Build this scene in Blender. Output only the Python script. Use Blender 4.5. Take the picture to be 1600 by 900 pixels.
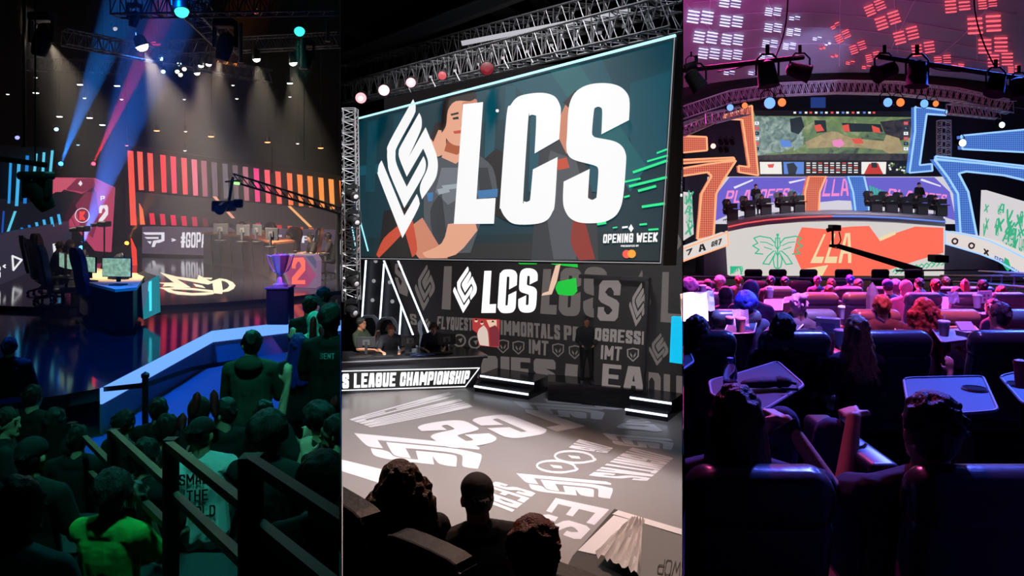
import bpy, math, random
import numpy as np
from mathutils import Vector, Matrix, noise
from mathutils.geometry import tessellate_polygon, convex_hull_2d
R = math.radians
random.seed(7)
sc = bpy.context.scene
for o in list(bpy.data.objects): bpy.data.objects.remove(o)
COL = sc.collection
# ---------------------------------------------------------------- camera
F = 1200.0; HY = 300.0; CZ = 4.5          # focal length in pixels, horizon row, eye height
cd = bpy.data.cameras.new('camera'); cam = bpy.data.objects.new('camera', cd); COL.objects.link(cam)
cd.sensor_width = 36; cd.lens = F/1600*36; cd.shift_y = -(450-HY)/1600; cd.clip_start = .05; cd.clip_end = 300
cam.location = (0, 0, CZ); cam.rotation_euler = (R(90), 0, 0); sc.camera = cam
# ---------------------------------------------------------------- world, exposure
w = bpy.data.worlds.new('world'); sc.world = w; w.use_nodes = True
w.node_tree.nodes['Background'].inputs[0].default_value = (.002, .002, .003, 1)
w.node_tree.nodes['Background'].inputs[1].default_value = 1
vs = sc.view_settings; vs.view_transform = 'Standard'; vs.look = 'None'; vs.exposure = 0.0; vs.gamma = 1; vs.use_curve_mapping = False
cy = sc.cycles; cy.use_denoising = True; cy.max_bounces = 5; cy.diffuse_bounces = 2; cy.glossy_bounces = 3
cy.transmission_bounces = 3; cy.volume_bounces = 0; cy.sample_clamp_indirect = 4; cy.sample_clamp_direct = 30
cy.caustics_reflective = False; cy.caustics_refractive = False; cy.use_light_tree = True
try: cy.denoiser = 'OPENIMAGEDENOISE'
except Exception: pass

def lin(c):
    c /= 255.0
    return c/12.92 if c <= .04045 else ((c+.055)/1.055)**2.4
def rgb(*c):
    if len(c) == 1: h = c[0]; c = (h >> 16 & 255, h >> 8 & 255, h & 255)
    return tuple(lin(v) for v in c)
def at(x, y, Y): return Vector(((x-800)/F*Y, Y, CZ+(HY-y)/F*Y))
def on_z(x, y, z):
    Y = (CZ-z)*F/(y-HY); return at(x, y, Y)
def lamp(name, loc, to, power, color, angle=40, blend=.5, size=.1):
    d = bpy.data.lights.new(name, 'SPOT'); d.energy = power; d.color = color; d.spot_size = R(angle); d.spot_blend = blend; d.shadow_soft_size = size
    o = bpy.data.objects.new(name, d); COL.objects.link(o); o.location = loc
    o.rotation_euler = (Vector(to)-Vector(loc)).to_track_quat('-Z', 'Y').to_euler(); return o
def area(name, loc, to, power, color, sx=2, sy=1, spread=180):
    d = bpy.data.lights.new(name, 'AREA'); d.energy = power; d.color = color; d.shape = 'RECTANGLE'; d.size = sx; d.size_y = sy; d.spread = R(spread)
    o = bpy.data.objects.new(name, d); COL.objects.link(o); o.location = loc
    o.rotation_euler = (Vector(to)-Vector(loc)).to_track_quat('-Z', 'Y').to_euler(); return o
# ---------------------------------------------------------------- large lights
lamp('key_middle_a', (-1.0, 10, 12), (-1, 16, 0), 12500, (1, .97, .95), 70, .9, .6)
lamp('key_middle_b', (2.0, 10, 12), (2.8, 15.5, 0), 4500, (.8, .85, 1), 40, .9, .6)
lamp('key_middle_c', (.3, 7, 11), (.3, 9.5, 0), 8000, (1, .68, .58), 65, 1, .6)
lamp('rim_middle', (.3, 9, 9), (0, 3, 2.8), 1600, (1, .6, .48), 50, .8, .3)
lamp('ledge_fill', (.4, 3.0, 7), (.75, 4.2, 2.5), 260, (1, .85, .8), 26, .8, .2)  # added lamp, lifts the dark ledge and sign from in front
lamp('crowd_left_green', (-5.5, 1.5, 12), (-2.4, 5.5, 2), 9000, (.07, 1, .76), 60, .8, .4)
lamp('crowd_left_green_b', (-1.2, 3.0, 11), (-1.9, 7, 2), 1100, (.08, 1, .75), 50, .8, .3)
lamp('crowd_left_rim', (-3, 13, 10), (-2.4, 7, 2), 1200, (.05, .9, .8), 50, .8, .3)
lamp('stage_left_blue', (-6, 11.5, 9), (-5.0, 12.0, 1.5), 8500, (0, .12, 1), 62, 1, .3)
lamp('desk_left_white', (-11.5, 18, 9), (-9.6, 18.8, 2.8), 5000, (1, .85, .7), 22, .6, .2)
lamp('desk_left_blue', (-13, 14, 8), (-10.5, 18, 2.5), 2500, (.05, .2, 1), 40, .6, .2)
lamp('team_right_warm', (-7, 18, 8), (-8, 24, 2.8), 800, (1, .7, .55), 50, .8, .3)
lamp('dome_pink', (5.5, 20, 4.5), (8, 30, 12), 2200, (1, .1, .6), 110, 1, .8)
lamp('dome_blue', (17, 20, 4.5), (16, 30, 12), 7000, (.1, .12, 1), 110, 1, .8)
lamp('dome_patch', (12, 24, 7), (12.2, 33, 10.5), 1500, (.5, .5, 1), 26, .3, .3)
lamp('rows_pink', (5.0, 19, 10.5), (5, 14.5, 2), 110000, (1, .05, .42), 62, .8, .5)
lamp('rows_blue', (14, 18, 10.5), (7.5, 13, 2), 130000, (.05, .13, 1), 60, .8, .5)
lamp('near_fill_blue', (4.5, 8.5, 8), (1.7, 3.2, 3.2), 3600, (.08, .12, 1), 46, .8, .2)  # added blue fill for the nearest seats and trays
lamp('near_fill_pink', (1.8, 7, 7), (1.1, 3.3, 3.2), 420, (1, .1, .4), 40, .8, .2)  # added pink fill for the nearest seats
for i, (x, y, Y, c) in enumerate(((1367, 487, 8.6, (1, .08, .06)), (1490, 488, 8.6, (1, .1, .06)), (1343, 462, 11.5, (1, .12, .05)), (1280, 460, 11.5, (1, .1, .1)), (1150, 484, 8.6, (.15, .25, 1)), (1587, 484, 8.6, (.08, .2, 1)), (1267, 490, 8.4, (.5, .3, 1)), (1160, 515, 7.5, (1, .1, .3)), (1215, 450, 15, (1, .2, .5)), (1100, 440, 17, (1, .25, .7)), (1500, 445, 16, (.5, .3, 1)), (1085, 480, 8, (.9, .6, 1)))):
    q = at(x, y, Y); lamp('row_spot', (q.x+.3, Y-1.2, min(10.6, 8+Y*.2)), q, 12000, c, 9 if Y < 12 else 14, .8, .15)
lamp('stage_right_white', (14, 30, 8), (14.5, 35, 3.5), 1500, (.9, .85, 1), 90, .8, .3)
lamp('desk_fill', (-2.0, 12, 8), (-2.6, 17.5, 1.2), 1600, (1, .9, .85), 22, .7, .3)  # added lamp to brighten the players at their desk
lamp('rows_mid', (3.4, 6.5, 9.2), (4.0, 9.5, 2.2), 2800, (.4, .12, 1), 70, .8, .4)
lamp('rows_mid_red', (8, 9, 9.5), (5.5, 10, 2.2), 3500, (1, .05, .12), 50, .8, .4)
lamp('ceiling_fill', (0, 8, 5.5), (-.5, 18, 13), 350, (.85, .9, 1), 90, 1, .3)  # added low lamp aimed up, so the roof beams show
lamp('rails_fill', (-3.2, 3.2, 9), (-1.7, 4.8, 2.6), 2600, (1, .5, .36), 36, .8, .2)  # added warm lamp that brightens the rails alone
# ---------------------------------------------------------------- materials
MATS = {}
def pbr(name, col, rough=.7, metal=0, noise_amt=0, nscale=20, bump=0, bscale=60, spec=.5, coat=0, aniso=None):
    if name in MATS: return MATS[name]
    m = bpy.data.materials.new(name); m.use_nodes = True; n = m.node_tree; b = n.nodes['Principled BSDF']
    b.inputs['Base Color'].default_value = (*col, 1); b.inputs['Roughness'].default_value = rough; b.inputs['Metallic'].default_value = metal
    b.inputs['Specular IOR Level'].default_value = spec
    if coat: b.inputs['Coat Weight'].default_value = coat; b.inputs['Coat Roughness'].default_value = .15
    tc = n.nodes.new('ShaderNodeTexCoord'); src = tc.outputs['Object']
    if aniso:
        mp = n.nodes.new('ShaderNodeMapping'); mp.inputs['Scale'].default_value = aniso; n.links.new(src, mp.inputs[0]); src = mp.outputs[0]
    if noise_amt:
        t = n.nodes.new('ShaderNodeTexNoise'); t.inputs['Scale'].default_value = nscale; t.inputs['Detail'].default_value = 4
        n.links.new(src, t.inputs[0])
        r = n.nodes.new('ShaderNodeMix'); r.data_type = 'RGBA'
        r.inputs[6].default_value = (*[c*(1-noise_amt) for c in col], 1); r.inputs[7].default_value = (*[min(1, c*(1+noise_amt)) for c in col], 1)
        n.links.new(t.outputs[0], r.inputs[0]); n.links.new(r.outputs[2], b.inputs['Base Color'])
    if bump:
        t = n.nodes.new('ShaderNodeTexNoise'); t.inputs['Scale'].default_value = bscale; t.inputs['Detail'].default_value = 3
        n.links.new(src, t.inputs[0])
        bp = n.nodes.new('ShaderNodeBump'); bp.inputs['Strength'].default_value = bump; bp.inputs['Distance'].default_value = .02
        n.links.new(t.outputs[0], bp.inputs['Height']); n.links.new(bp.outputs[0], b.inputs['Normal'])
    MATS[name] = m; return m
def emi(name, col, strength=1.0, var=0, vscale=3, base=.02):
    """something that gives off light by itself: an LED panel, tube or lens; also light painted on mesh and dome"""
    if name in MATS: return MATS[name]
    m = bpy.data.materials.new(name); m.use_nodes = True; n = m.node_tree; b = n.nodes['Principled BSDF']
    b.inputs['Base Color'].default_value = (base, base, base, 1); b.inputs['Roughness'].default_value = .5; b.inputs['Specular IOR Level'].default_value = .08
    b.inputs['Emission Color'].default_value = (*col, 1); b.inputs['Emission Strength'].default_value = strength
    if var:
        tc = n.nodes.new('ShaderNodeTexCoord'); t = n.nodes.new('ShaderNodeTexNoise'); t.inputs['Scale'].default_value = vscale; t.inputs['Detail'].default_value = 2
        n.links.new(tc.outputs['Object'], t.inputs[0])
        r = n.nodes.new('ShaderNodeMix'); r.data_type = 'RGBA'
        r.inputs[6].default_value = (*[c*(1-var) for c in col], 1); r.inputs[7].default_value = (*[c*(1+var) for c in col], 1)
        n.links.new(t.outputs[0], r.inputs[0]); n.links.new(r.outputs[2], b.inputs['Emission Color'])
    MATS[name] = m; return m
def scr(h, s=1.0): return emi('screen_%06x_%s' % (h, s), rgb(h), s)   # a colour shown by an LED screen
def perforated(name, col, strength, scale):
    """metal mesh panel, the coloured light on it painted as glow; round holes darker"""
    if name in MATS: return MATS[name]
    m = emi(name, col, strength); n = m.node_tree; b = n.nodes['Principled BSDF']
    tc = n.nodes.new('ShaderNodeTexCoord'); t = n.nodes.new('ShaderNodeTexVoronoi'); t.inputs['Scale'].default_value = scale; t.inputs['Randomness'].default_value = 0
    n.links.new(tc.outputs['Object'], t.inputs[0])
    r = n.nodes.new('ShaderNodeValToRGB'); r.color_ramp.elements[0].position = .3; r.color_ramp.elements[0].color = (*[c*.45 for c in col], 1)
    r.color_ramp.elements[1].position = .45; r.color_ramp.elements[1].color = (*col, 1)
    n.links.new(t.outputs['Distance'], r.inputs[0]); n.links.new(r.outputs[0], b.inputs['Emission Color']); return m
BLACK = pbr('black_paint', (.012, .012, .014), .6)
BLACKM = pbr('black_metal', (.02, .02, .022), .4, .6)
DARKW = pbr('dark_matte_wall', (.006, .006, .007), .95, spec=.1)
GREYM = pbr('grey_metal', (.3, .3, .32), .35, .9)
ALU = pbr('aluminium', (.55, .56, .6), .35, .85)
# ---------------------------------------------------------------- mesh building
class MB:
    def __init__(s): s.v = []; s.f = []; s.m = []; s.cur = 0
    def mat(s, i): s.cur = i; return s
    def add(s, vs, fs, m=None):
        b = len(s.v); s.v.extend(Vector(v) for v in vs)
        for f in fs: s.f.append(tuple(b+i for i in f)); s.m.append(s.cur if m is None else m)
        return s
    def box(s, c, size, rz=0, rot=None, taper=1):
        x, y, z = [d/2 for d in size]; M = rot.to_3x3() if rot is not None else Matrix.Rotation(rz, 3, 'Z'); c = Vector(c); t = taper
        vs = [M@Vector(p)+c for p in ((-x, -y, -z), (x, -y, -z), (x, y, -z), (-x, y, -z), (-x*t, -y*t, z), (x*t, -y*t, z), (x*t, y*t, z), (-x*t, y*t, z))]
        return s.add(vs, [(0, 3, 2, 1), (4, 5, 6, 7), (0, 1, 5, 4), (1, 2, 6, 5), (2, 3, 7, 6), (3, 0, 4, 7)])
    def rbox(s, c, size, r=.02, rz=0, n=3, rot=None):
        """box with rounded vertical section: a superellipse prism with softened top and bottom"""
        x, y, z = [d/2 for d in size]; M = rot.to_3x3() if rot is not None else Matrix.Rotation(rz, 3, 'Z'); c = Vector(c); r = min(r, x*.99, y*.99, z*.99)
        def ring(zz, ins):
            out = []
            for cx, cyy, a0 in ((x-r, y-r, 0), (-x+r, y-r, 90), (-x+r, -y+r, 180), (x-r, -y+r, 270)):
                for k in range(n+1):
                    a = R(a0+90*k/n); out.append(M@Vector((cx+(r-ins)*math.cos(a), cyy+(r-ins)*math.sin(a), zz))+c)
            return out
        rings = []
        for k in range(n+1):
            a = R(90*k/n); rings.append(ring(-z+r*(1-math.cos(a)), r*(1-math.sin(a))))
        for k in range(n+1):
            a = R(90*k/n); rings.append(ring(z-r+r*math.sin(a), r-r*math.cos(a)))
        N = len(rings[0]); vs = [p for q in rings for p in q]; fs = [tuple(reversed(range(N)))]
        for i in range(len(rings)-1):
            for j in range(N): fs.append((i*N+j, i*N+(j+1) % N, (i+1)*N+(j+1) % N, (i+1)*N+j))
        fs.append(tuple((len(rings)-1)*N+j for j in range(N)))
        return s.add(vs, fs)
    def frame(s, d):
        d = Vector(d).normalized(); u = d.orthogonal().normalized() if abs(d.z) > .95 else d.cross(Vector((0, 0, 1))).normalized()
        return d, u, d.cross(u).normalized()
    def cyl(s, p0, p1, r0, r1=None, n=10, cap=True):
        r1 = r0 if r1 is None else r1; p0 = Vector(p0); p1 = Vector(p1); d, u, v = s.frame(p1-p0); vs = []
        for p, r in ((p0, r0), (p1, r1)):
            for k in range(n): a = 2*math.pi*k/n; vs.append(p+u*r*math.cos(a)+v*r*math.sin(a))
        fs = [(k, (k+1) % n, n+(k+1) % n, n+k) for k in range(n)]
        if cap: fs += [tuple(reversed(range(n))), tuple(range(n, 2*n))]
        return s.add(vs, fs)
    def tube(s, pts, r, n=8):
        pts = [Vector(p) for p in pts]; vs = []; N = len(pts); u = None
        for i, p in enumerate(pts):
            d = (pts[min(i+1, N-1)]-pts[max(i-1, 0)]).normalized()
            if u is None: _, u, _v = s.frame(d)
            u = (u-d*u.dot(d)).normalized(); v = d.cross(u); rr = r[i] if isinstance(r, (list, tuple)) else r
            for k in range(n): a = 2*math.pi*k/n; vs.append(p+u*rr*math.cos(a)+v*rr*math.sin(a))
        fs = [(i*n+k, i*n+(k+1) % n, (i+1)*n+(k+1) % n, (i+1)*n+k) for i in range(N-1) for k in range(n)]
        fs += [tuple(reversed(range(n))), tuple((N-1)*n+k for k in range(n))]
        return s.add(vs, fs)
    def ball(s, c, r, nu=12, nv=8, M=None):
        c = Vector(c); r = Vector((r, r, r)) if isinstance(r, (int, float)) else Vector(r); vs = []; fs = []
        for j in range(1, nv):
            t = math.pi*j/nv
            for i in range(nu):
                a = 2*math.pi*i/nu; p = Vector((r.x*math.sin(t)*math.cos(a), r.y*math.sin(t)*math.sin(a), r.z*math.cos(t)))
                vs.append((M@p if M else p)+c)
        top = len(vs); p = Vector((0, 0, r.z)); vs.append((M@p if M else p)+c); p = Vector((0, 0, -r.z)); vs.append((M@p if M else p)+c)
        for j in range(nv-2):
            for i in range(nu): fs.append((j*nu+i, (j+1)*nu+i, (j+1)*nu+(i+1) % nu, j*nu+(i+1) % nu))
        for i in range(nu): fs.append((top, i, (i+1) % nu)); fs.append((top+1, (nv-2)*nu+(i+1) % nu, (nv-2)*nu+i))
        return s.add(vs, fs)
    def lathe(s, c, prof, n=20, axis=(0, 0, 1)):
        c = Vector(c); d, u, v = s.frame(axis); vs = []
        for r, z in prof:
            for k in range(n): a = 2*math.pi*k/n; vs.append(c+d*z+(u*math.cos(a)+v*math.sin(a))*max(r, 1e-4))
        N = len(prof); fs = [(i*n+k, i*n+(k+1) % n, (i+1)*n+(k+1) % n, (i+1)*n+k) for i in range(N-1) for k in range(n)]
        fs += [tuple(reversed(range(n))), tuple((N-1)*n+k for k in range(n))]
        return s.add(vs, fs)
    def poly(s, pts, m=None):
        pts = [Vector(p) for p in pts]; return s.add(pts, [tuple(t) for t in tessellate_polygon([pts])], m)
    def slab(s, pts, depth, m=None, mside=None):
        """a flat outline given real thickness along vector depth"""
        pts = [Vector(p) for p in pts]; d = Vector(depth); n = len(pts); tri = [tuple(t) for t in tessellate_polygon([pts])]
        s.add(pts, tri, m); s.add([p+d for p in pts], [tuple(reversed(t)) for t in tri], mside if mside is not None else m)
        s.add(pts+[p+d for p in pts], [(i, (i+1) % n, n+(i+1) % n, n+i) for i in range(n)], mside if mside is not None else m); return s
def clip(mb, side):
    """trim a mesh where a partition wall stands; side: -1 keeps the part right of the left partition, etc."""
    import bmesh
    me = bpy.data.meshes.new('t'); me.from_pydata([tuple(v) for v in mb.v], [], mb.f)
    for p, i in zip(me.polygons, mb.m): p.material_index = i
    bm = bmesh.new(); bm.from_mesh(me)
    for sgn, keep in side:   # (which partition, which side stays)
        no = Vector((1, -sgn*.22222, 0)).normalized()*keep
        g = bm.verts[:]+bm.edges[:]+bm.faces[:]
        r = bmesh.ops.bisect_plane(bm, geom=g, plane_co=Vector((0, 0, 0))+no*.006, plane_no=no, clear_inner=True)
        ed = [e for e in r['geom_cut'] if isinstance(e, bmesh.types.BMEdge)]
        if ed:
            try: bmesh.ops.holes_fill(bm, edges=ed, sides=0)
            except Exception: pass
    bm.to_mesh(me); bm.free()
    mb.v = [v.co.copy() for v in me.vertices]; mb.f = [tuple(p.vertices) for p in me.polygons]; mb.m = [p.material_index for p in me.polygons]
    bpy.data.meshes.remove(me); return mb
def clip_thing(T, side):
    """trim every part of a thing at the partition it stands against"""
    import bmesh
    for o in [T]+list(T.children)+[g for c in T.children for g in c.children]:
        if o.type != 'MESH': continue
        M = WM[o.name]; me = o.data.copy(); sl = [(x.link, x.material) for x in o.material_slots]; bm = bmesh.new(); bm.from_mesh(me); Mi = M.inverted()
        for sgn, keep in side:
            no = (M.transposed().to_3x3()@Vector((1, -sgn*.22222, 0))).normalized()*keep; co = Mi@(Vector((1, -sgn*.22222, 0)).normalized()*keep*.008)
            r = bmesh.ops.bisect_plane(bm, geom=bm.verts[:]+bm.edges[:]+bm.faces[:], plane_co=co, plane_no=no, clear_inner=True)
            ed = [e for e in r['geom_cut'] if isinstance(e, bmesh.types.BMEdge)]
            if ed:
                try: bmesh.ops.holes_fill(bm, edges=ed, sides=0)
                except Exception: pass
        bm.to_mesh(me); nf = len(bm.faces); bm.free(); o.data = me
        if nf == 0: bpy.data.objects.remove(o); continue
        for i, (l, m) in enumerate(sl):
            if l == 'OBJECT': o.material_slots[i].link = 'OBJECT'; o.material_slots[i].material = m
    return T
ROOM1 = [(-1, -1)]; ROOM2 = [(-1, 1), (1, -1)]; ROOM3 = [(1, 1)]
def mk(name, mb, mats, parent=None, world=True, loc=None, smooth=False, label=None, category=None, group=None, kind=None, fix=True):
    """one mesh object; a part of parent when that is given"""
    mats = mats if isinstance(mats, (list, tuple)) else [mats]
    me = bpy.data.meshes.new(name); o = bpy.data.objects.new(name, me); COL.objects.link(o)
    vs = mb.v
    if parent is not None:
        o.parent = parent
        if world: Mi = WM[parent.name].inverted(); vs = [Mi@v for v in vs]
        WM[o.name] = WM[parent.name].copy()
    elif loc is not None:
        loc = Vector(loc); vs = [v-loc for v in vs] if world else vs; o.location = loc; WM[o.name] = Matrix.Translation(loc)
    elif kind != 'structure' and world and vs:
        a = np.array([tuple(v) for v in vs]); loc = Vector(((a[:, 0].min()+a[:, 0].max())/2, (a[:, 1].min()+a[:, 1].max())/2, a[:, 2].min()))
        vs = [v-loc for v in vs]; o.location = loc; WM[o.name] = Matrix.Translation(loc)
    else: WM[o.name] = Matrix.Identity(4)
    me.from_pydata([tuple(v) for v in vs], [], mb.f); me.materials.clear()
    for m in mats: me.materials.append(m)
    me.polygons.foreach_set('material_index', [min(i, len(mats)-1) for i in mb.m])
    if smooth:
        me.polygons.foreach_set('use_smooth', [True]*len(me.polygons))
        try: me.set_sharp_from_angle(angle=R(40))
        except Exception: pass
    me.update()
    if label: o['label'] = label
    if category: o['category'] = category
    if group: o['group'] = group
    if kind: o['kind'] = kind
    return o
WM = {}
def thing(name, label, cat, loc=(0, 0, 0), rz=0, group=None):
    o = bpy.data.objects.new(name, None); COL.objects.link(o); o.location = loc; o.rotation_euler = (0, 0, rz); o.empty_display_size = .2
    WM[o.name] = Matrix.Translation(Vector(loc))@Matrix.Rotation(rz, 4, 'Z'); o['label'] = label; o['category'] = cat
    if group: o['group'] = group
    return o
def struct(name, mb, mats, **k): return mk(name, mb, mats, kind='structure', **k)
def dup(root, loc, rz, label, group=None, scale=None):
    r = root.copy(); COL.objects.link(r); r.location = loc; r.rotation_euler = (0, 0, rz); r['label'] = label
    if scale: r.scale = (scale,)*3
    if group: r['group'] = group
    WM[r.name] = Matrix.Translation(Vector(loc))@Matrix.Rotation(rz, 4, 'Z')
    for ch in list(root.children):
        c = ch.copy(); COL.objects.link(c); c.parent = r
        for g in list(ch.children): d = g.copy(); COL.objects.link(d); d.parent = c
    return r
# ---------------------------------------------------------------- planes that carry lettering and artwork
class Plane:
    def __init__(s, p, n): s.p = Vector(p); s.n = Vector(n).normalized(); s.n = s.n if s.n.dot(Vector((0, 0, CZ))-s.p) > 0 else -s.n
    def hit(s, x, y, off=0):
        d = Vector(((x-800)/F, 1, (HY-y)/F)); c = Vector((0, 0, CZ)); p = s.p+s.n*off; return c+d*((p-c).dot(s.n)/d.dot(s.n))
    def pts(s, px, off=0): return [s.hit(x, y, off) for x, y in px]
def vplane(a, b): a = Vector(a); b = Vector(b); return Plane(a, (b-a).cross(Vector((0, 0, 1))))
def hom(src, dst):
    A = []; B = []
    for (x, y), (u, v) in zip(src, dst): A += [[x, y, 1, 0, 0, 0, -u*x, -u*y], [0, 0, 0, x, y, 1, -v*x, -v*y]]; B += [u, v]
    h = np.linalg.solve(np.array(A, float), np.array(B, float)); H = np.append(h, 1).reshape(3, 3)
    def f(x, y): q = H@np.array([x, y, 1.0]); return q[0]/q[2], q[1]/q[2]
    return f
def quadmap(q): return hom([(0, 1), (1, 1), (1, 0), (0, 0)], q)      # q: TL, TR, BR, BL; y up
def spl(pts, n=4, closed=True, corner=50):
    """smooth outline: Catmull-Rom except at sharp corners"""
    P = [Vector((p[0], p[1])) for p in pts]; N = len(P); out = []
    def sharp(i):
        a = P[i]-P[i-1]; b = P[(i+1) % N]-P[i]
        return a.length < 1e-6 or b.length < 1e-6 or a.angle(b) > R(corner)
    S = [sharp(i) for i in range(N)]
    for i in range(N):
        p1, p2 = P[i], P[(i+1) % N]; p0 = P[i-1] if not S[i] else p1+(p1-p2)*.3; p3 = P[(i+2) % N] if not S[(i+1) % N] else p2+(p2-p1)*.3
        for k in range(n):
            t = k/n; q = .5*((2*p1)+(p2-p0)*t+(2*p0-5*p1+4*p2-p3)*t*t+(3*p1-p0-3*p2+p3)*t**3); out.append((q.x, q.y))
    return out
GL = {'A': [[(0, 0), (.3, 1), (.7, 1), (1, 0)], [(.15, .28), (.85, .28)]], 'B': [[(0, 0), (0, 1), (.8, 1), (1, .85), (1, .62), (.85, .5), (0, .5)], [(.85, .5), (1, .38), (1, .12), (.8, 0), (0, 0)]],
 'C': [[(1, .65), (1, .85), (.8, 1), (.2, 1), (0, .85), (0, .15), (.2, 0), (.8, 0), (1, .15), (1, .35)]], 'D': [[(0, 0), (0, 1), (.75, 1), (1, .8), (1, .2), (.75, 0), (0, 0)]],
 'E': [[(1, 1), (0, 1), (0, 0), (1, 0)], [(0, .5), (.8, .5)]], 'F': [[(1, 1), (0, 1), (0, 0)], [(0, .5), (.8, .5)]],
 'G': [[(1, .7), (1, .85), (.8, 1), (.2, 1), (0, .85), (0, .15), (.2, 0), (.8, 0), (1, .15), (1, .45), (.6, .45)]], 'H': [[(0, 0), (0, 1)], [(1, 0), (1, 1)], [(0, .5), (1, .5)]],
 'I': [[(.5, 0), (.5, 1)]], 'J': [[(1, 1), (1, .15), (.8, 0), (.2, 0), (0, .15), (0, .35)]], 'K': [[(0, 0), (0, 1)], [(1, 1), (.15, .5), (1, 0)]], 'L': [[(0, 1), (0, 0), (1, 0)]],
 'M': [[(0, 0), (0, 1), (.5, .3), (1, 1), (1, 0)]], 'N': [[(0, 0), (0, 1), (1, 0), (1, 1)]], 'O': [[(.2, 0), (0, .15), (0, .85), (.2, 1), (.8, 1), (1, .85), (1, .15), (.8, 0), (.2, 0)]],
 'P': [[(0, 0), (0, 1), (.8, 1), (1, .85), (1, .55), (.8, .42), (0, .42)]], 'Q': [[(.2, 0), (0, .15), (0, .85), (.2, 1), (.8, 1), (1, .85), (1, .15), (.8, 0), (.2, 0)], [(.6, .25), (1, -.08)]],
 'R': [[(0, 0), (0, 1), (.8, 1), (1, .85), (1, .6), (.8, .48), (0, .48)], [(.75, .48), (1, .3), (1, 0)]], 'S': [[(1, .78), (1, .88), (.8, 1), (.2, 1), (0, .88), (0, .66), (.2, .56), (.8, .44), (1, .34), (1, .12), (.8, 0), (.2, 0), (0, .12), (0, .22)]],
 'T': [[(0, 1), (1, 1)], [(.5, 1), (.5, 0)]], 'U': [[(0, 1), (0, .15), (.2, 0), (.8, 0), (1, .15), (1, 1)]], 'V': [[(0, 1), (.5, 0), (1, 1)]], 'W': [[(0, 1), (.2, 0), (.5, .7), (.8, 0), (1, 1)]],
 'X': [[(0, 0), (1, 1)], [(0, 1), (1, 0)]], 'Y': [[(0, 1), (.5, .45), (1, 1)], [(.5, .45), (.5, 0)]], 'Z': [[(0, 1), (1, 1), (0, 0), (1, 0)]],
 '0': [[(.2, 0), (0, .15), (0, .85), (.2, 1), (.8, 1), (1, .85), (1, .15), (.8, 0), (.2, 0)]], '1': [[(.1, .8), (.6, 1), (.6, 0)]], '2': [[(0, .7), (0, .85), (.2, 1), (.8, 1), (1, .85), (1, .6), (0, .12), (0, 0), (1, 0)]],
 '7': [[(0, 1), (1, 1), (.35, 0)]], '#': [[(.25, 0), (.35, 1)], [(.7, 0), (.8, 1)], [(0, .35), (1, .35)], [(0, .68), (1, .68)]], '>': [[(.1, .75), (.8, .5), (.1, .25)]], '<': [[(.8, .75), (.1, .5), (.8, .25)]], '.': [[(.5, 0), (.5, .02)]], '-': [[(.2, .5), (.8, .5)]]}
NARROW = {'I': .42, '1': .7, '.': .4, ' ': .45, '>': .8, '<': .8, 'M': 1.3, 'W': 1.35}
def text_polys(s, tx=.34, ty=.17, gap=.16, slant=0):
    """heavy condensed capitals as convex pieces in a unit box (x right, y up)"""
    out = []; x = 0
    for ch in s:
        wd = NARROW.get(ch, 1.0)
        for st in GL.get(ch, []):
            W = wd-tx if wd > tx else .001
            q = [(x+tx/2+(px*W if ch != 'I' else W/2), ty/2+py*(1-ty)) for px, py in st]
            for a, b in zip(q, q[1:]):
                pts = [Vector((c[0]+i*tx/2, c[1]+j*ty/2)) for c in (a, b) for i in (-1, 1) for j in (-1, 1)]
                out.append([(pts[k].x+slant*pts[k].y, pts[k].y) for k in convex_hull_2d(pts)])
        x += wd+gap
    x -= gap; return [[(a/x, b) for a, b in p] for p in out]
def put_text(mb, pl, s, quad, off, m=0, **k):
    f = quadmap(quad)
    for i, p in enumerate(text_polys(s, **k)):
        P = [pl.hit(*f(a, b), off+(i % 9)*.0006) for a, b in p]; mb.add(P, [tuple(range(len(P)))], m)
def put_shape(mb, pl, polys, quad, off, m=0, smooth=True):
    f = quadmap(quad)
    for i, p in enumerate(polys): mb.poly([pl.hit(*f(a, b), off+i*.0007) for a, b in (spl(p) if smooth else p)], m)
def norm(polys):
    xs = [p[0] for q in polys for p in q]; ys = [p[1] for q in polys for p in q]; x0, x1, y0, y1 = min(xs), max(xs), min(ys), max(ys)
    return [[((x-x0)/(x1-x0), 1-(y-y0)/(y1-y0)) for x, y in q] for q in polys]
LOGO_PX = [[(580+x/4, 150+y/4) for x, y in q] for q in (
 [(65,402),(48,432),(42,475),(52,520),(195,888),(292,705),(300,655),(285,612),(207,748)],
 [(262,20),(115,285),(100,350),(103,420),(118,490),(207,700),(318,510),(340,450),(340,410),(327,375),(222,567),(160,430),(152,360),(165,310),(265,125),(277,80),(275,50)],
 [(300,105),(188,305),(172,350),(178,395),(222,505),(325,328),(350,390),(355,430),(345,470),(312,540),(304,590),(318,645),(395,530),(415,460),(413,390),(395,330),(340,195),(235,380),(305,225),(316,175),(313,135)])]
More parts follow.
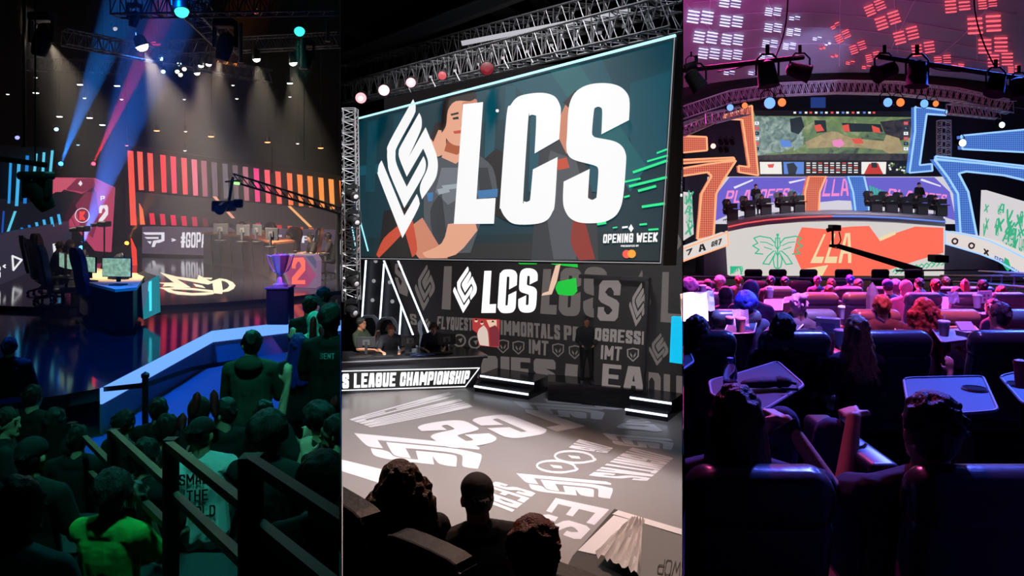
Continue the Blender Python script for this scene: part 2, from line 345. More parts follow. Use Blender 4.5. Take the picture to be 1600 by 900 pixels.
LCS_PX = [[(700+x/3.83, 125+y/3.83) for x, y in q] for q in (
 [(90,145),(210,132),(170,713),(285,706),(275,860),(35,862)],
 [(350,215),(375,150),(420,100),(500,80),(580,78),(640,100),(670,150),(675,200),(665,355),(518,440),(528,235),(520,212),(505,208),(488,215),(480,240),(450,700),(455,725),(470,730),(488,722),(493,700),(508,535),(656,460),(640,730),(625,790),(590,840),(520,862),(400,862),(345,825),(315,770),(312,720)],
 [(1083,240),(918,325),(923,190),(915,165),(897,160),(878,168),(872,195),(862,310),(870,335),(890,345),(990,365),(1040,395),(1063,440),(1065,500),(1048,700),(1020,790),(970,835),(900,855),(800,855),(735,830),(700,780),(688,720),(692,608),(848,532),(838,690),(842,708),(862,717),(882,708),(890,690),(900,550),(893,520),(865,508),(760,480),(720,450),(708,400),(712,330),(722,170),(750,90),(800,45),(870,22),(960,20),(1030,40),(1075,85),(1087,140)])]
def unskew(polys, quad):   # back to a flat unit box
    g = hom(quad, [(0, 1), (1, 1), (1, 0), (0, 0)]); return [[g(x, y) for x, y in q] for q in polys]
LOGO = unskew(LOGO_PX, [(590, 160), (680, 145), (686, 372), (590, 372)])
LCS = unskew(LCS_PX, [(716, 160), (984, 128), (974, 347), (709, 350)])
SHIELD = [[(0, .9), (.5, 1), (1, .9), (1, .35), (.5, 0), (0, .35)]]
def ring_poly(mb, pl, pts, width, off, m, closed=True):
    """a line of given pixel width along pts, laid on a plane"""
    off0 = off; n = len(pts); rng = range(n if closed else n-1)
    for i in rng:
        a = Vector(pts[i]); b = Vector(pts[(i+1) % n]); d = (b-a); L = d.length
        if L < 1e-6: continue
        off = off0+(i % 3)*.0006; d /= L; nn = Vector((-d.y, d.x))*width/2; a2 = a-d*width*.3; b2 = b+d*width*.3
        mb.add([pl.hit(*q, off) for q in (a2+nn, a2-nn, b2-nn, b2+nn)], [(0, 1, 2, 3)], m)
# ---------------------------------------------------------------- people
SKIN = {'light': pbr('skin_light', rgb(214, 160, 130), .5, noise_amt=.08), 'tan': pbr('skin_tan', rgb(170, 115, 85), .5, noise_amt=.08), 'dark': pbr('skin_dark', rgb(95, 62, 48), .5, noise_amt=.08)}
HAIRM = {'black': pbr('hair_black', (.008, .007, .007), .45, bump=.6, bscale=30, aniso=(6, 6, 1)), 'brown': pbr('hair_brown', rgb(92, 60, 44), .42, noise_amt=.5, nscale=8, bump=.7, bscale=30, aniso=(6, 6, 1)),
 'auburn': pbr('hair_auburn', rgb(120, 50, 30), .4, noise_amt=.5, nscale=8, bump=.7, bscale=30, aniso=(6, 6, 1)), 'blonde': pbr('hair_blonde', rgb(190, 150, 100), .4, noise_amt=.4, nscale=8, bump=.7, bscale=30, aniso=(6, 6, 1)),
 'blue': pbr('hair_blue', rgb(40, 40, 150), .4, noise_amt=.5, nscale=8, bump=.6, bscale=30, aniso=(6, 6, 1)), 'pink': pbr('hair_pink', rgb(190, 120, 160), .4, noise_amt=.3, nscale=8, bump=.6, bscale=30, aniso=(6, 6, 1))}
def cloth(h, rough=.85): return pbr('cloth_%06x' % h, rgb(h), rough, noise_amt=.15, nscale=14, bump=.35, bscale=9)
EYEM = pbr('eye_dark', (.01, .008, .008), .2); LIPM = pbr('lips', rgb(150, 80, 75), .5); SHOE = pbr('shoe_rubber', (.03, .03, .035), .6)
def cone(mb, a, ra, b, rb, n=10):
    a = Vector(a); b = Vector(b); mb.ball(a, ra, n, 7); mb.ball(b, rb, n, 7)
    if (b-a).length > 1e-4: mb.cyl(a, b, ra, rb, n)
def blob(prims, vox, sm=2, grow=0):
    """one continuous surface grown from overlapping limbs"""
    mb = MB()
    for p in prims:
        if p[0] == 'c': cone(mb, p[1], p[2]+grow, p[3], p[4]+grow)
        elif p[0] == 'e': mb.ball(p[1], Vector(p[2])+Vector((grow,)*3), 14, 10, p[3] if len(p) > 3 else None)
    me = bpy.data.meshes.new('tmp'); me.from_pydata([tuple(v) for v in mb.v], [], mb.f); o = bpy.data.objects.new('tmp', me); COL.objects.link(o)
    m = o.modifiers.new('r', 'REMESH'); m.mode = 'VOXEL'; m.voxel_size = vox; m.use_smooth_shade = True
    s = o.modifiers.new('s', 'SMOOTH'); s.factor = .5; s.iterations = sm
    bpy.context.view_layer.update(); dg = bpy.context.evaluated_depsgraph_get()
    out = bpy.data.meshes.new_from_object(o.evaluated_get(dg)); bpy.data.objects.remove(o); bpy.data.meshes.remove(me)
    out.polygons.foreach_set('use_smooth', [True]*len(out.polygons)); return out
def hand(W, d, up, side, curl=.5, spread=1.0):
    """palm, four unequal bent fingers and a thumb from the side of the palm; d along the hand, up = back of the hand"""
    W = Vector(W); d = Vector(d).normalized(); up = (Vector(up)-d*Vector(up).dot(d)).normalized(); x = d.cross(up).normalized()*side; P = []
    L = [.072, .08, .075, .058]; off = [.03, .01, -.01, -.029]
    for i in range(4):
        k = W+d*(.09-.004*abs(i-1))+x*off[i]; P.append(('c', W+x*off[i]*.6, .013, k, .0115))
        a = curl*.9; d1 = (d*math.cos(a)-up*math.sin(a)+x*off[i]*2.2*spread).normalized(); m = k+d1*L[i]*.5; P.append(('c', k, .0105, m, .0095))
        a = curl*2.0; d2 = (d*math.cos(a)-up*math.sin(a)+x*off[i]*1.5*spread).normalized(); P.append(('c', m, .0095, m+d2*L[i]*.5, .0078))
    t0 = W+d*.025+x*.025; t1 = t0+(d*.5+x*.8-up*.25).normalized()*.042; P.append(('c', t0, .015, t1, .012)); P.append(('c', t1, .012, t1+(d*.85+x*.3-up*.35*(1+curl)).normalized()*.034, .009))
    return [('hand', p) for p in P]
ARMS = {  # elbow and wrist from the shoulder (x outward), hand direction
 'down': ((.06, -.03, -.29), (.09, .06, -.54), (0, .2, -1)), 'front': ((.05, .08, -.27), (-.03, .3, -.16), (-.4, .8, .2)), 'lap': ((.07, .05, -.27), (-.04, .27, -.36), (-.5, .8, -.2)),
 'desk': ((.08, .1, -.25), (.0, .36, -.25), (-.2, 1, -.05)), 'phone': ((.06, .16, -.22), (-.08, .3, .0), (-.3, .5, .8)), 'face': ((.03, .2, -.18), (-.1, .22, .1), (-.3, 0, 1)),
 'up': ((.08, .12, .22), (.02, .2, .48), (0, .1, 1)), 'out': ((.22, .12, -.14), (.3, .36, -.05), (.3, .8, .2)), 'stick': ((.08, .12, -.24), (.03, .34, -.02), (0, .3, 1)), 'armrest': ((.13, .05, -.26), (.1, .3, -.27), (0, 1, -.1)),
 'camera': ((.05, .14, -.2), (-.12, .22, .12), (-.6, .3, .7))}
CACHE = {}
def skel(pose, lean, arms, head, fem=False):
    sit = pose == 'sit'; hz = .94 if pose == 'stand' else .5; P = []; k = .9 if fem else 1
    M = Matrix.Rotation(-R(lean), 3, 'X'); H = Vector((0, 0, hz))
    up = lambda x, y, z: H+M@Vector((x, y, z))
    for s in (-1, 1):
        P.append(('torso', ('c', up(s*.075, 0, -.02), .105*k+.005, up(s*.07, 0, .2), .095*k)))
        P.append(('torso', ('c', up(s*.07, 0, .2), .095*k, up(s*.08*k, 0, .37), .1*k)))
        P.append(('torso', ('c', up(s*.04, -.01, .475), .062, up(s*.165*k, 0, .445), .055)))
    P.append(('torso', ('c', up(0, .0, .0), .1, up(0, 0, .35), .11*k)))
    for c_, r_ in ((.08, (.165*k, .105, .2)), (.3, (.178*k, .112, .19)), (.4, (.15*k, .085, .09))): P.append(('torso', ('e', up(0, 0, c_), r_, M)))
    P.append(('torso', ('c', up(-.15*k, -.015, .43), .06, up(.15*k, -.015, .43), .06)))
    P.append(('neck', ('c', up(0, -.01, .45), .066, up(0, .0, .58), .06)))
    yaw, pitch = head; hc = up(0, .02, .655); HM = Matrix.Rotation(R(yaw), 3, 'Z')@Matrix.Rotation(-R(pitch), 3, 'X')@(M if abs(lean) < 25 else Matrix.Rotation(-R(lean)*.5, 3, 'X'))
    h = lambda x, y, z: hc+HM@Vector((x, y, z))
    for p in (('e', h(0, 0, .015), (.075, .094, .1), HM), ('e', h(0, .022, -.055), (.057, .068, .062), HM), ('c', h(0, .088, .0), .01, h(0, .107, -.028), .014), ('e', h(0, .07, -.1), (.03, .025, .018), HM),
              ('e', h(.078, -.005, -.01), (.012, .022, .032), HM), ('e', h(-.078, -.005, -.01), (.012, .022, .032), HM), ('e', h(0, .083, .03), (.05, .014, .012), HM), ('e', h(0, .087, -.062), (.024, .01, .01), HM)): P.append(('head', p))
    for s, a in ((-1, arms[0]), (1, arms[1])):
        e, wv, d = ARMS[a] if isinstance(a, str) else a[:3]; S = up(s*.185*k, 0, .44)
        E = S+Vector((e[0]*s, e[1], e[2])); W = S+Vector((wv[0]*s, wv[1], wv[2])); D = Vector((d[0]*s, d[1], d[2]))
        P += [('uparm', ('c', S, .055*k, E, .042*k)), ('forearm', ('c', E, .041*k, W, .027*k))]
        n = Vector((s*.35, -.2, 1)) if abs(D.normalized().z) < .75 else Vector((s*.3, -1 if D.z > 0 else .2, 0)) if D.z > 0 else Vector((s, .1, 0))
        P += hand(W, D, n, -s if D.z < .5 else s, .5 if isinstance(a, str) else (a[3] if len(a) > 3 else .5))
    for s in (-1, 1):
        if sit: hip, kn, an = (s*.09, .02, .5), (s*.14, .44, .53), (s*.13, .42, .1)
        elif pose == 'recline': hip, kn, an = (s*.09, .02, .5), (s*.3, .42, .98 if s > 0 else .8), (s*.2, .6, .6)
        elif pose == 'recline_narrow': hip, kn, an = (s*.09, .02, .5), (s*.1, .42, .98 if s < 0 else .7), (s*.12, .6, .6)
        else: hip, kn, an = (s*.09, 0, .92), (s*.11, .02, .5), (s*.12, -.02, .09)
        P += [('thigh', ('c', hip, .095, kn, .06)), ('calf', ('c', kn, .058, an, .038)), ('foot', ('c', an, .04, (an[0]*1.05, an[1]-.01, an[2]-.045), .04)), ('foot', ('c', (an[0]*1.05, an[1]-.01, an[2]-.05), .036, (an[0]*1.15, an[1]+.15, an[2]-.06), .03))]
    return P, h, HM, up
def hair_prims(style, h, HM):
    rnd = random.Random(hash(style) % 1 + len(style)); P = []; E = lambda c, r: P.append(('e', h(*c), r, HM)); C = lambda a, ra, b, rb: P.append(('c', h(*a), ra, h(*b), rb))
    if style in ('short', 'curly', 'long', 'bun', 'wavy', 'ponytail', 'tousled'):
        E((0, -.012, .038), (.083, .1, .09)); E((0, -.035, .0), (.08, .073, .09))
        n = {'curly': 150, 'tousled': 230}.get(style, 46)
        for i in range(n):
            u = rnd.uniform(0, 2*math.pi); t = rnd.uniform(0, 1.75); r = rnd.uniform(.022, .034) if style == 'curly' else rnd.uniform(.009, .016) if style != 'tousled' else rnd.uniform(.008, .013)
            x, y, z = math.sin(t)*math.cos(u), math.sin(t)*math.sin(u), math.cos(t)
            if y > .35 and z < .45: continue
            q = 1.12 if style == 'curly' else 1.02; a = (x*.083*q, -.014+y*.098*q, .035+z*.09*q)
            if style == 'tousled': C(a, r, (a[0]*1.06+rnd.uniform(-.014, .014), a[1]*1.06-.008+rnd.uniform(-.014, .016), a[2]*1.05+.006), r*.45)
            else: C(a, r, (a[0]*1.02, a[1]-.01, a[2]-.015), r)
    if style in ('long', 'wavy'):
        for i in range(26):
            a = math.pi+ math.pi*i/25; x0, y0 = .078*math.cos(a), -.01+.085*math.sin(a); p = (x0, y0, .02); L = rnd.uniform(.3, .4)
            for k in range(1, 6):
                wv = .014*math.sin(k*1.9+i) if style == 'wavy' else .004; q = (x0*(1+.12*k)+wv, y0*(1+.1*k)-.004*k, .02-L*k/5); C(p, .018-.001*k, q, .017-.001*k); p = q
    if style == 'curly_long':
        E((0, -.012, .038), (.083, .1, .09))
        E((0, -.05, -.1), (.11, .065, .17))
        for i in range(260):
            a = rnd.uniform(math.pi*.93, math.pi*2.07); z = rnd.uniform(-.33, .1); rr = .1+(.05 if z < 0 else .02)+rnd.uniform(-.02, .015); k = 1 if z < .02 else max(.3, 1-(z-.02)*6)
            x, y = rr*math.cos(a)*k, -.02+rr*math.sin(a)*.85*k; r = rnd.uniform(.011, .022); C((x, y, z), r, (x+rnd.uniform(-.025, .025), y+rnd.uniform(-.02, .02), z-rnd.uniform(.02, .06)), r*.7)
        for i in range(60):
            u = rnd.uniform(0, 6.28); t = rnd.uniform(0, 1.3); C((math.sin(t)*math.cos(u)*.088, -.012+math.sin(t)*math.sin(u)*.1, .04+math.cos(t)*.09), .014, (math.sin(t)*math.cos(u)*.1, -.02+math.sin(t)*math.sin(u)*.1, .02+math.cos(t)*.09), .012)
    if style == 'bun': E((0, -.09, .1), (.045, .045, .045))
    if style == 'ponytail':
        p = (0, -.1, .04)
        for k in range(1, 6): q = (0, -.12-.01*k, .04-.07*k); C(p, .03-.002*k, q, .028-.003*k); p = q
    if style in ('cap', 'backcap'):
        E((0, -.004, .045), (.087, .104, .082)); s = 1 if style == 'cap' else -1
        for x in (-.05, -.025, 0, .025, .05): C((x, s*.08, .04), .008, (x*.9, s*(.165-abs(x)*.5), .028), .006)
    if style == 'beanie': E((0, -.01, .045), (.086, .104, .095)); [C((.083*math.cos(a), -.01+.1*math.sin(a), .0), .011, (.083*math.cos(a+.4), -.01+.1*math.sin(a+.4), .0), .011) for a in [k*.4 for k in range(16)]]
    if style in ('hijab', 'hood'):
        E((0, -.022, .022), (.095, .11, .112)); E((0, -.035, -.06), (.088, .085, .1)); C((0, -.03, -.12), .085, (0, -.03, -.19), .12)
    return P
HATS = {'cap': 'cap', 'backcap': 'cap', 'beanie': 'beanie', 'hijab': 'headscarf', 'hood': 'hood'}
def person(loc, rz, label, pose='sit', arms=('lap', 'lap'), lean=0, head=(0, 0), skin='light', shirt=0x101010, sleeves='short', pants=0x14161c, hair='short', hairc='black', vox=.014, scale=1, fem=False, face=False, group=None, hatc=None, logo=None, legs=True, headset=False):
    t = thing('person', label, 'person', loc, rz, group); t.scale = (scale,)*3; WM[t.name] = WM[t.name]@Matrix.Scale(scale, 4)
    key = (pose, arms, lean, head, fem, vox)
    if key not in CACHE:
        P, h, HM, up = skel(pose, lean, arms, head, fem); G = lambda tags: [p for tg, p in P if tg in tags]
        CACHE[key] = dict(P=P, h=h, HM=HM, up=up, body=blob([p for _, p in P], vox, 2))
    c = CACHE[key]; P, h, HM, up = c['P'], c['h'], c['HM'], c['up']; G = lambda tags: [p for tg, p in P if tg in tags]
    def part(nm, me, m):
        o = bpy.data.objects.new(nm, me); COL.objects.link(o); o.parent = t; WM[o.name] = WM[t.name].copy()
        if not me.materials: me.materials.append(m)
        o.material_slots[0].link = 'OBJECT'; o.material_slots[0].material = m; return o
    def cached(k, f):
        if (key, k) not in CACHE: CACHE[(key, k)] = f()
        return CACHE[(key, k)]
    part('body', c['body'], SKIN[skin])
    if sleeves == 'long': tg, g = ('torso', 'uparm', 'forearm'), .016
    else: tg, g = ('torso', 'uparm'), .015
    def mkshirt():
        q = G(tg)
        if sleeves == 'long': # trim the cuff back from the hand
            q = [('c', p[1], p[2], Vector(p[1]).lerp(Vector(p[3]), .93), p[4]) if i >= len(q)-99 and p in G(('forearm',)) else p for i, p in enumerate(q)]
            if hair == 'hoodback': q.append(('e', up(0, -.1, .5), (.11, .06, .07)))
            q.append(('c', up(-.05, -.03, .49), .05, up(.05, -.03, .49), .05))
        else: q = [('c', up(-.05, -.035, .455), .052, up(.05, -.035, .455), .052)]+[('c', p[1], p[2]+.004, Vector(p[1]).lerp(Vector(p[3]), .72), p[4]+.012) if p in G(('uparm',)) else p for p in q]
        return blob(q, vox, 2, g)
    part('shirt' if sleeves == 'short' else 'jacket', cached(('shirt', sleeves, hair == 'hoodback'), mkshirt), cloth(shirt))
    if legs:
        part('trousers', cached('pants', lambda: blob(G(('thigh', 'calf'))+[('c', p[1], p[2], Vector(p[1]).lerp(Vector(p[3]), .3), p[4]) for p in G(('torso',))[:1]+G(('torso',))[3:4]], vox, 2, .014)), cloth(pants))
        for s in (0, 1):
            part('shoe', cached(('shoe', s), lambda: blob(G(('foot',))[s*2:s*2+2], vox, 1, .01)), SHOE)
    if hair and hair != 'bald':
        hs = 'short' if hair == 'hoodback' else hair
        nm = HATS.get(hs, 'hair'); part(nm, cached(('hair', hs), lambda: blob(hair_prims(hs, h, HM), min(vox, .009), 1)), cloth(hatc) if (nm != 'hair' and hatc is not None) else HAIRM[hairc])
        if nm in ('cap', 'beanie'): part('hair', cached('hairfringe', lambda: blob([('e', h(0, -.03, -.005), (.079, .07, .075), HM)], min(vox, .009), 1)), HAIRM[hairc])
    if headset:
        mb = MB(); pts = [h(.092*math.cos(a), 0, .01+.13*math.sin(a)) for a in [math.pi*k/12 for k in range(13)]]; mb.tube(pts, .011, 6)
        for s in (-1, 1): mb.cyl(h(s*.075, 0, .0), h(s*.115, 0, .0), .042, .04, 12)
        mk('headset', mb, pbr('headset_plastic', (.03, .03, .035), .4), t, world=False)
    if face:
        for s in (-1, 1):
            mb = MB(); mb.ball(h(s*.032, .084, .008), (.013, .007, .007), 8, 6); mb.cyl(h(s*.018, .092, .03), h(s*.05, .084, .031), .004, .003, 6); mk('eye', mb, EYEM, t, world=False)
        mb = MB(); mb.cyl(h(-.02, .09, -.052), h(.02, .09, -.052), .005, .005, 6); mk('mouth', mb, LIPM, t, world=False)
    if logo:   # printed lettering on the back of the shirt
        mb = MB(); lines, lc, sz = logo
        for li, ln in enumerate(lines):
            wd = len(ln)*sz*.62
            for p in text_polys(ln, tx=.26, ty=.14, gap=.2): mb.add([up((.5-a)*-wd if False else (a-.5)*wd, -.131-.0, .36-li*sz*1.5+b*sz) for a, b in p], [tuple(range(len(p)))])
        mk('print', mb, pbr('print_%06x' % lc, rgb(lc), .7), t, world=False)
    return t
# ---------------------------------------------------------------- the three halls: added partitions, floors, ceilings, far walls
def wedge(s, Y0, Y1, z, extra=0):
    """floor or ceiling outline between two sight-lines measured as x/y slopes"""
    a, b = s; return [Vector((a*Y0, Y0, z)), Vector((b*Y0, Y0, z)), Vector((b*Y1, Y1, z)), Vector((a*Y1, Y1, z))]
W1, W2, W3 = (-.74, -.2224), (-.2221, .2221), (.2224, .74)
for nm, s in (('wall_left_added_partition', -1), ('wall_right_added_partition', 1)):  # added thin walls on the sight lines, so hall light does not spill
    mb = MB(); a = Vector((s*.22222*2.0, 2.0, 0)); b = Vector((s*.22222*42, 42, 0)); n = Vector((1, -s*.22222, 0)).normalized()*.0009
    mb.add([p+n*k+Vector((0, 0, z)) for z in (-3, 17) for p, k in ((a, -1), (a, 1), (b, 1), (b, -1))], [(0, 1, 2, 3), (7, 6, 5, 4), (0, 4, 5, 1), (1, 5, 6, 2), (2, 6, 7, 3), (3, 7, 4, 0)]); struct(nm, mb, DARKW)
WALLM = pbr('dark_hall_wall', (.02, .02, .023), .9, noise_amt=.3, nscale=2, spec=.1)
WALL3 = pbr('corrugated_dark_wall', (.05, .05, .09), .7, bump=.5, bscale=4, aniso=(9, 9, .2))
def wall(nm, a, b, z0, z1, m):
    a = Vector(a); b = Vector(b); n = (b-a).cross(Vector((0, 0, 1))).normalized()*.1; mb = MB()
    mb.add([a+Vector((0, 0, z0)), b+Vector((0, 0, z0)), b+Vector((0, 0, z1)), a+Vector((0, 0, z1)), a+n+Vector((0, 0, z0)), b+n+Vector((0, 0, z0)), b+n+Vector((0, 0, z1)), a+n+Vector((0, 0, z1))],
     [(0, 1, 2, 3), (7, 6, 5, 4), (0, 4, 5, 1), (1, 5, 6, 2), (2, 6, 7, 3), (3, 7, 4, 0)]); return struct(nm, mb, m)
wall('wall_left', (-1.2, 1, 0), (-31, 41, 0), 0, 16, WALLM); wall('wall_right', (1.2, 1, 0), (31, 41, 0), -3, 16, WALL3)
wall('wall_back_left', (-31, 41, 0), (-9.2, 41, 0), 0, 16, WALLM); wall('wall_back_middle', (-6, 27, 0), (6, 27, 0), 0, 16, WALLM); wall('wall_back_right', (9.2, 41, 0), (31, 41, 0), -3, 16, WALL3)
# hall 1
FL1 = pbr('dark_vinyl_floor', (.06, .08, .1), .6, noise_amt=.2, nscale=3)
STG = pbr('black_gloss_stage', (.008, .008, .011), .09, spec=.42)
Z1 = 1.43; Z1S = 2.0; Z1D = 2.1
mb = MB(); mb.slab(wedge(W1, 1, 41, Z1), (0, 0, -.1)); struct('floor_arena_left', mb, FL1)
mb = MB(); mb.slab(wedge(W1, 1, 41, 15.5), (0, 0, .1)); struct('ceiling_arena_left', mb, WALLM)
# hall 2
mb = MB(); mb.slab(wedge(W2, 1, 27, 13), (0, 0, .1)); struct('ceiling_arena_middle', mb, WALLM)
mb = MB(); mb.slab([Vector((-.2221*1, 1, 1.85)), Vector((.2221*1, 1, 1.85)), Vector((.2221*5, 5, 1.85)), Vector((-.2221*5, 5, 1.85))], (0, 0, -1.84)); struct('floor_seating_riser', mb, pbr('riser_carpet', (.03, .03, .032), .9))
# hall 3: seating steps down towards the stage
CAR3 = pbr('dark_carpet', (.012, .012, .02), .9, noise_amt=.3, nscale=40)
STEPS3 = [(1, 4.4, 2.45), (4.4, 7.2, 2.28), (7.2, 10, 2.03), (10, 13.3, 1.84), (13.3, 17, 1.5), (17, 21, 1.15), (21, 41, .93)]
for i, (y0, y1, z) in enumerate(STEPS3):
    mb = MB(); mb.slab(wedge(W3, y0, y1, z), (0, 0, -.5-z if i < 6 else -.5)); struct('floor_tier_%d' % (i+1), mb, CAR3)
# ================================================================ MIDDLE HALL: studio with the hanging screen
WHITE = scr(0xF4F4F4, 1.0)
def lcs_word(mb, pl, quad, off, m): put_shape(mb, pl, LCS, quad, off, m)
def logo(mb, pl, quad, off, m): put_shape(mb, pl, LOGO, quad, off, m)
# floor with printed graphics
FB = pbr('studio_floor_grey', rgb(118, 112, 112), .32, noise_amt=.06, nscale=1.5); FL = pbr('studio_floor_print', rgb(190, 186, 192), .35)
mb = MB(); mb.slab(wedge(W2, 4.9, 27, 0), (0, 0, -.1), 0); fz = Plane((0, 0, 0), (0, 0, 1))
fl = lambda q, t, **k: put_text(mb, fz, t, q, .003, 1, **k)
logo_f = lambda q: logo(mb, fz, q, .003, 1)
FLOGO = [(540, 679), (590, 731), (777, 731), (745, 695)]
def floor_logo(tip0, tip1, halfw):      # far-left tip to near-right tip, pixel half width down
    (x0, y0), (x1, y1) = tip0, tip1; h = halfw; c = hom([(0, 0), (1, 1), (.12, .55), (.62, .18)], [(x0, y0), (x1, y1), (x0+(x1-x0)*.18, y0+(y1-y0)*.62), (x0+(x1-x0)*.68, y0+(y1-y0)*.28)])
    return c
def frame_logo(pts):  # pts traced directly on the floor
    for q in pts: mb.poly(fz.pts(spl(q, 3), .003), 1)
def zz(x, y): return (533+x/5.625, 600+y/5.625)
LF = [[zz(*p) for p in q] for q in (
 [(55,450),(200,545),(290,548),(232,487),(965,537),(900,510),(760,500)],
 [(205,553),(330,630),(480,670),(660,688),(925,702),(760,606),(800,605),(960,690),(1150,718),(1090,680),(900,590),(790,570),(515,548),(620,625),(620,640),(500,625),(400,580),(300,505),(690,640),(720,655),(560,650),(400,620)],
 [(310,500),(640,540),(900,548),(1000,580),(1365,733),(1200,715),(1110,680),(930,590),(850,565),(480,548),(640,635),(480,610)])]
def put_floor_logo(x0, y0, x1, y1):
    """the flame-shaped logo lying on the floor, traced once and repeated"""
    sx = (x1-x0)/(777-543); sy = (y1-y0)/(731-679)
    for qi, q in enumerate(LOGO):
        f = hom([(.45, 1), (.5, 0), (0, .35), (1, .6)], [(777, 731), (543, 679), (712, 688), (625, 721)])
        P = []
        for a, b in spl(q, 3):
            u, v = f(a, b); P.append((x0+(u-543)*sx, y0+(v-679)*sy))
        mb.poly(fz.pts(P, .003+.0007*qi), 1)
for a in ((543, 679, 777, 731), (794, 628, 962, 655), (936, 678, 1066, 702), (799, 741, 976, 778)): put_floor_logo(*a)
zq = lambda x, y: (780+x/3.6, 610+y/3.6)
# "LCS" lying on its back, then the other words
f = hom([(0, 0), (0, 1), (1, 1), (1, 0)], [(915, 666), (845, 640), (648, 664), (700, 704)])
for i, q in enumerate(LCS): mb.poly(fz.pts([f(a, b) for a, b in spl(q, 3)], .007+.0007*i), 1)
fl([zq(980, 380), zq(830, 510), zq(500, 480), zq(750, 320)][::1], 'DIGNITAS', tx=.4, ty=.12)
fl([(958, 700), (948, 708), (888, 700), (905, 686)], 'DIG', tx=.36, ty=.16)
fl([(845, 762), (815, 782), (700, 745), (760, 728)] if False else [(838, 770), (800, 800), (735, 775), (775, 752)], 'SERI', tx=.4, ty=.14)
fl([(952, 796), (905, 845), (838, 820), (868, 778)], 'ES', tx=.34, ty=.14)
mb.poly(fz.pts([(534, 718), (674, 752), (648, 772), (534, 736)], .003), 1)
fl([(700, 612), (740, 636), (580, 668), (545, 655)], 'CLOUD', tx=.4, ty=.14)
mb.poly(fz.pts([(850, 623), (922, 630), (905, 632), (855, 629)], .003), 1); mb.poly(fz.pts([(928, 632), (978, 638), (960, 640), (932, 638)], .003), 1)
for cx, cyy in ((869, 729), (897, 714)):   # round team marks
    ring_poly(mb, fz, [(cx+30*math.cos(a)*(1 if abs(a-.4) > .3 else 1.15), cyy+9*math.sin(a)+4*math.cos(a)*.4) for a in [k*math.pi/12 for k in range(24)]], 3.2, .003, 1)
    mb.poly(fz.pts([(cx-10, cyy-3), (cx+8, cyy-1), (cx+10, cyy+3), (cx-4, cyy+2)], .003), 1)
fl([(1010, 655), (1040, 676), (960, 668), (985, 655)], '100', tx=.36, ty=.16)
clip(mb, ROOM2); struct('floor_arena_middle', mb, [FB, FL])
# ---- LED back wall
A = on_z(640, 577, 0); B = on_z(1067, 640, 0); BW = vplane(A, B); dirw = (B-A).normalized()
K = scr(0x1C191A, 1); G = scr(0x5E5755, 1); G2 = scr(0x7A7270, 1); LW = scr(0xFFFFFF, 1.15)
mb = MB(); q = [BW.hit(600, 360), BW.hit(1068, 225), BW.hit(1068, 640), BW.hit(600, 572)]; a = q[0].copy(); a.z = 7.4; b = q[1].copy(); b.z = 7.4
p0 = BW.hit(600, 572); p1 = BW.hit(1068, 640); p0.z = p1.z = .02
mb.slab([a, b, p1, p0], -BW.n*.25, 0); clip(mb, ROOM2)
wallT = thing('led_wall', 'tall dark LED back wall covered in grey repeated league lettering', 'screen', (A.x, A.y, 0))
mk('panel', mb, [K], wallT)
art = MB()
t = lambda s, q, m=1, **k: put_text(art, BW, s, q, .012, m, **k)
t('S', [(617, 412), (628, 412), (640, 465), (617, 455)], 1); logo(art, BW, [(648, 412), (678, 412), (680, 486), (648, 486)], .012, 1)
t('I', [(694, 416), (706, 416), (704, 484), (690, 483)], 1, tx=.42)
logo(art, BW, [(708, 416), (744, 414), (745, 488), (708, 490)], .012, 2); lcs_word(art, BW, [(754, 422), (840, 420), (838, 488), (752, 489)], .012, 2)
lcs_word(art, BW, [(846, 419), (948, 418), (948, 497), (844, 490)], .012, 1)
logo(art, BW, [(982, 420), (1016, 420), (1016, 520), (982, 512)], .012, 1); t('L', [(1035, 425), (1066, 425), (1066, 506), (1032, 503)], 1)
logo(art, BW, [(1034, 350), (1064, 350), (1064, 408), (1034, 406)], .012, 1)
t('S', [(640, 490), (650, 491), (652, 508), (642, 507)], 1); logo(art, BW, [(652, 497), (678, 496), (678, 535), (653, 532)], .012, 1)
t('FLYQUEST', [(684, 494), (738, 497), (738, 517), (682, 514)], 1, tx=.4); t('IMMORTALS', [(782, 500), (875, 508), (875, 531), (782, 523)], 1, tx=.4); t('PR', [(881, 508), (907, 511), (906, 534), (881, 531)], 1, tx=.4)
t('FLY', [(683, 520), (705, 522), (704, 541), (682, 538)], 1); t('IMT', [(826, 530), (857, 533), (856, 556), (826, 552)], 1)
for x, y in ((718, 532), (742, 535)):
    ring_poly(art, BW, [(x+9*math.cos(a), y+9*math.sin(a)) for a in [k*math.pi/8 for k in range(16)]], 2.5, .012, 1); art.poly(BW.pts([(x-2, y-2), (x+5, y-4), (x+2, y+4)], .012), 1)
circ = lambda x, y, r: [(x+r*math.cos(k*math.pi/12), y+r*math.sin(k*math.pi/12)) for k in range(24)]
def shield(mb, pl, x, y, s, off, m):
    ring_poly(mb, pl, [(x-s, y-s*.9), (x, y-s*1.15), (x+s, y-s*.9), (x+s*.95, y+s*.3), (x, y+s*1.2), (x-s*.95, y+s*.3)], s*.22, off, m)
    mb.poly(pl.pts([(x-s*.5, y-s*.4), (x-s*.1, y+.2*s), (x-s*.15, y+s*.6), (x-s*.5, y+s*.1)], off), m); mb.poly(pl.pts([(x+s*.5, y-s*.4), (x+s*.1, y+.2*s), (x+s*.15, y+s*.6), (x+s*.5, y+s*.1)], off), m)
for x, y in ((786, 541), (810, 543), (872, 547), (898, 550)): shield(art, BW, x, y, 8.5, .012, 1)
t('SERIES', [(700, 552), (868, 562), (868, 606), (700, 585)], 1, tx=.5); t('I', [(884, 568), (903, 570), (901, 608), (881, 606)], 1, tx=.42)
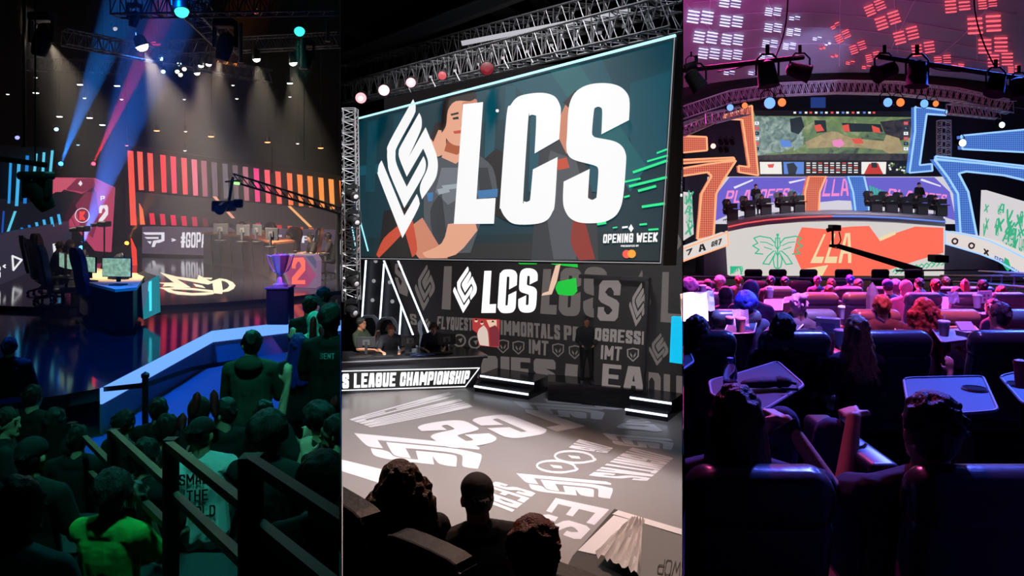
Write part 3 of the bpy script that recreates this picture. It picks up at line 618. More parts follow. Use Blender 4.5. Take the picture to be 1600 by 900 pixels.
t('OU', [(1005, 580), (1067, 588), (1067, 640), (1004, 628)], 1); logo(art, BW, [(1013, 518), (1044, 520), (1044, 574), (1014, 570)], .012, 1)
# small bright picture of the players and the green figure shown on the wall
PH = [scr(0xB03A3A), scr(0xD9C4B8), scr(0x7A2E38), scr(0x16C23A), scr(0xE8C0A8), scr(0x101010)]
art.poly(BW.pts([(738, 497), (781, 499), (780, 543), (748, 540), (745, 520), (738, 515)], .012), 3)
art.poly(BW.pts(spl([(748, 515), (756, 508), (762, 518), (764, 541), (750, 539), (746, 525)]), .014), 4); art.poly(BW.pts(spl([(764, 512), (774, 508), (780, 518), (779, 541), (766, 541)]), .0145), 5)
art.poly(BW.pts([(760, 500), (776, 500), (776, 512), (766, 514)], .0135), 7)
for cx_, cy_ in ((753, 505), (770, 504), (744, 501)): art.poly(BW.pts(circ(cx_, cy_, 2.6), .015), 7); art.poly(BW.pts([(cx_-2.8, cy_-.5), (cx_, cy_-3.6), (cx_+2.8, cy_-.5)], .0155), 8)
art.poly(BW.pts(spl([(872, 440), (900, 434), (902, 455), (893, 462), (872, 460), (868, 450)]), .014), 6); art.poly(BW.pts([(808, 409), (842, 409), (838, 413), (812, 413)], .014), 6)
art.poly(BW.pts([(858, 409), (902, 409), (903, 418), (862, 413)], .014), 6)
art.poly(BW.pts([(876, 412), (870, 440), (862, 460), (846, 462), (848, 458), (857, 455), (862, 435), (868, 415)], .014), 7)
clip(art, ROOM2); mk('lettering', art, [K, G, LW]+PH, wallT)
# ---- cyan panel beside the right partition
mb = MB(); CP = Plane(BW.p+BW.n*.5, BW.n); mb.slab(CP.pts([(1049, 495), (1068, 496), (1068, 569), (1046, 566)]), -CP.n*.12); clip(mb, ROOM2)
mk('display_screen', mb, emi('cyan_display', rgb(0, 190, 235), 1.0), label='narrow bright cyan display in front of the dark lettered wall', category='screen')
# ---- kerb step with two light lines along the wall foot
KERB = pbr('kerb_black', (.015, .015, .02), .25); LT = emi('white_light_line', (.8, .85, 1), 2.2)
for i, (x0, x1, lab) in enumerate(((776, 858, 'black step with two white light lines under the SERIES lettering'), (1004, 1067, 'black step with two white light lines right of the black portal'))):
    T = thing('light_step', lab, 'step', tuple(on_z(x0, 605, 0)), 0, 'lit steps along the back wall')
    pa = BW.hit(x0, 605, .02); pb = BW.hit(x1, 640, .02); pa.z = pb.z = 0; n = BW.n; n = Vector((n.x, n.y, 0)).normalized(); mb = MB()
    for d0, d1, z in ((.0, .7, .34), (.7, .95, .16)): mb.slab([pa+n*d0, pb+n*d0, pb+n*d1, pa+n*d1], Vector((0, 0, z)))
    clip(mb, ROOM2); mk('step_block', mb, KERB, T)
    for d, z in ((.71, .3), (.96, .12)):
        mb = MB(); up = Vector((0, 0, 1)); mb.slab([pa+n*d+up*(z-.02), pb+n*d+up*(z-.02), pb+n*d+up*(z+.02), pa+n*d+up*(z+.02)], n*.015); clip(mb, ROOM2); mk('light_line', mb, LT, T)
# ---- portal: box standing before the wall, with a dark gap where someone waits
PB = vplane(on_z(928, 632, .0), on_z(1012, 640, .0)); T = thing('stage_portal', 'tall black entrance box with grey league lettering standing before the back wall', 'portal', tuple(on_z(960, 640, 0)))
GB = pbr('black_gloss_panel', (.012, .012, .014), .15)
fr = [PB.hit(928, 434), PB.hit(1012, 436), PB.hit(1008, 626), PB.hit(928, 612)]
mb = MB(); mb.slab(fr, -PB.n*.9); mk('portal_block', mb, [K], T)
mb = MB(); mb.slab([PB.hit(908, 428, -.1), PB.hit(1015, 434, -.1), PB.hit(1015, 438, -.1), PB.hit(908, 433, -.1)], PB.n*.2); mb.slab([PB.hit(1009, 434, .0), PB.hit(1015, 434, .0), PB.hit(1008, 640, .0), PB.hit(1005, 638, 0)], PB.n*.1); mk('portal_frame', mb, BLACK, T)
mb = MB(); b0 = [on_z(856, 614, 0), on_z(856, 626, 0), on_z(1004, 642, 0), on_z(1016, 628, 0)]
mb.slab([Vector((p.x, p.y, 0)) for p in b0], Vector((0, 0, .42))); mk('portal_plinth', mb, GB, T)
art = MB(); t2 = lambda s, q, m=1, **k: put_text(art, PB, s, q, .012, m, **k)
t2('S', [(937, 438), (971, 438), (965, 502), (933, 501)], 1, tx=.3); logo(art, PB, [(984, 440), (1014, 440), (1010, 514), (982, 508)], .012, 1)
t2('OGRESSI', [(930, 512), (1008, 518), (1007, 539), (929, 532)], 1, tx=.4); t2('IMT', [(939, 539), (972, 542), (970, 564), (938, 561)], 1); shield(art, PB, 989, 554, 8.5, .012, 1)
t2('EA', [(942, 568), (1006, 574), (1005, 614), (940, 606)], 1, tx=.34); mk('lettering', art, [K, G2], T)
person(tuple(on_z(917, 600, .42)-Vector((0, 0, 0))), R(180), 'dark figure waiting in the gap beside the black entrance box', 'stand', ('lap', 'lap'), pants=0x08080a, shirt=0x08080a, sleeves='long', skin='tan', scale=.84, vox=.025, face=False)
# ---- slanting light tubes at the left end of the wall
TP = Plane(BW.p+BW.n*.35, BW.n); TUBE = emi('cool_white_tube', (.72, .8, 1), 2.5)
for (x0, y0, x1, y1), lab in zip(((572, 405, 564.5, 515), (600, 412, 590, 553), (599, 405, 652, 540), (621, 405, 675, 534), (627, 477, 622, 553)),
    ('upright light tube nearest the studio scaffold', 'upright light tube that starts at the meeting of the slanting one', 'slanting light tube that meets an upright tube at its top', 'outer slanting light tube beside the flame logos', 'short upright light tube between two slanting tubes')):
    mb = MB(); mb.cyl(TP.hit(x0, y0), TP.hit(x1, y1), .022, n=8); mk('light_tube', mb, TUBE, label=lab, category='light tube', group='tubes before the lettered wall')
DP = pbr('stage_set_black', (.02, .02, .022), .5)
mb = MB(); mb.slab([TP.hit(540, 395, -.12), TP.hit(600, 395, -.12), TP.hit(652, 560, -.12), TP.hit(540, 572, -.12)], -TP.n*.1); clip(mb, ROOM2)
mk('set_flat', mb, DP, label='plain black set panel with round bulbs behind the players', category='panel')
for i, (x, y) in enumerate(((587, 408), (584, 439), (582, 469), (579, 499), (613, 471), (611, 501), (640, 534), (609, 441))):
    mb = MB(); mb.ball(TP.hit(x, y, -.03), .05, 12, 8); mk('bulb', mb, emi('dim_bulb', (.55, .55, .6), .5), label='round frosted bulb on the black set panel, ' + ['topmost by the first tube', 'second down by the first tube', 'third down by the first tube', 'lowest by the first tube', 'upper between the inner tubes', 'lower between the inner tubes', 'single one nearest the slanting tubes foot', 'high between the inner tubes'][i], category='bulb', group='frosted bulbs on the black set panel', smooth=True)
# ---- hanging screen: solved as a true parallelogram hanging at an angle
def para(px, Y0):
    d = [Vector(((x-800)/F, 1, (HY-y)/F)) for x, y in px]     # TL TR BR BL ; depths k: TL+BR = TR+BL
    M = np.array([[-d[1].x, d[2].x, -d[3].x], [-d[1].y, d[2].y, -d[3].y], [-d[1].z, d[2].z, -d[3].z]]); k = np.linalg.solve(M, -np.array([d[0].x, d[0].y, d[0].z]))
    ks = [1]+list(k); s = Y0/ks[1]; return [Vector((0, 0, CZ))+v*(a*s) for v, a in zip(d, ks)]
SQ = para([(560, 186), (1054, 57), (1032, 411), (546, 403)], 11.0); SP = Plane(SQ[0], (SQ[1]-SQ[0]).cross(SQ[3]-SQ[0]))
T = thing('hanging_screen', 'huge hanging LED screen showing the white LCS logo over teal and players', 'screen', tuple(SQ[3]))
mb = MB(); mb.slab([SP.hit(x, y, -.02) for x, y in ((556, 184), (1058, 54), (1036, 415), (542, 406))], -SP.n*.3); clip(mb, ROOM2); mk('casing', mb, BLACK, T)
TE = [scr(0x002E3A), scr(0x003C4A), scr(0x004A5A), scr(0x045A62), scr(0x02252C), scr(0x0D2A2C), scr(0x232325)]
mb = MB(); P = lambda q, m, off=.004, s=False: mb.poly(SP.pts(spl(q) if s else q, off), m)
P([(560, 190), (1052, 62), (1030, 408), (549, 401)], 0, .002)
P([(700, 155), (1051, 64), (1049, 140), (960, 160), (700, 200)], 1, .004); P([(800, 130), (940, 92), (990, 200), (960, 260), (880, 210)], 2, .005); P([(860, 112), (905, 100), (1010, 260), (985, 300)], 3, .006)
P([(985, 130), (1048, 110), (1040, 250), (1000, 270), (980, 200)], 2, .005); P([(1010, 120), (1035, 112), (1028, 240), (1008, 250)], 6, .0055) if False else None
for x in (575, 615, 760, 790, 830, 925): P([(x, 195-(x-560)*.26), (x+16, 192-(x-560)*.26), (x+10, 300), (x-4, 300)], 1 if x < 700 else 2, .0065)
P([(560, 260), (600, 255), (598, 270), (558, 275)], 2, .006)
P([(549, 372), (1032, 360), (1030, 408), (549, 401)], 4, .006); P([(590, 385), (935, 375), (930, 407), (585, 402)], 6, .0068)
mb.mat(0); clip(mb, ROOM2); mk('picture_background', mb, TE, T)
# people shown on the screen
SK = [scr(0xC98064), scr(0xE2A285), scr(0xC2482E), scr(0x241816), scr(0x4A4E55), scr(0x6B7078), scr(0x2C3037), scr(0x8A2B22), scr(0x120E10), scr(0xA9552F), scr(0x9AA2AA), scr(0x3A74A8)]
mb = MB(); P = lambda q, m, off=.009, s=True: mb.poly(SP.pts(spl(q, 3) if s else q, off), m)
P([(600, 330), (640, 320), (660, 402), (590, 402)], 8, .008, False)
P([(845, 200), (905, 235), (930, 330), (935, 407), (830, 407), (838, 300)], 6, .0085); P([(860, 235), (900, 250), (915, 320), (900, 405), (865, 405), (850, 300)], 4, .009)
P([(895, 345), (915, 350), (930, 405), (905, 407), (892, 380)], 7, .0095); P([(870, 200), (890, 150), (905, 165), (902, 230), (885, 240)], 0, .009); P([(880, 160), (900, 140), (908, 165), (895, 175)], 3, .0095)
P([(868, 250), (885, 246), (890, 262), (872, 266)], 2, .0095)
P([(755, 250), (775, 232), (800, 245), (800, 350), (760, 330)], 8, .0085)
# second player's head behind the logo
P([(672, 225), (680, 198), (697, 195), (697, 240), (684, 245)], 1, .009); P([(672, 215), (680, 192), (697, 190), (699, 205), (685, 203), (677, 222)], 3, .0095)
# main player: jersey, neck, face, hair, arms
P([(664, 262), (690, 245), (720, 250), (745, 240), (770, 262), (778, 302), (760, 308), (752, 345), (735, 395), (668, 398), (662, 330)], 4, .01)
P([(690, 262), (730, 262), (735, 300), (700, 320), (680, 300)], 5, .0104); P([(672, 330), (690, 300), (700, 385), (680, 390)], 6, .0104); P([(745, 262), (762, 262), (770, 300), (750, 300)], 6, .0104)
P([(683, 296), (700, 292), (703, 300), (686, 304)], 10, .0108); P([(690, 290), (730, 285), (732, 292), (694, 297)], 10, .0108) ; P([(667, 302), (677, 300), (676, 314), (669, 315)], 11, .0108)
P([(745, 298), (778, 295), (777, 308), (748, 310)], 11, .0108)
P([(690, 246), (697, 225), (722, 222), (732, 240), (712, 256)], 1, .0105); P([(694, 236), (700, 216), (722, 216), (728, 232), (714, 242)], 9, .0109)
P([(693, 200), (695, 165), (712, 146), (740, 148), (748, 175), (745, 205), (727, 226), (708, 226), (696, 214)], 1, .011)
P([(722, 160), (745, 155), (748, 200), (730, 224), (722, 222)], 0, .0114)
P([(690, 208), (691, 170), (700, 147), (722, 139), (742, 142), (745, 152), (735, 158), (712, 158), (700, 172), (697, 196)], 3, .0118)
P([(704, 178), (716, 175), (717, 178), (705, 181)], 3, .0122); P([(707, 184), (716, 182), (717, 186), (708, 187)], 8, .0122); P([(708, 205), (722, 203), (723, 208), (710, 209)], 2, .0122); P([(722, 184), (727, 196), (720, 198)], 9, .0122)
P([(633, 360), (660, 340), (690, 390), (700, 404), (655, 404), (645, 390)], 0, .0112); P([(700, 350), (742, 345), (746, 360), (712, 398), (670, 403), (660, 395), (690, 380)], 1, .0115)
P([(588, 398), (600, 372), (625, 350), (634, 360), (610, 385), (592, 403)], 2, .0112); P([(630, 352), (645, 345), (652, 390), (644, 402)], 2, .0113)
mk('picture_players', mb, SK, T)
LM = MB(); WL = scr(0xF2F2F2, 1.05); GR = scr(0x1FE08A, 1.1); RD = scr(0xFF5A4A); OR = scr(0xFFA53A); CYN = scr(0x9FE8FF, 1.3)
for q in LOGO_PX+LCS_PX: LM.poly(SP.pts(spl(q, 4), .016), 0)
put_text(LM, SP, 'OPENING WEEK', [(943, 366), (1028, 363), (1027, 378), (942, 380)], .016, 0, tx=.36, ty=.18); put_text(LM, SP, 'PRESENTED BY', [(970, 383), (998, 382.5), (998, 385.5), (970, 386)], .016, 0)
LM.poly(SP.pts([(986, 350), (990, 357), (986, 363), (982, 357)], .016), 0); LM.poly(SP.pts([(972, 354), (981, 353), (981, 356), (972, 357)], .016), 0)
circ = lambda x, y, r: [(x+r*math.cos(k*math.pi/12), y+r*math.sin(k*math.pi/12)) for k in range(24)]
LM.poly(SP.pts(circ(979, 397, 6.5), .016), 2); LM.poly(SP.pts(circ(987, 396.6, 6.5), .017), 3)
for x0, y0, x1, y1, ww in ((990, 269, 1042, 251, 4), (1012, 252, 1043, 243, 3), (1027, 239, 1043, 233, 3), (977, 284, 1000, 279, 3), (984, 291, 1041, 277, 4), (998, 298, 1024, 291, 4), (976, 308, 983, 306, 3), (1004, 323, 1038, 318, 4), (934, 350, 946, 348, 4), (1000, 351, 1010, 350, 3), (1014, 359, 1028, 358, 3), (958, 356, 964, 355, 2)): ring_poly(LM, SP, [(x0, y0), (x1, y1)], ww, .016, 1, False)
ring_poly(LM, SP, [(551, 301), (575, 392)], 2.2, .016, 4, False); ring_poly(LM, SP, [(550, 355), (557, 391)], 2.2, .016, 4, False); LM.poly(SP.pts(circ(777, 173, 2.6), .016), 0); LM.poly(SP.pts(circ(586, 164.5+15, 0.1), .016), 0)
mk('picture_lettering', LM, [WL, GR, RD, OR, CYN], T)
mb = MB(); mb.cyl(SP.hit(560, 185, .03), SP.hit(1055, 55.5, .03), .022, n=8); mk('top_light_line', mb, emi('pale_cyan_line', (.35, .75, .9), 1.8), T)
mb = MB(); mb.cyl(SP.hit(548, 403.5, .02), SP.hit(1032, 411, .02), .008, n=6); mb.cyl(SP.hit(1054, 58, .02), SP.hit(1032, 411, .02), .008, n=6); mk('edge_light_line', mb, emi('grey_edge_line', (.6, .6, .65), .5), T)
# ---- trusses above the screen
def truss(p0, p1, size, bays, lab, group, m=ALU, r=.025, up=(0, 0, 1), clips=None):
    p0 = Vector(p0); p1 = Vector(p1); d = (p1-p0).normalized(); u = Vector(up); u = (u-d*u.dot(d)).normalized(); v = d.cross(u)
    T = thing('truss', lab, 'truss', tuple(p0), 0, group); c = [(u*a+v*b)*size/2 for a in (-1, 1) for b in (-1, 1)]
    for k in c:
        mb = MB(); mb.cyl(p0+k, p1+k, r, n=6)
        if clips: clip(mb, clips)
        mk('chord', mb, m, T)
    mb = MB()
    for i in range(bays):
        a = p0.lerp(p1, i/bays); b = p0.lerp(p1, (i+1)/bays); mid = (a+b)/2
        for j, k in ((0, 1), (1, 3), (3, 2), (2, 0)): mb.cyl(a+c[j], mid+c[k], r*.5, n=5); mb.cyl(mid+c[k], b+c[j], r*.5, n=5); mb.cyl(a+c[j], a+c[k], r*.5, n=5)
    if clips: clip(mb, clips)
    mk('bracing', mb, m, T); return T
sd = (SQ[1]-SQ[0]).normalized(); TR = pbr('truss_metal', (.09, .09, .1), .5, .6)
tb = [SP.hit(533, 150, -.2), SP.hit(1066, 15, -.2)]
truss(SP.hit(540, 148, -.1), SP.hit(1062, 20, -.1), .45, 26, 'aluminium truss running right above the hanging screen', 'trusses over the studio', TR, .022, clips=ROOM2)
truss(SP.hit(540, 118, -1.3), SP.hit(1050, -8, -1.3), .5, 26, 'rear aluminium truss above the lit strip', 'trusses over the studio', TR, .022, clips=ROOM2)
mb = MB(); mb.slab([SP.hit(720, 64, -.7), SP.hit(985, 13, -.7), SP.hit(985, 19, -.7), SP.hit(722, 71, -.7)], Vector((0, .05, 0))); mk('light_strip', mb, emi('grey_strip_light', (.5, .5, .55), .9), label='long grey strip light lying between the two studio trusses', category='light strip')
rd = random.Random(5); CL = pbr('clamp_metal', (.15, .15, .16), .5, .7)
for i in range(14):
    u = i/13; x = 560+u*490; y = 150-u*128; T = thing('truss_clamp', 'small grey hook clamp with stub pipe on the studio truss, %s from the scaffold end' % ['first', 'second', 'third', 'fourth', 'fifth', 'sixth', 'seventh', 'eighth', 'ninth', 'tenth', 'eleventh', 'twelfth', 'thirteenth', 'last'][i], 'clamp', tuple(SP.hit(x, y, .15)), 0, 'hook clamps on the studio truss')
    mb = MB(); p = SP.hit(x, y, .15); mb.cyl(p, p+Vector((.1, -.06, -.2)), .012, n=6); mk('pipe', mb, CL, T); mb = MB(); mb.box(p, (.06, .05, .05)); mk('hook', mb, CL, T)
# red spot lamps
for i, (x, y, r, c, s) in enumerate(((564, 153, 9, (1, .45, .5), 1.4), (600, 141, 9, (1, .5, .55), 2.2), (642, 129, 8, (1, .45, .5), 1.8), (691, 118, 7, (.8, .1, .12), .9), (761, 107, 11, (.35, .01, .03), .6))):
    pb = SP.hit(x, y, .5); T = thing('spot_lamp', ['pink lamp closest to the scaffold over the screen', 'brightest pink lamp over the screen corner', 'pink lamp third along above the screen', 'dim red lamp above the player on the screen', 'dark red lamp above the L of the big screen'][i], 'spotlight', tuple(pb), 0, 'coloured lamps above the hanging screen')
    rr = r/F*pb.y; d = Vector((.05, -.85, -.3)).normalized(); mb = MB(); mb.cyl(pb-d*.35, pb, rr*.7, rr*1.05, 16); mk('housing', mb, BLACKM, T)
    mb = MB(); mb.lathe(pb+d*.005, [(rr*.95, 0), (rr*.8, .02), (rr*.4, .04), (0, .045)], 16, d); mk('lens', mb, emi('lens_red_%d' % i, c, s), T, smooth=True)
    mb = MB(); mb.lathe(pb+d*.05, [(0.0, .0), (rr*.4, 0), (rr*.4, .01), (0, .012)], 12, d); mk('glowing_core', mb, emi('lens_core_%d' % i, (1, .8, .8) if i < 3 else c, 3 if i < 3 else .8), T)
    mb = MB(); mb.tube([pb-d*.2+Vector((-rr, 0, 0)), pb-d*.2+Vector((-rr, 0, rr*2)), pb-d*.2+Vector((0, 0, rr*2.6)), pb-d*.2+Vector((rr, 0, rr*2)), pb-d*.2+Vector((rr, 0, 0))], .015, 6); mk('yoke', mb, BLACKM, T)
# roof beams
BM = pbr('roof_beam', (.09, .09, .095), .7)
for i, (a, b, lab) in enumerate((((533, 40, 24), (700, 110, 18), 'sloping dark roof beam over the screen corner'), ((533, 95, 22), (860, -30, 16), 'long dark roof beam crossing the ceiling'), ((820, -20, 20), (900, 60, 20), 'short roof beam running down behind the rear truss'), ((700, -20, 20), (835, -20+60, 20), 'roof beam that meets the short beam'), ((900, -30, 18), (1066, 30, 18), 'roof beam near the right partition'))):
    p, q = at(*a), at(*b); mb = MB(); mb.frame(q-p); d = (q-p).normalized(); uu = Vector((0, 0, 1)); uu = (uu-d*uu.dot(d)).normalized(); vv = d.cross(uu)
    for off, hw, hh in ((.14, .12, .015), (-.14, .12, .015), (0, .012, .14)):
        c = [p+uu*(off+s1*hh)+vv*(s2*hw) for s1, s2 in ((-1, -1), (-1, 1), (1, 1), (1, -1))]; mb.slab(c, q-p)
    clip(mb, ROOM2); mk('roof_beam', mb, BM, label=lab, category='beam')
# scaffold column at the partition
truss(at(545, 170, 15.5), at(549, 470, 15.5), .3, 16, 'upright scaffold tower beside the hanging screen edge', 'upright scaffold towers', ALU, .02, up=(0, 1, 0), clips=ROOM2)
truss(at(1054, 120, 13.4), at(1054, 300, 13.4), .25, 12, 'upright scaffold tower behind the right edge of the hanging screen', 'upright scaffold towers', ALU, .02, up=(0, 1, 0), clips=ROOM2)
for i, (x, y) in enumerate(((551, 440), (549, 485), (552, 345), (550, 305))):
    p = at(x, y, 15.0); T = thing('moving_light', 'black moving lamp on the scaffold, number %s from the top' % ('three', 'four', 'two', 'one')[i] if False else ['black lamp on the scaffold level with the flame logos', 'lowest black lamp on the scaffold above the standing player', 'black lamp on the scaffold beside the red sleeves', 'topmost black lamp on the scaffold'][i], 'spotlight', tuple(p), 0, 'lamps on the scaffold tower')
    mb = MB(); mb.lathe(p, [(.03, -.14), (.09, -.12), (.11, 0), (.1, .12), (.05, .16)], 14, (.6, -.7, -.2)); mk('lamp_head', mb, BLACKM, T, smooth=True)
    mb = MB(); mb.box(p+Vector((0, .05, .17)), (.2, .16, .08)); mb.box(p+Vector((-.13, .03, .05)), (.025, .06, .26)); mb.box(p+Vector((.13, .03, .05)), (.025, .06, .26)); mk('yoke', mb, BLACKM, T)
    mb = MB(); mb.lathe(p+Vector((.6, -.7, -.2)).normalized()*.165, [(.05, 0), (.03, .01), (0, .012)], 12, (.6, -.7, -.2)); mk('lens', mb, pbr('glass_lens', (.5, .5, .55), .1), T)
mb = MB(); mb.slab([SP.hit(1040, 302, -2), SP.hit(1066, 303, -2), SP.hit(1066, 307, -2), SP.hit(1040, 306, -2)], Vector((0, .05, 0))); clip(mb, ROOM2); mk('light_strip', mb, TUBE, label='short white strip light right of the hanging screen', category='light strip')
# ---- players' desk
D0 = on_z(533.5, 617, 0); D1 = on_z(742, 606, 0); DPn = vplane(D0, D1); dn = Vector((DPn.n.x, DPn.n.y, 0)).normalized(); dd = (D1-D0).normalized()
T = thing('player_desk', 'long black players desk with LEAGUE CHAMPIONSHIP LED front', 'desk', tuple(D0))
tz = .74; mb = MB(); e0, e1 = DPn.hit(534, 572), DPn.hit(762, 568); e0.z = e1.z = tz
mb.slab([e0-dn*1.1, e1-dn*1.1-dd*.2, e1, e0], Vector((0, 0, -.07))); clip(mb, ROOM2); mk('desktop', mb, pbr('desk_black', (.02, .02, .025), .35), T)
f0, f1 = D0.copy(), D1.copy(); mb = MB(); g0 = e0.copy(); g1 = DPn.hit(756, 577); g0.z = g1.z = tz-.07; mb.slab([g0-dn*.06, g1-dn*.06, f1-dn*.06, f0-dn*.06], -dn*.08); clip(mb, ROOM2); mk('front_panel', mb, pbr('desk_front', (.04, .045, .06), .4), T)
mb = MB(); FPn = Plane(DPn.p-dn*.055, DPn.n)
mb.poly(FPn.pts([(534, 581), (746, 577), (728, 601), (534, 609)], .004), 0)
for a, b in (((533, 580), (749, 575)), ((533, 610), (727, 604)), ((749, 575), (727, 604)), ((533, 577), (533, 577.1))): ring_poly(mb, FPn, [a, b], 1.6, .01, 1, False)
put_text(mb, FPn, 'S LEAGUE CHAMPIONSHIP', [(535, 584), (735, 579), (731, 599), (535, 607)], .012, 1, tx=.4, ty=.2)
clip(mb, ROOM2); mk('led_front', mb, [scr(0x141414), scr(0xFFFFFF, 1.3)], T)
mb = MB(); mb.slab([e0+dn*.005, e1+dn*.005, e1+dn*.005-Vector((0, 0, .03)), e0+dn*.005-Vector((0, 0, .03))], -dn*.004); clip(mb, ROOM2); mk('desk_edge', mb, pbr('desk_edge_silver', (.5, .52, .6), .3, .5), T)
mb = MB(); mb.slab([D1+dd*-1.0-dn*.9, D1+dd*-.1-dn*.9, D1+dd*-.1-dn*.15, D1+dd*-1.0-dn*.15], Vector((0, 0, .66))); mk('desk_base', mb, BLACK, T)
SEAT = pbr('white_chair_shell', (.6, .6, .62), .5); CHB = pbr('chair_black_foam', (.03, .03, .035), .7)
def gaming_chair(loc, rz, label, m_shell, m_pad, group, face_m=None):
    T = thing('gaming_chair', label, 'chair', loc, rz, group)   # sitter faces +y
    mb = MB(); mb.rbox((0, .02, .46), (.52, .5, .12), .05); mk('seat', mb, m_pad, T, world=False, smooth=True)
    prof = [(.2, .5), (.25, .7), (.22, .9), (.27, 1.1), (.25, 1.24), (.15, 1.36), (.08, 1.38)]
    out = [(x, z) for x, z in prof]+[(-x, z) for x, z in reversed(prof)]
    mb = MB(); tilt = lambda x, z, o: Vector((x, -.22-(z-.5)*.18+o, z)); mb.slab([tilt(x, z, 0) for x, z in spl(out, 3)], Vector((0, -.09, 0))); mk('backrest', mb, m_shell, T, world=False, smooth=True)
    mb = MB(); mb.slab([tilt(x*.62, .5+(z-.5)*.94, .012) for x, z in spl(out, 3)], Vector((0, .03, 0))); mk('back_cushion', mb, m_pad, T, world=False)
    mb = MB(); mb.slab([tilt(x*.5, .55+(z-.5)*.85, -.105) for x, z in spl(out, 3)], Vector((0, .012, 0))); mk('rear_panel', mb, face_m or m_pad, T, world=False)
    for s in (-1, 1):
        mb = MB(); mb.box((s*.31, .0, .68), (.08, .28, .035)); mb.box((s*.31, -.02, .57), (.03, .05, .2)); mk('armrest', mb, CHB, T, world=False)
    mb = MB(); mb.cyl((0, 0, .1), (0, 0, .42), .03, n=10); mk('gas_lift', mb, BLACKM, T, world=False)
    for k in range(5):
        a = k*2*math.pi/5; e = Vector((.3*math.cos(a), .3*math.sin(a), .07)); mb = MB(); mb.cyl((0, 0, .12), e, .028, .018, 8); L = mk('leg', mb, BLACKM, T, world=False)
        mb = MB(); mb.cyl(e+Vector((-.02, 0, -.035)), e+Vector((.02, 0, -.035)), .035, n=10); mk('caster', mb, BLACKM, L, world=False)
    return T
def monitor(loc, rz, label, group, back=True, scrm=None, wd=.56):
    T = thing('monitor', label, 'monitor', loc, rz, group)   # screen faces +y
    mb = MB(); mb.rbox((0, 0, .32), (wd, .03, wd*.6), .012); mk('casing', mb, CHB, T, world=False); mb = MB(); mb.box((0, .017, .32), (wd-.03, .003, wd*.6-.03)); mk('screen', mb, scrm or scr(0x446688, .8), T, world=False)
    mb = MB(); mb.box((0, -.04, .2), (.06, .04, .28)); mb.box((0, -.03, .01), (.24, .18, .02)); mk('stand', mb, CHB, T, world=False)
    mb = MB(); mb.box((0, -.03, .32), (.16, .03, .12)); mk('rear_hub', mb, pbr('monitor_hub', (.1, .1, .11), .5), T, world=False); return T
face = math.atan2(dn.y, dn.x)-math.pi/2
def dp(x, back, z=0):   # a place at the desk: pixel column on the front edge, metres behind it
    u = x
    for _ in range(12):
        p = DPn.hit(u, 590); p.z = z; p = p-dn*back; u += (x-(800+F*p.x/p.y))*.8
    return p
for i, x in enumerate((572, 641, 698)):
    monitor(tuple(dp(x, .45, tz)), face+math.pi, ['monitor back beside the player in green', 'monitor back between the two headset players', 'monitor back at the free end of the players desk'][i], 'monitors on the players desk', wd=.42)
for i, (x, l) in enumerate(((610, 'player with headset bent behind the desk under an upright tube'), (676, 'player with headset at the desk beneath the flame logo'))):
    gaming_chair(tuple(dp(x-4, 1.5, 0)), face, ['pale player chair behind the headset player under the tubes', 'pale player chair behind the headset player near the logo'][i], SEAT, CHB, 'player chairs at the desk')
    person(tuple(dp(x, 1.15, .06)), face, l, 'sit', ('desk', 'desk'), lean=18, shirt=0x2a2e38, hair='short', hairc='auburn' if i == 0 else 'brown', headset=True, face=True, vox=.018, scale=1.06)
gaming_chair(tuple(dp(577, 1.9, 0)), face, 'pale player chair behind the man in green', SEAT, CHB, 'player chairs at the desk')
person(tuple(dp(563, 1.2, .0)), face+R(60), 'man in a dark green shirt standing at the desk end', 'sit', ('phone', 'desk'), shirt=0x24301f, pants=0x222222, hair='short', hairc='black', skin='tan', face=True, vox=.018, scale=1.18)
for i, (x, b) in enumerate(((600, .3), (655, .3), (665, .25), (690, .35), (560, .3))):
    mb = MB(); c = dp(x, b, tz+.012); mb.rbox(tuple(c), (.42, .15, .022), .008, rz=face); mk('keyboard', mb, pbr('keyboard_blue', rgb(80, 110, 190), .5) if i in (1, 2) else CHB, label='%s keyboard on the players desk near %s' % (('blue' if i in (1, 2) else 'black'), ['the bent headset player', 'the logo-side player', 'the last headset player', 'the free monitor', 'the man in green'][i]), category='keyboard')
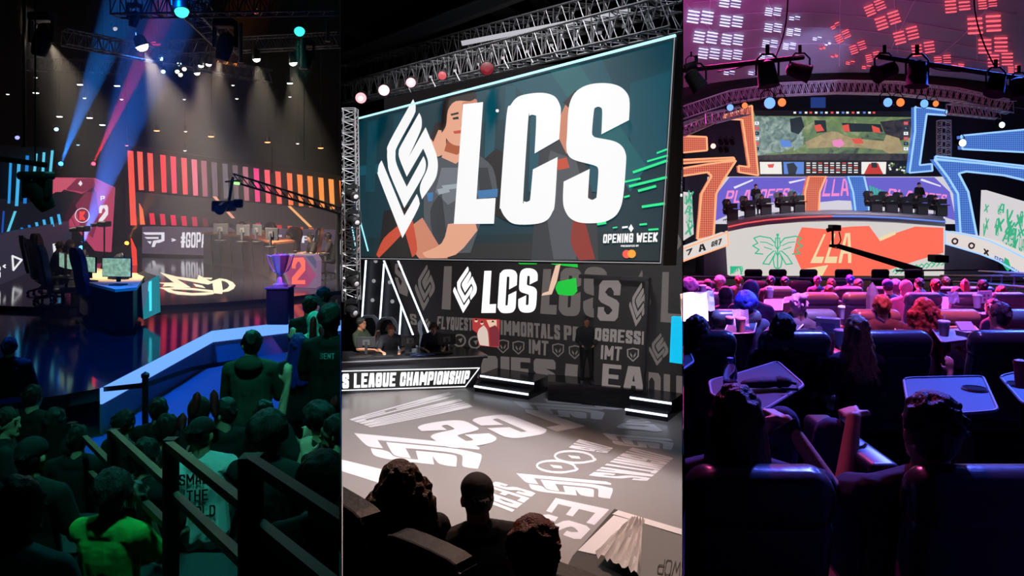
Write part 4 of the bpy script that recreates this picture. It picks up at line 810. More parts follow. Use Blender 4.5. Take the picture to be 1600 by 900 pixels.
# ---- audience at the front
CHR = pbr('black_leather', (.008, .008, .009), .55, bump=.15, bscale=40, spec=.2)
def row_seat(a, b, zt, zb, label, lean=.12):
    """padded seat back seen from behind; a,b its two ends on the floor plan"""
    a = Vector((*a, 0)); b = Vector((*b, 0)); d = (b-a).normalized(); n = Vector((-d.y, d.x, 0)); T = thing('row_seat', label, 'seat', ((a.x+b.x)/2, (a.y+b.y)/2, zb), 0, 'theatre seats of the studio audience'); w = (b-a).length
    prof = [(0.02, zb+.3), (0, zt-.12), (.015, zt-.04), (.06, zt), (w-.06, zt), (w-.015, zt-.04), (w, zt-.12), (w-.02, zb+.3)]
    mb = MB(); mb.slab([a+d*x+n*((z-zb)*-lean)+Vector((0, 0, z)) for x, z in spl(prof, 3, corner=60)], n*.09); clip(mb, ROOM2); mk('backrest', mb, CHR, T)
    mb = MB(); c = (a+b)/2+n*.35; mb.rbox(c+Vector((0, 0, zb+.42)), (w*.95, .5, .13), .05, rz=math.atan2(d.y, d.x)); clip(mb, ROOM2); mk('seat', mb, CHR, T)
    mb = MB(); mb.tube([a+d*x+n*((z-zb)*-lean-.002)+Vector((0, 0, z)) for x, z in [p for p in spl(prof, 3, corner=60) if p[1] > zt-.3]], .006, 5); clip(mb, ROOM2); mk('piping', mb, pbr('seat_piping', (.12, .12, .13), .3), T)
    mb = MB(); mb.box((a+b)/2+n*.3+Vector((0, 0, zb+.2)), (.08, .3, .4), rz=math.atan2(d.y, d.x)); clip(mb, ROOM2); mk('pedestal', mb, BLACKM, T); return T
row_seat((-.72, 3.25), (-.41, 2.9), 3.1+.22, 1.85, 'black theatre seat beside the left partition')
row_seat((-.40, 3.15), (-.085, 2.88), 3.16, 1.85, 'black theatre seat behind the person in the dark cap')
row_seat((.1, 3.0), (.42, 2.75), 3.12, 1.85, 'black theatre seat beside the man with tousled brown hair')
clip_thing(person((-.545, 3.75, 1.87), R(25), 'person with long curly dark hair seen from behind in the front seats', 'sit', ('lap', 'lap'), hair='curly_long', hairc='brown', shirt=0x0a0a0c, sleeves='long', vox=.01, scale=1.02), ROOM2)
person((-.17, 3.85, 1.83), R(18), 'person in a dark cap seen from behind, ears showing', 'sit', ('lap', 'lap'), hair='backcap', hatc=0x2a2626, hairc='brown', shirt=0x0a0a0a, sleeves='long', vox=.01, scale=.98)
person((.075, 2.62, 2.06), R(12), 'man with tousled reddish brown hair holding the edge of a sign', 'sit', ('lap', ((.2, .2, -.2), (.42, .32, -.24), (.4, .5, .3), .6)), hair='tousled', hairc='auburn', shirt=0x141214, sleeves='long', vox=.009, scale=1.03)
# ledge with a white band in front of the audience
LP_ = Plane((0, 0, 2.5), (0, 0, 1)); T = thing('barrier_ledge', 'black ledge with white light band in front of the audience corner', 'barrier', tuple(LP_.hit(960, 797)-Vector((0, 0, .65))))
mb = MB(); mb.slab(LP_.pts([(960, 795), (1070, 828), (1075, 905), (875, 905), (895, 868)]), (0, 0, -.65)); clip(mb, ROOM2); mk('ledge_block', mb, BLACK, T)
mb = MB(); mb.poly(LP_.pts([(966, 797), (1070, 828), (1070, 837), (957, 803)], .004)); mb.poly(LP_.pts([(959, 805), (984, 812), (930, 866), (903, 860)], .004)); clip(mb, ROOM2); mk('white_band', mb, pbr('white_band', (.8, .8, .85), .4), T)
mb = MB(); g = []; rr = random.Random(3); c4 = LP_.pts([(990, 812), (1006, 816), (1001, 905), (925, 900), (935, 868)], .02)
nx, ny = 16, 8; qv = []
for i in range(nx):
    for j in range(ny):
        u, v = i/(nx-1), j/(ny-1); x = (986*(1-u)+1008*u)*(1-v)+(930*(1-u)+1000*u)*v; y = (814*(1-u)+817*u)*(1-v)+(872*(1-u)+905*u)*v; p = LP_.hit(x, y, .03); p.z += .03*abs(math.sin(u*17+v*2))+.012*rr.random(); qv.append(p)
mb.add(qv, [(i*ny+j, i*ny+j+1, (i+1)*ny+j+1, (i+1)*ny+j) for i in range(nx-1) for j in range(ny-1)])
mk('plastic_sheet', mb, pbr('crumpled_plastic', (.62, .58, .56), .25, bump=.4, bscale=12), label='crumpled clear plastic sheet lying on the ledge beside the sign', category='plastic sheet', smooth=True)
mb = MB(); SG = Plane(at(1010, 860, 3.9), (0, -.75, .66)); mb.slab(SG.pts([(1004, 818), (1068, 838), (1070, 908), (1000, 904)]), -SG.n*.006, 0); put_text(mb, SG, 'WOP', [(1062, 902), (1026, 896), (1030, 872), (1066, 878)], .003, 1, tx=.12, ty=.08)
clip(mb, ROOM2); mk('sign', mb, [pbr('sign_paper', (.62, .55, .5), .6, noise_amt=.1, nscale=4), pbr('marker_ink', (.16, .13, .12), .6)], label='pale paper sign with upside-down marker writing held over the ledge', category='sign')
# ================================================================ LEFT HALL: arena with the round stage
CIR = Vector((-9.2, 22, 0)); RR = 6.0
# stage deck: lower level, its lit edge, round platform
pe = [on_z(155, 607, Z1S), on_z(330, 517, Z1S), on_z(452, 503, Z1S), on_z(540, 500, Z1S)]
mb = MB(); o_ = [on_z(-40, 640, Z1S)]+pe+[Vector((-.2224*40, 40, Z1S)), Vector((-29, 40, Z1S)), Vector((-15, 18, Z1S))]
mb.slab([Vector((p.x, p.y, Z1S)) for p in o_], (0, 0, -.16)); clip(mb, ROOM1); struct('floor_stage_left', mb, STG)
EDGE = emi('stage_edge_light', (.14, .34, 1), 1.3)
for i in range(3):
    a, b = pe[i], pe[i+1]; n = (b-a).cross(Vector((0, 0, 1))).normalized(); n = n if n.dot(-a) > 0 else -n; fm = MB(); fm.slab([a+n*.005-Vector((0, 0, .2)), b+n*.005-Vector((0, 0, .2)), b+n*.005-Vector((0, 0, .57)), a+n*.005-Vector((0, 0, .57))], n*.02); clip(fm, ROOM1); struct('trim_%d' % (i+1), fm, pbr('stage_fascia', (.3, .3, .32), .5)); mb = MB(); mb.slab([a+n*.01, b+n*.01, b+n*.01-Vector((0, 0, .2)), a+n*.01-Vector((0, 0, .2))], n*.03); clip(mb, ROOM1)
    mk('edge_light', mb, EDGE, label=['glowing blue-white stage edge strip running from the corner to the bend', 'glowing blue-white stage edge strip between the bend and the trophy pedestal', 'short end of the glowing stage edge strip behind the standing fans'][i], category='light strip')
mb = MB(); ring = [CIR+Vector((RR*math.cos(a), RR*math.sin(a), Z1D)) for a in [k*2*math.pi/72 for k in range(72)]]; mb.slab(ring, (0, 0, -(Z1D-Z1S)+.002)); clip(mb, ROOM1); struct('floor_round_platform', mb, STG)
fd = Plane((0, 0, Z1D), (0, 0, 1)); mb = MB(); gz = lambda x, y: (180+x/3, 220+y/3)
CREAM = emi('cream_floor_light', rgb(255, 240, 200), .95)
lg = lambda x, y: (220+x/10, 415+y/10)
for i, q in enumerate(([(300,105),(560,170),(880,215),(905,145),(1090,245),(1240,195),(1260,240),(1285,400),(1270,440),(1140,430),(1120,270),(1050,295),(560,205),(780,340),(560,345),(440,320),(340,325),(370,285),(255,265),(520,265)],
          [(980,185),(1120,190),(1100,215),(1010,205)], [(820,282),(960,310),(1010,350),(860,325)],
          [(1250,200),(1340,215),(1440,260),(1480,310),(1450,360),(1370,400),(1285,410),(1282,385),(1350,355),(1385,310),(1360,270),(1310,240),(1255,232)],
          [(285,345),(560,340),(800,350),(1130,385),(1130,415),(800,378),(450,365),(520,395),(800,428),(1150,412),(1140,440),(1000,458),(800,462),(580,448),(430,410),(350,362)])):
    mb.poly(fd.pts([lg(*p) for p in q], .004+.0008*i))
mk('floor_logo', mb, CREAM, label='cream glowing circular logo laid in the round stage floor', category='floor logo')
# LED band behind the stage
BA = on_z(222, 396, Z1D); BB = Vector((-.2224*27.2, 27.2, Z1D)); B1 = vplane(BA, BB); MG = scr(0x5B4C60, .75)
T = thing('led_band', 'low purple-grey LED band with white hashtag lettering behind the round stage', 'screen', tuple(BA))
mb = MB(); mb.slab([BA, BB, BB+Vector((0, 0, 1.05)), BA+Vector((0, 0, 1.05))], -B1.n*.2); clip(mb, ROOM1); mk('panel', mb, MG, T)
art = MB(); bt = lambda s, q, **k: put_text(art, B1, s, q, .01, 0, **k)
PAIN = [[(0, 1), (1, 1), (1, .45), (.75, .3), (.6, .3), (.5, 0), (.35, 0), (.45, .45), (.85, .55), (.85, .85), (.1, .85)], [(.05, .7), (.72, .7), (.72, .58), (.15, .58)], [(.15, .42), (.38, .42), (.3, .2)]]
put_shape(art, B1, PAIN, [(223, 363), (257, 363), (257, 386), (226, 386)], .01, 0, False)
bt('>', [(267, 371), (276, 371), (276, 379), (267, 379)], tx=.25, ty=.15); bt('#GOPAIN', [(283, 363), (334, 363), (334, 387), (282, 387)], tx=.3, ty=.14)
bt('E', [(364, 364), (377, 364), (377, 374), (364, 374)]); bt('TYPV', [(420, 365), (440, 367), (440, 380), (420, 376)]); bt('#GO', [(524, 372), (545, 373), (545, 398), (523, 397)], tx=.3); bt('IFX', [(465, 368), (496, 370), (496, 381), (465, 379)])
clip(art, ROOM1); mk('lettering', art, scr(0xE8E4EE, 1), T)
# backing wall for the light bars
SB = vplane(at(200, 240, 30.2), Vector((-.2224*28.2, 28.2, 5))); BKW = pbr('set_wall_dark', (.025, .02, .022), .7)
mb = MB(); mb.slab(SB.pts([(196, 226), (534, 276), (534, 366), (196, 358)], -.06), -SB.n*.2); clip(mb, ROOM1); mk('set_wall', mb, BKW, label='dark set wall that carries the red and orange light bars', category='wall')
mb = MB(); mb.slab(SB.pts([(212, 300), (534, 330), (534, 366), (212, 337)], .03), -SB.n*.1, 0); clip(mb, ROOM1); mk('set_flat', mb, emi('dim_mauve_panel', rgb(58, 50, 52), .8), label='dim mauve panel between the two rows of light bars', category='panel')
def bar(q, m, lab, grp, pl=SB, cl=ROOM1, off=.02):
    mb = MB(); mb.slab(pl.pts(q, off+.06), -pl.n*.06); clip(mb, cl)
    if mb.v: mk('light_bar', mb, m, label=lab, category='light bar', group=grp)
cols = [0xFF5A4A, 0xFF6A58, 0xFF6058, 0xFF3F50, 0xFF4565, 0xFF5560, 0xF0708A, 0xA86070, 0x806878, 0x78707C, 0x806872, 0xB06878, 0xF84088, 0xFF6070, 0xFF6858, 0xFF7A50, 0xFF8848, 0xFF9048, 0xFF9848, 0xFFA050, 0xFF8A48]
cn = ['red', 'coral', 'coral', 'crimson', 'rose red', 'rose red', 'pale rose', 'dim mauve', 'grey mauve', 'grey', 'grey mauve', 'dusty pink', 'hot pink', 'salmon', 'coral', 'orange red', 'orange', 'orange', 'amber', 'amber', 'amber']
xs = [214, 230, 250, 266, 283, 299, 314, 330, 347, 363, 379, 396, 413, 430, 448, 464, 480, 497, 513, 530]
bar([(199, 235), (206.5, 236), (212, 352), (204, 352)], scr(cols[0], 1.0), 'longest red light bar at the left end of the set wall', None)
bar([(217, 318), (222, 328), (225, 351), (219, 351)], scr(0xFF7A50), 'short pointed orange light bar beside the longest red bar', None)
for i, x in enumerate(xs):
    yt = 236.5+(x-214)*.144; yb = 297+(x-214)*.10; bar([(x, yt), (x+7, yt+.8), (x+9, yb), (x+3, yb)], scr(cols[i+1], 1.0 if i not in (7, 8, 9) else .7), '%s upright light bar, %s in the upper row' % (cn[i+1], ['first', 'second', 'third', 'fourth', 'fifth', 'sixth', 'seventh', 'eighth', 'ninth', 'tenth', 'eleventh', 'twelfth', 'thirteenth', 'fourteenth', 'fifteenth', 'sixteenth', 'seventeenth', 'eighteenth', 'nineteenth', 'last'][i]), 'upright light bars of the upper row', cl=ROOM1)
for i in range(18):
    x = 233+i*16.6; yt = 333+i*1.55; yb = 351+i*.6
    if yt < yb-1: bar([(x, yt), (x+6.5, yt), (x+8, yb), (x+2, yb)], scr([0xE83048, 0xE02848, 0xE82050, 0xD82048, 0xC02848, 0x702838, 0x402028, 0x302024, 0x382028, 0x602838, 0xB82848, 0xC83048, 0xC03040, 0xE05030, 0xD05030, 0xD06030, 0xC05828, 0xC05828][i]), 'short red bar, %s in the lower row' % ['first', 'second', 'third', 'fourth', 'fifth', 'sixth', 'seventh', 'eighth', 'ninth', 'tenth', 'eleventh', 'twelfth', 'thirteenth', 'fourteenth', 'fifteenth', 'sixteenth', 'seventeenth', 'last'][i], 'short bars of the lower row')
bar([(332, 307), (336, 307), (366, 341), (362, 341)], scr(0xF0A088), 'slanting pale orange light bar behind the camera crane', None, off=.08)
bar([(449, 322), (453, 322), (487, 355), (483, 355)], scr(0xF8B070), 'slanting amber light bar further along the set wall', None, off=.08)
bar([(204, 372), (212, 390), (213, 415), (207, 415)], scr(0xF04030), 'leaning red light bar beside the stage lamp stand', None, pl=Plane(on_z(208, 415, Z1D), (0, -1, 0)), off=0)
# slanted pink screen with the figure 2
LS = Plane(at(130, 340, 29), (.25, -1, 0)); T = thing('pink_screen', 'slanted pink LED screen showing a white 2 and round emblem', 'screen', tuple(at(150, 396, 29)))
mb = MB(); PK = [scr(0xC04468, .85), scr(0xE0607A, .8), scr(0x8A2A4C, .8), scr(0x3A1626, .8), scr(0xF4E8F0, 1), scr(0xFF4A4A, 1), scr(0x28161F, 1)]
mb.slab(LS.pts([(81, 277), (146, 278), (178, 293), (172, 394), (148, 392), (120, 358), (96, 360), (78, 308)]), -LS.n*.2, 0)
a = lambda q, m, off=.01: mb.poly(LS.pts(q, off), m)
a([(83, 278), (140, 279), (120, 292), (80, 306)], 1); a([(120, 279), (146, 279), (150, 292), (130, 300), (103, 296)], 2, .013); a([(100, 296), (128, 303), (147, 292), (148, 300), (122, 325), (104, 350), (95, 358), (85, 310)], 3, .016); a([(118, 320), (134, 300), (150, 300), (155, 340), (145, 372), (126, 356)], 2, .02)
a([(126, 282), (129, 287), (126, 291), (122, 287)], 4, .022); put_text(mb, LS, '2', [(155, 321), (169, 320), (169, 351), (154, 352)], .022, 4, tx=.32, ty=.16); put_text(mb, LS, 'P', [(157, 306), (164, 306), (163, 313), (157, 313)], .022, 4, tx=.3, ty=.2)
put_text(mb, LS, 'K', [(124, 330), (133, 330), (133, 344), (124, 344)], .022, 5, tx=.4, ty=.2); ring_poly(mb, LS, circ(128.5, 336.5, 11), 1.2, .022, 4); ring_poly(mb, LS, [(100, 350), (122, 362), (112, 340)], 1.5, .022, 2, False)
mk('panel', mb, PK, T)
# dark angled gable panels with blue bars
DPL = emi('dim_slate_panel', rgb(24, 24, 34), .9); L1 = Plane(at(60, 340, 26), (.75, -1, 0))
mb = MB(); mb.slab(L1.pts([(0, 310), (60, 318), (88, 300), (118, 300), (100, 342), (80, 352), (10, 378), (0, 372)]), -L1.n*.15); mk('set_gable', mb, DPL, label='dark angled set gable between the blue bars and the LED band', category='panel')
mb = MB(); mb.slab(L1.pts([(0, 226), (84, 232), (82, 320), (0, 325)], -.25), -L1.n*.15); mk('set_wall', mb, BKW, label='dark set wall that carries the blue light bars', category='wall')
BLU = [scr(0x2E9AE8), scr(0x48B8F0), scr(0x2080D8), scr(0x60D0F0), scr(0x1A50B0)]
for i, (x0, y0, x1, y1, wd, c) in enumerate(((17, 250, 14, 318, 4, 0), (30, 252, 26, 322, 5, 1), (43, 243, 39, 318, 5, 2), (57, 240, 54, 268, 4, 3), (69, 238, 67, 270, 4, 3), (82, 235, 77, 290, 4, 3), (6, 330, 3, 370, 3, 4), (52, 268, 50, 300, 4, 1), (24, 330, 9, 372, 4, 3))):
    bar([(x0-wd/2, y0), (x0+wd/2, y0), (x1+wd/2, y1), (x1-wd/2, y1)], BLU[c], 'blue light bar, %s counted from the frame edge along the left set wall' % ['second', 'third', 'fourth', 'fifth', 'sixth', 'seventh', 'first', 'short lower', 'long slanting cyan'][i], 'blue light bars of the left set', pl=L1, off=.05)
for i in range(8):
    x = 12+i*11.5; y = 373-i*3.4; bar([(x-3, y-9-i*.7), (x+1, y-9-i*.8), (x+4, y+3-i*.3), (x, y+4-i*.3)], BLU[4] if i < 2 else BLU[2] if i < 4 else BLU[1], 'small blue bar, %s in the slanting lower left row' % ['first', 'second', 'third', 'fourth', 'fifth', 'sixth', 'seventh', 'last'][i], 'small blue bars of the left set', pl=L1, off=.05)
# left LED band with white delta signs
la = on_z(0, 445, Z1D); lb = on_z(112, 398, Z1D); LB = vplane(la, lb); T = thing('led_band', 'slate LED band with white triangle signs behind the left players', 'screen', tuple((la+lb)/2))
la2 = la-(lb-la)*.3; mb = MB(); mb.slab([la2, lb, lb+Vector((0, 0, 1.3)), la2+Vector((0, 0, 1.3))], -LB.n*.2); mk('panel', mb, emi('slate_screen', rgb(58, 58, 78), .55), T)
art = MB()
for q in ([(18, 398), (36, 404), (22, 425), (18, 398)],):
    ring_poly(art, LB, [(19.5, 400), (34, 406), (21, 422)], 3, .01, 0)
put_text(art, LB, '<', [(4, 411), (10, 411), (10, 421), (4, 421)], .01, 0, tx=.25, ty=.15); put_text(art, LB, 'I', [(82, 381), (93, 380), (94, 402), (84, 404)], .01, 0, tx=.4); put_text(art, LB, '>', [(100, 386), (105, 386), (105, 393), (100, 393)], .01, 0, tx=.3, ty=.2)
put_text(art, LB, 'TS', [(-12, 420), (1, 416), (1, 434), (-12, 436)], .01, 0); mk('lettering', art, scr(0xF0F0F4, 1), T)
# ---- player desks on the round platform
WOOD = emi('lit_desk_top', rgb(255, 214, 150), .0) if False else pbr('pale_desk_top', rgb(235, 205, 160), .4)
T = thing('team_desk', 'team desk with pale lit top beside the figure 1 panel', 'desk', tuple(on_z(180, 455, Z1D)))
top = Plane((0, 0, Z1D+.75), (0, 0, 1)); q = top.pts([(112, 424), (128, 414), (180, 424), (228, 428), (214, 449), (180, 452), (140, 442)])
mb = MB(); mb.slab(q, (0, 0, -.05)); mk('desktop', mb, WOOD, T); mb = MB(); ins = [p.lerp(sum(q, Vector())/len(q), .12)-Vector((0, 0, .05)) for p in q]; mb.slab(ins, (0, 0, -.7)); mk('desk_body', mb, BLACK, T)
f1 = Plane(on_z(225, 498, Z1D), (-.35, -1, 0)); T = thing('podium_panel', 'angled desk end panel with a glowing turquoise figure 1', 'panel', tuple(on_z(225, 498, Z1D)))
mb = MB(); mb.slab(f1.pts([(221, 444), (245, 431), (247, 488), (224, 499)]), -f1.n*.06, 0); mk('panel', mb, [scr(0x2A8F9C, .75)], T); mb = MB(); mb.poly(f1.pts([(221, 444), (234, 437), (228, 470), (223, 486)], .005), 0); mk('slate_corner', mb, [scr(0x5A6E88, .8)], T)  # greyer blue field in one panel corner
mb = MB(); put_text(mb, f1, '1', [(231, 441), (238, 438), (238, 485), (232, 487)], .012, 0, tx=.45, ty=.1); mk('figure', mb, scr(0x48E8FF, 1.1), T)
mb = MB(); mb.slab([f1.hit(221, 444, -.06), f1.hit(245, 431, -.06), f1.hit(247, 488, -.06), f1.hit(224, 499, -.06)], (-.7, .9, 0)); mk('desk_end', mb, BLACK, T)
# right counter
ca = [(395, 376), (395, 374), (420, 371), (450, 373), (480, 383), (500, 398)]
T = thing('curved_counter', 'dark curved counter in front of the right team', 'counter', tuple(on_z(400, 425, Z1D)))
base = [(334, 418), (375, 423), (415, 434), (445, 446), (470, 458)]; tops = []
bp = [on_z(318, 412, Z1D)]+[on_z(x, y, Z1D) for x, y in [(345, 415), (380, 421), (412, 430), (432, 440)]]
mb = MB(); n = len(bp); h = 1.0
back = [p+Vector((.25, .75, 0)) for p in bp]; mb.slab(bp+back[::-1], (0, 0, h)); clip(mb, ROOM1); mk('counter_body', mb, pbr('counter_panels', (.055, .045, .05), .3), T)
mb = MB(); mb.slab([p+Vector((-.05, -.08, h)) for p in bp]+[p+Vector((0, .1, h)) for p in back[::-1]], (0, 0, .05)); clip(mb, ROOM1); mk('counter_top', mb, pbr('counter_top', rgb(150, 90, 60), .4), T)
for i in range(1, 8):
    u = i/8*(n-1); k = min(int(u), n-2); p = bp[k].lerp(bp[k+1], u-k); mb = MB(); mb.tube([p+Vector((-.01, -.02, h)), p+Vector((-.02, -.035, h*.6)), p+Vector((.05, -.03, 0))], .018, 6); mk('panel_joint', mb, BLACK, T)
# podium with figure 2 and the trophy on its pedestal
f2 = Plane(on_z(470, 451, Z1D), (-.05, -1, 0)); T = thing('podium_panel', 'pale desk end panel with an orange figure 2', 'panel', tuple(on_z(470, 451, Z1D)))
mb = MB(); mb.slab(f2.pts([(444, 398), (490, 399), (495, 408), (494, 450), (452, 449), (440, 420)]), -f2.n*.4, 0); mk('panel', mb, [scr(0x8A6E8C, .8)], T)
mb = MB(); mb.poly(f2.pts([(445, 400), (474, 400), (494, 430), (480, 449), (455, 449), (446, 425)], .005), 0); mb.poly(f2.pts([(478, 401), (489, 400), (494, 408), (494, 420)], .006), 1); mk('coloured_field', mb, [scr(0xB04A78, .8), scr(0x5A5A80, .8)], T)
mb = MB(); put_text(mb, f2, '2', [(456, 403), (477, 402), (477, 444), (456, 444)], .014, 0, tx=.3, ty=.15); mk('figure', mb, scr(0xFF7060, 1.05), T)
tb_ = on_z(438, 505, Z1S); T = thing('pedestal', 'dark square pedestal carrying the silver trophy', 'pedestal', tuple(tb_))
th = .68; mb = MB(); mb.rbox(tb_+Vector((0, 0, th/2)), (.42, .42, th), .03); mk('column', mb, BLACKM, T, smooth=True); mb = MB(); mb.rbox(tb_+Vector((0, 0, th+.01)), (.46, .46, .04), .015); mk('top_plate', mb, pbr('pedestal_top', (.1, .1, .15), .2), T)
tp = tb_+Vector((0, 0, th+.03)); T = thing('trophy', 'silver cup trophy glinting pink and blue on the pedestal', 'trophy', tuple(tp)); SIL = pbr('trophy_silver', (.85, .8, .95), .35, .8)
def sq(mb): mb.v = [tp+(v-tp)*.7 for v in mb.v]
mb = MB(); mb.lathe(tp, [(.2, 0), (.2, .05), (.12, .09), (.08, .2), (.045, .26)], 8); sq(mb); mk('base', mb, SIL, T)
mb = MB(); mb.lathe(tp+Vector((0, 0, .24)), [(.05, 0), (.05, .06), (.12, .13), (.2, .4), (.24, .6), (.2, .62), (.1, .4)], 9); sq(mb); mk('cup', mb, SIL, T)
for s in (-1, 1): mb = MB(); mb.tube([tp+Vector((s*x, 0, z)) for x, z in ((.07, .35), (.2, .42), (.3, .62), (.36, .85), (.24, .8))], .022, 6); sq(mb); mk('handle', mb, SIL, T)
for k in range(4): mb = MB(); mb.cyl(tp+Vector((-.15+.1*k, 0, .82)), tp+Vector((-.15+.1*k, 0, .9)), .03, .004, 6); sq(mb); mk('crown_spike', mb, SIL, T)
lamp('trophy_light', tp+Vector((.4, -1.5, 2.5)), tp+Vector((0, 0, .3)), 300, (1, .08, .6), 30, .5, .1); lamp('trophy_light_blue', tp+Vector((-1.2, -1.2, 2)), tp+Vector((0, 0, .3)), 300, (.1, .15, 1), 30, .5, .1)
# players, chairs, monitors
BCH = pbr('chair_navy', rgb(22, 52, 120), .45); NCH = pbr('chair_black', (.015, .015, .02), .45); RCH = pbr('chair_dark_red', rgb(70, 30, 26), .45)
def gp(x, y, z): return tuple(on_z(x, y, z))
gameS = emi('game_picture', rgb(130, 170, 150), 1.0, var=.9, vscale=14)
for i, (x, y, cx, cyy, l1, l2) in enumerate(((156, 500, 166, 478, 'navy gaming chair nearest the figure 1 panel, lettered on its back', 'player with headset in front of the single wide monitor'), (98, 488, 106, 470, 'navy gaming chair second from the figure 1 panel', 'player bent over the desk in the second navy chair'), (76, 470, 74, 462, 'dark gaming chair with a pale edge, third from the panel', 'player in the third dark chair, face turned to the desk'), (66, 458, 78, 452, 'tall dark gaming chair leaning beside the triangle sign', 'player in dark jersey between the tall chairs'), (84, 452, 107, 444, 'farthest gaming chair by the white I sign', 'long-haired player at the far end of the left desk'))):
    p = gp(x, y, Z1D); gaming_chair(p, R([-40, -45, -50, -60, -80][i]), l1, NCH if i in (2, 3, 4) else BCH, NCH, 'gaming chairs of the left team', face_m=BCH)
    a = R([-40, -45, -50, -60, -80][i]); q = Vector(p)+Vector((-math.sin(a)*.22, math.cos(a)*.22, -.02)); person(tuple(q), a, l2, 'sit', ('desk', 'desk'), lean=12, shirt=0x14141c, sleeves='short', hair='short' if i != 4 else 'long', hairc='black' if i < 3 else 'brown', headset=i < 4, skin='light', vox=.025, scale=.98)
for i, (x, y, l) in enumerate(((183, 446, 'wide monitor showing a green game beside the figure 1 panel'), (138, 440, 'monitor with a green game picture between two left players'), (114, 436, 'monitor facing the second left player'), (98, 432, 'far monitor on the left team desk'))):
    p = on_z(x, y, Z1D+.75); monitor(tuple(p), R([170, 150, 140, 130][i]), l, 'monitors on the left team desk', scrm=gameS, wd=.5 if i else .58)
for i, (x, y, l) in enumerate(((362, 396, 'player with headset behind the end of the curved counter'), (408, 396, 'player behind the middle of the curved counter'), (447, 412, 'player in the brown chair left of the figure 2'), (478, 416, 'player above the figure 2 panel'), (508, 430, 'player by the right partition behind the figure 2 panel'))):
    p = Vector(gp(x, (410, 413, 430, 433, 432)[i], Z1D)); a = R([140, 150, 160, 120, 100][i]); q = p+Vector((math.sin(a)*.25, -math.cos(a)*.25, 0))
    if i == 4: q = p+Vector((math.sin(a)*.2, -math.cos(a)*.2, 0))
    gaming_chair(tuple(p), a, ['brown gaming chair at the far end of the counter', 'brown gaming chair behind the counter middle', 'brown gaming chair left of the figure 2', 'brown gaming chair above the figure 2', 'dark gaming chair closest to the right partition'][i], RCH if i < 4 else NCH, NCH, 'gaming chairs of the right team'); person(tuple(q), a, l, 'sit', ('desk', 'desk'), lean=10, shirt=0x201818, hair='short', headset=True, face=True, vox=.025, scale=.98)
for i, (x, y) in enumerate(((345, 376), (380, 378), (425, 386), (402, 378))):
    p = on_z(x, y, Z1D+1.05); monitor(tuple(p), R(-20-8*i), ['monitor at the far end of the curved counter', 'monitor on the counter between the first two players', 'monitor on the counter left of the trophy', 'small monitor behind the counter middle'][i], 'monitors on the curved counter', scrm=gameS, wd=.5)
# camera crane, hanging moving head, tripods
CRN = pbr('crane_black', (.03, .035, .035), .4, .5); T = thing('camera_crane', 'long camera crane arm with remote camera swung before the light bars', 'camera crane', tuple(at(533, 332, 20)-Vector((0, 0, 2.4))))
c0, c1 = at(531, 334, 20), at(364, 284, 15.5); mb = MB()
for dz in (0, .16): mb.cyl(c0+Vector((0, 0, dz)), c1+Vector((0, 0, dz)), .035, .02, 6)
for k in range(16): a = c0.lerp(c1, k/16); b = c0.lerp(c1, (k+1)/16); mb.cyl(a, b+Vector((0, 0, .16)), .012, n=5)
clip(mb, ROOM1); mk('boom', mb, CRN, T); mb = MB(); mb.cyl(c1+Vector((0, 0, .1)), at(357, 318, 15.5), .03, n=8); mb.cyl(at(352, 284, 15.5), at(376, 282, 15.5), .02, n=6); mk('drop_arm', mb, CRN, T)
mb = MB(); mb.rbox(at(350, 322, 15.5), (.34, .5, .22), .04); mb.rbox(at(372, 318, 15.4), (.16, .2, .18), .04); mk('camera_body', mb, CRN, T); mb = MB(); mb.cyl(at(350, 322, 15.2), at(343, 328, 14.9), .09, .1, 14); mk('camera_lens', mb, pbr('camera_lens_glass', (.05, .05, .08), .1), T)
mb = MB(); mb.cyl(c0+Vector((-.05, 0, 0)), c0+Vector((-.05, 0, -2.4)), .06, n=8); clip(mb, ROOM1); mk('column', mb, CRN, T)
mb = MB(); mb.cyl(at(366, 286, 15.4), at(374, 287, 15.4), .03, n=6); mk('tally_lamp', mb, emi('tally_green', (.3, 1, .2), 2), T)
def hq(mb): mb.v = [p+(v-p)*.62 for v in mb.v]
p = at(62, 300, 7.0); T = thing('moving_head_light', 'large black moving head light hanging before the blue light bars', 'stage light', tuple(p))
mb = MB(); mb.rbox(p+Vector((-.05, 0, .24)), (.42, .3, .12), .04); hq(mb); mk('base', mb, BLACK, T, smooth=True); mb = MB(); mb.rbox(p+Vector((-.2, 0, .08)), (.07, .14, .34), .03); mb.rbox(p+Vector((.12, 0, .08)), (.07, .14, .34), .03); hq(mb); mk('yoke', mb, BLACK, T, smooth=True)
mb = MB(); mb.lathe(p+Vector((-.08, 0, .1)), [(.05, -.08), (.14, -.03), (.15, .1), (.13, .3), (.1, .4)], 16, (.35, .3, -.9)); hq(mb); mk('head', mb, BLACK, T, smooth=True)
mb = MB(); mb.cyl(at(0, 248, 7), at(72, 258, 7), .025, n=8); mb.cyl(at(55, 255, 7), at(55, -10, 7), .008, n=5); mk('hanging_pipe', mb, BLACKM, T)
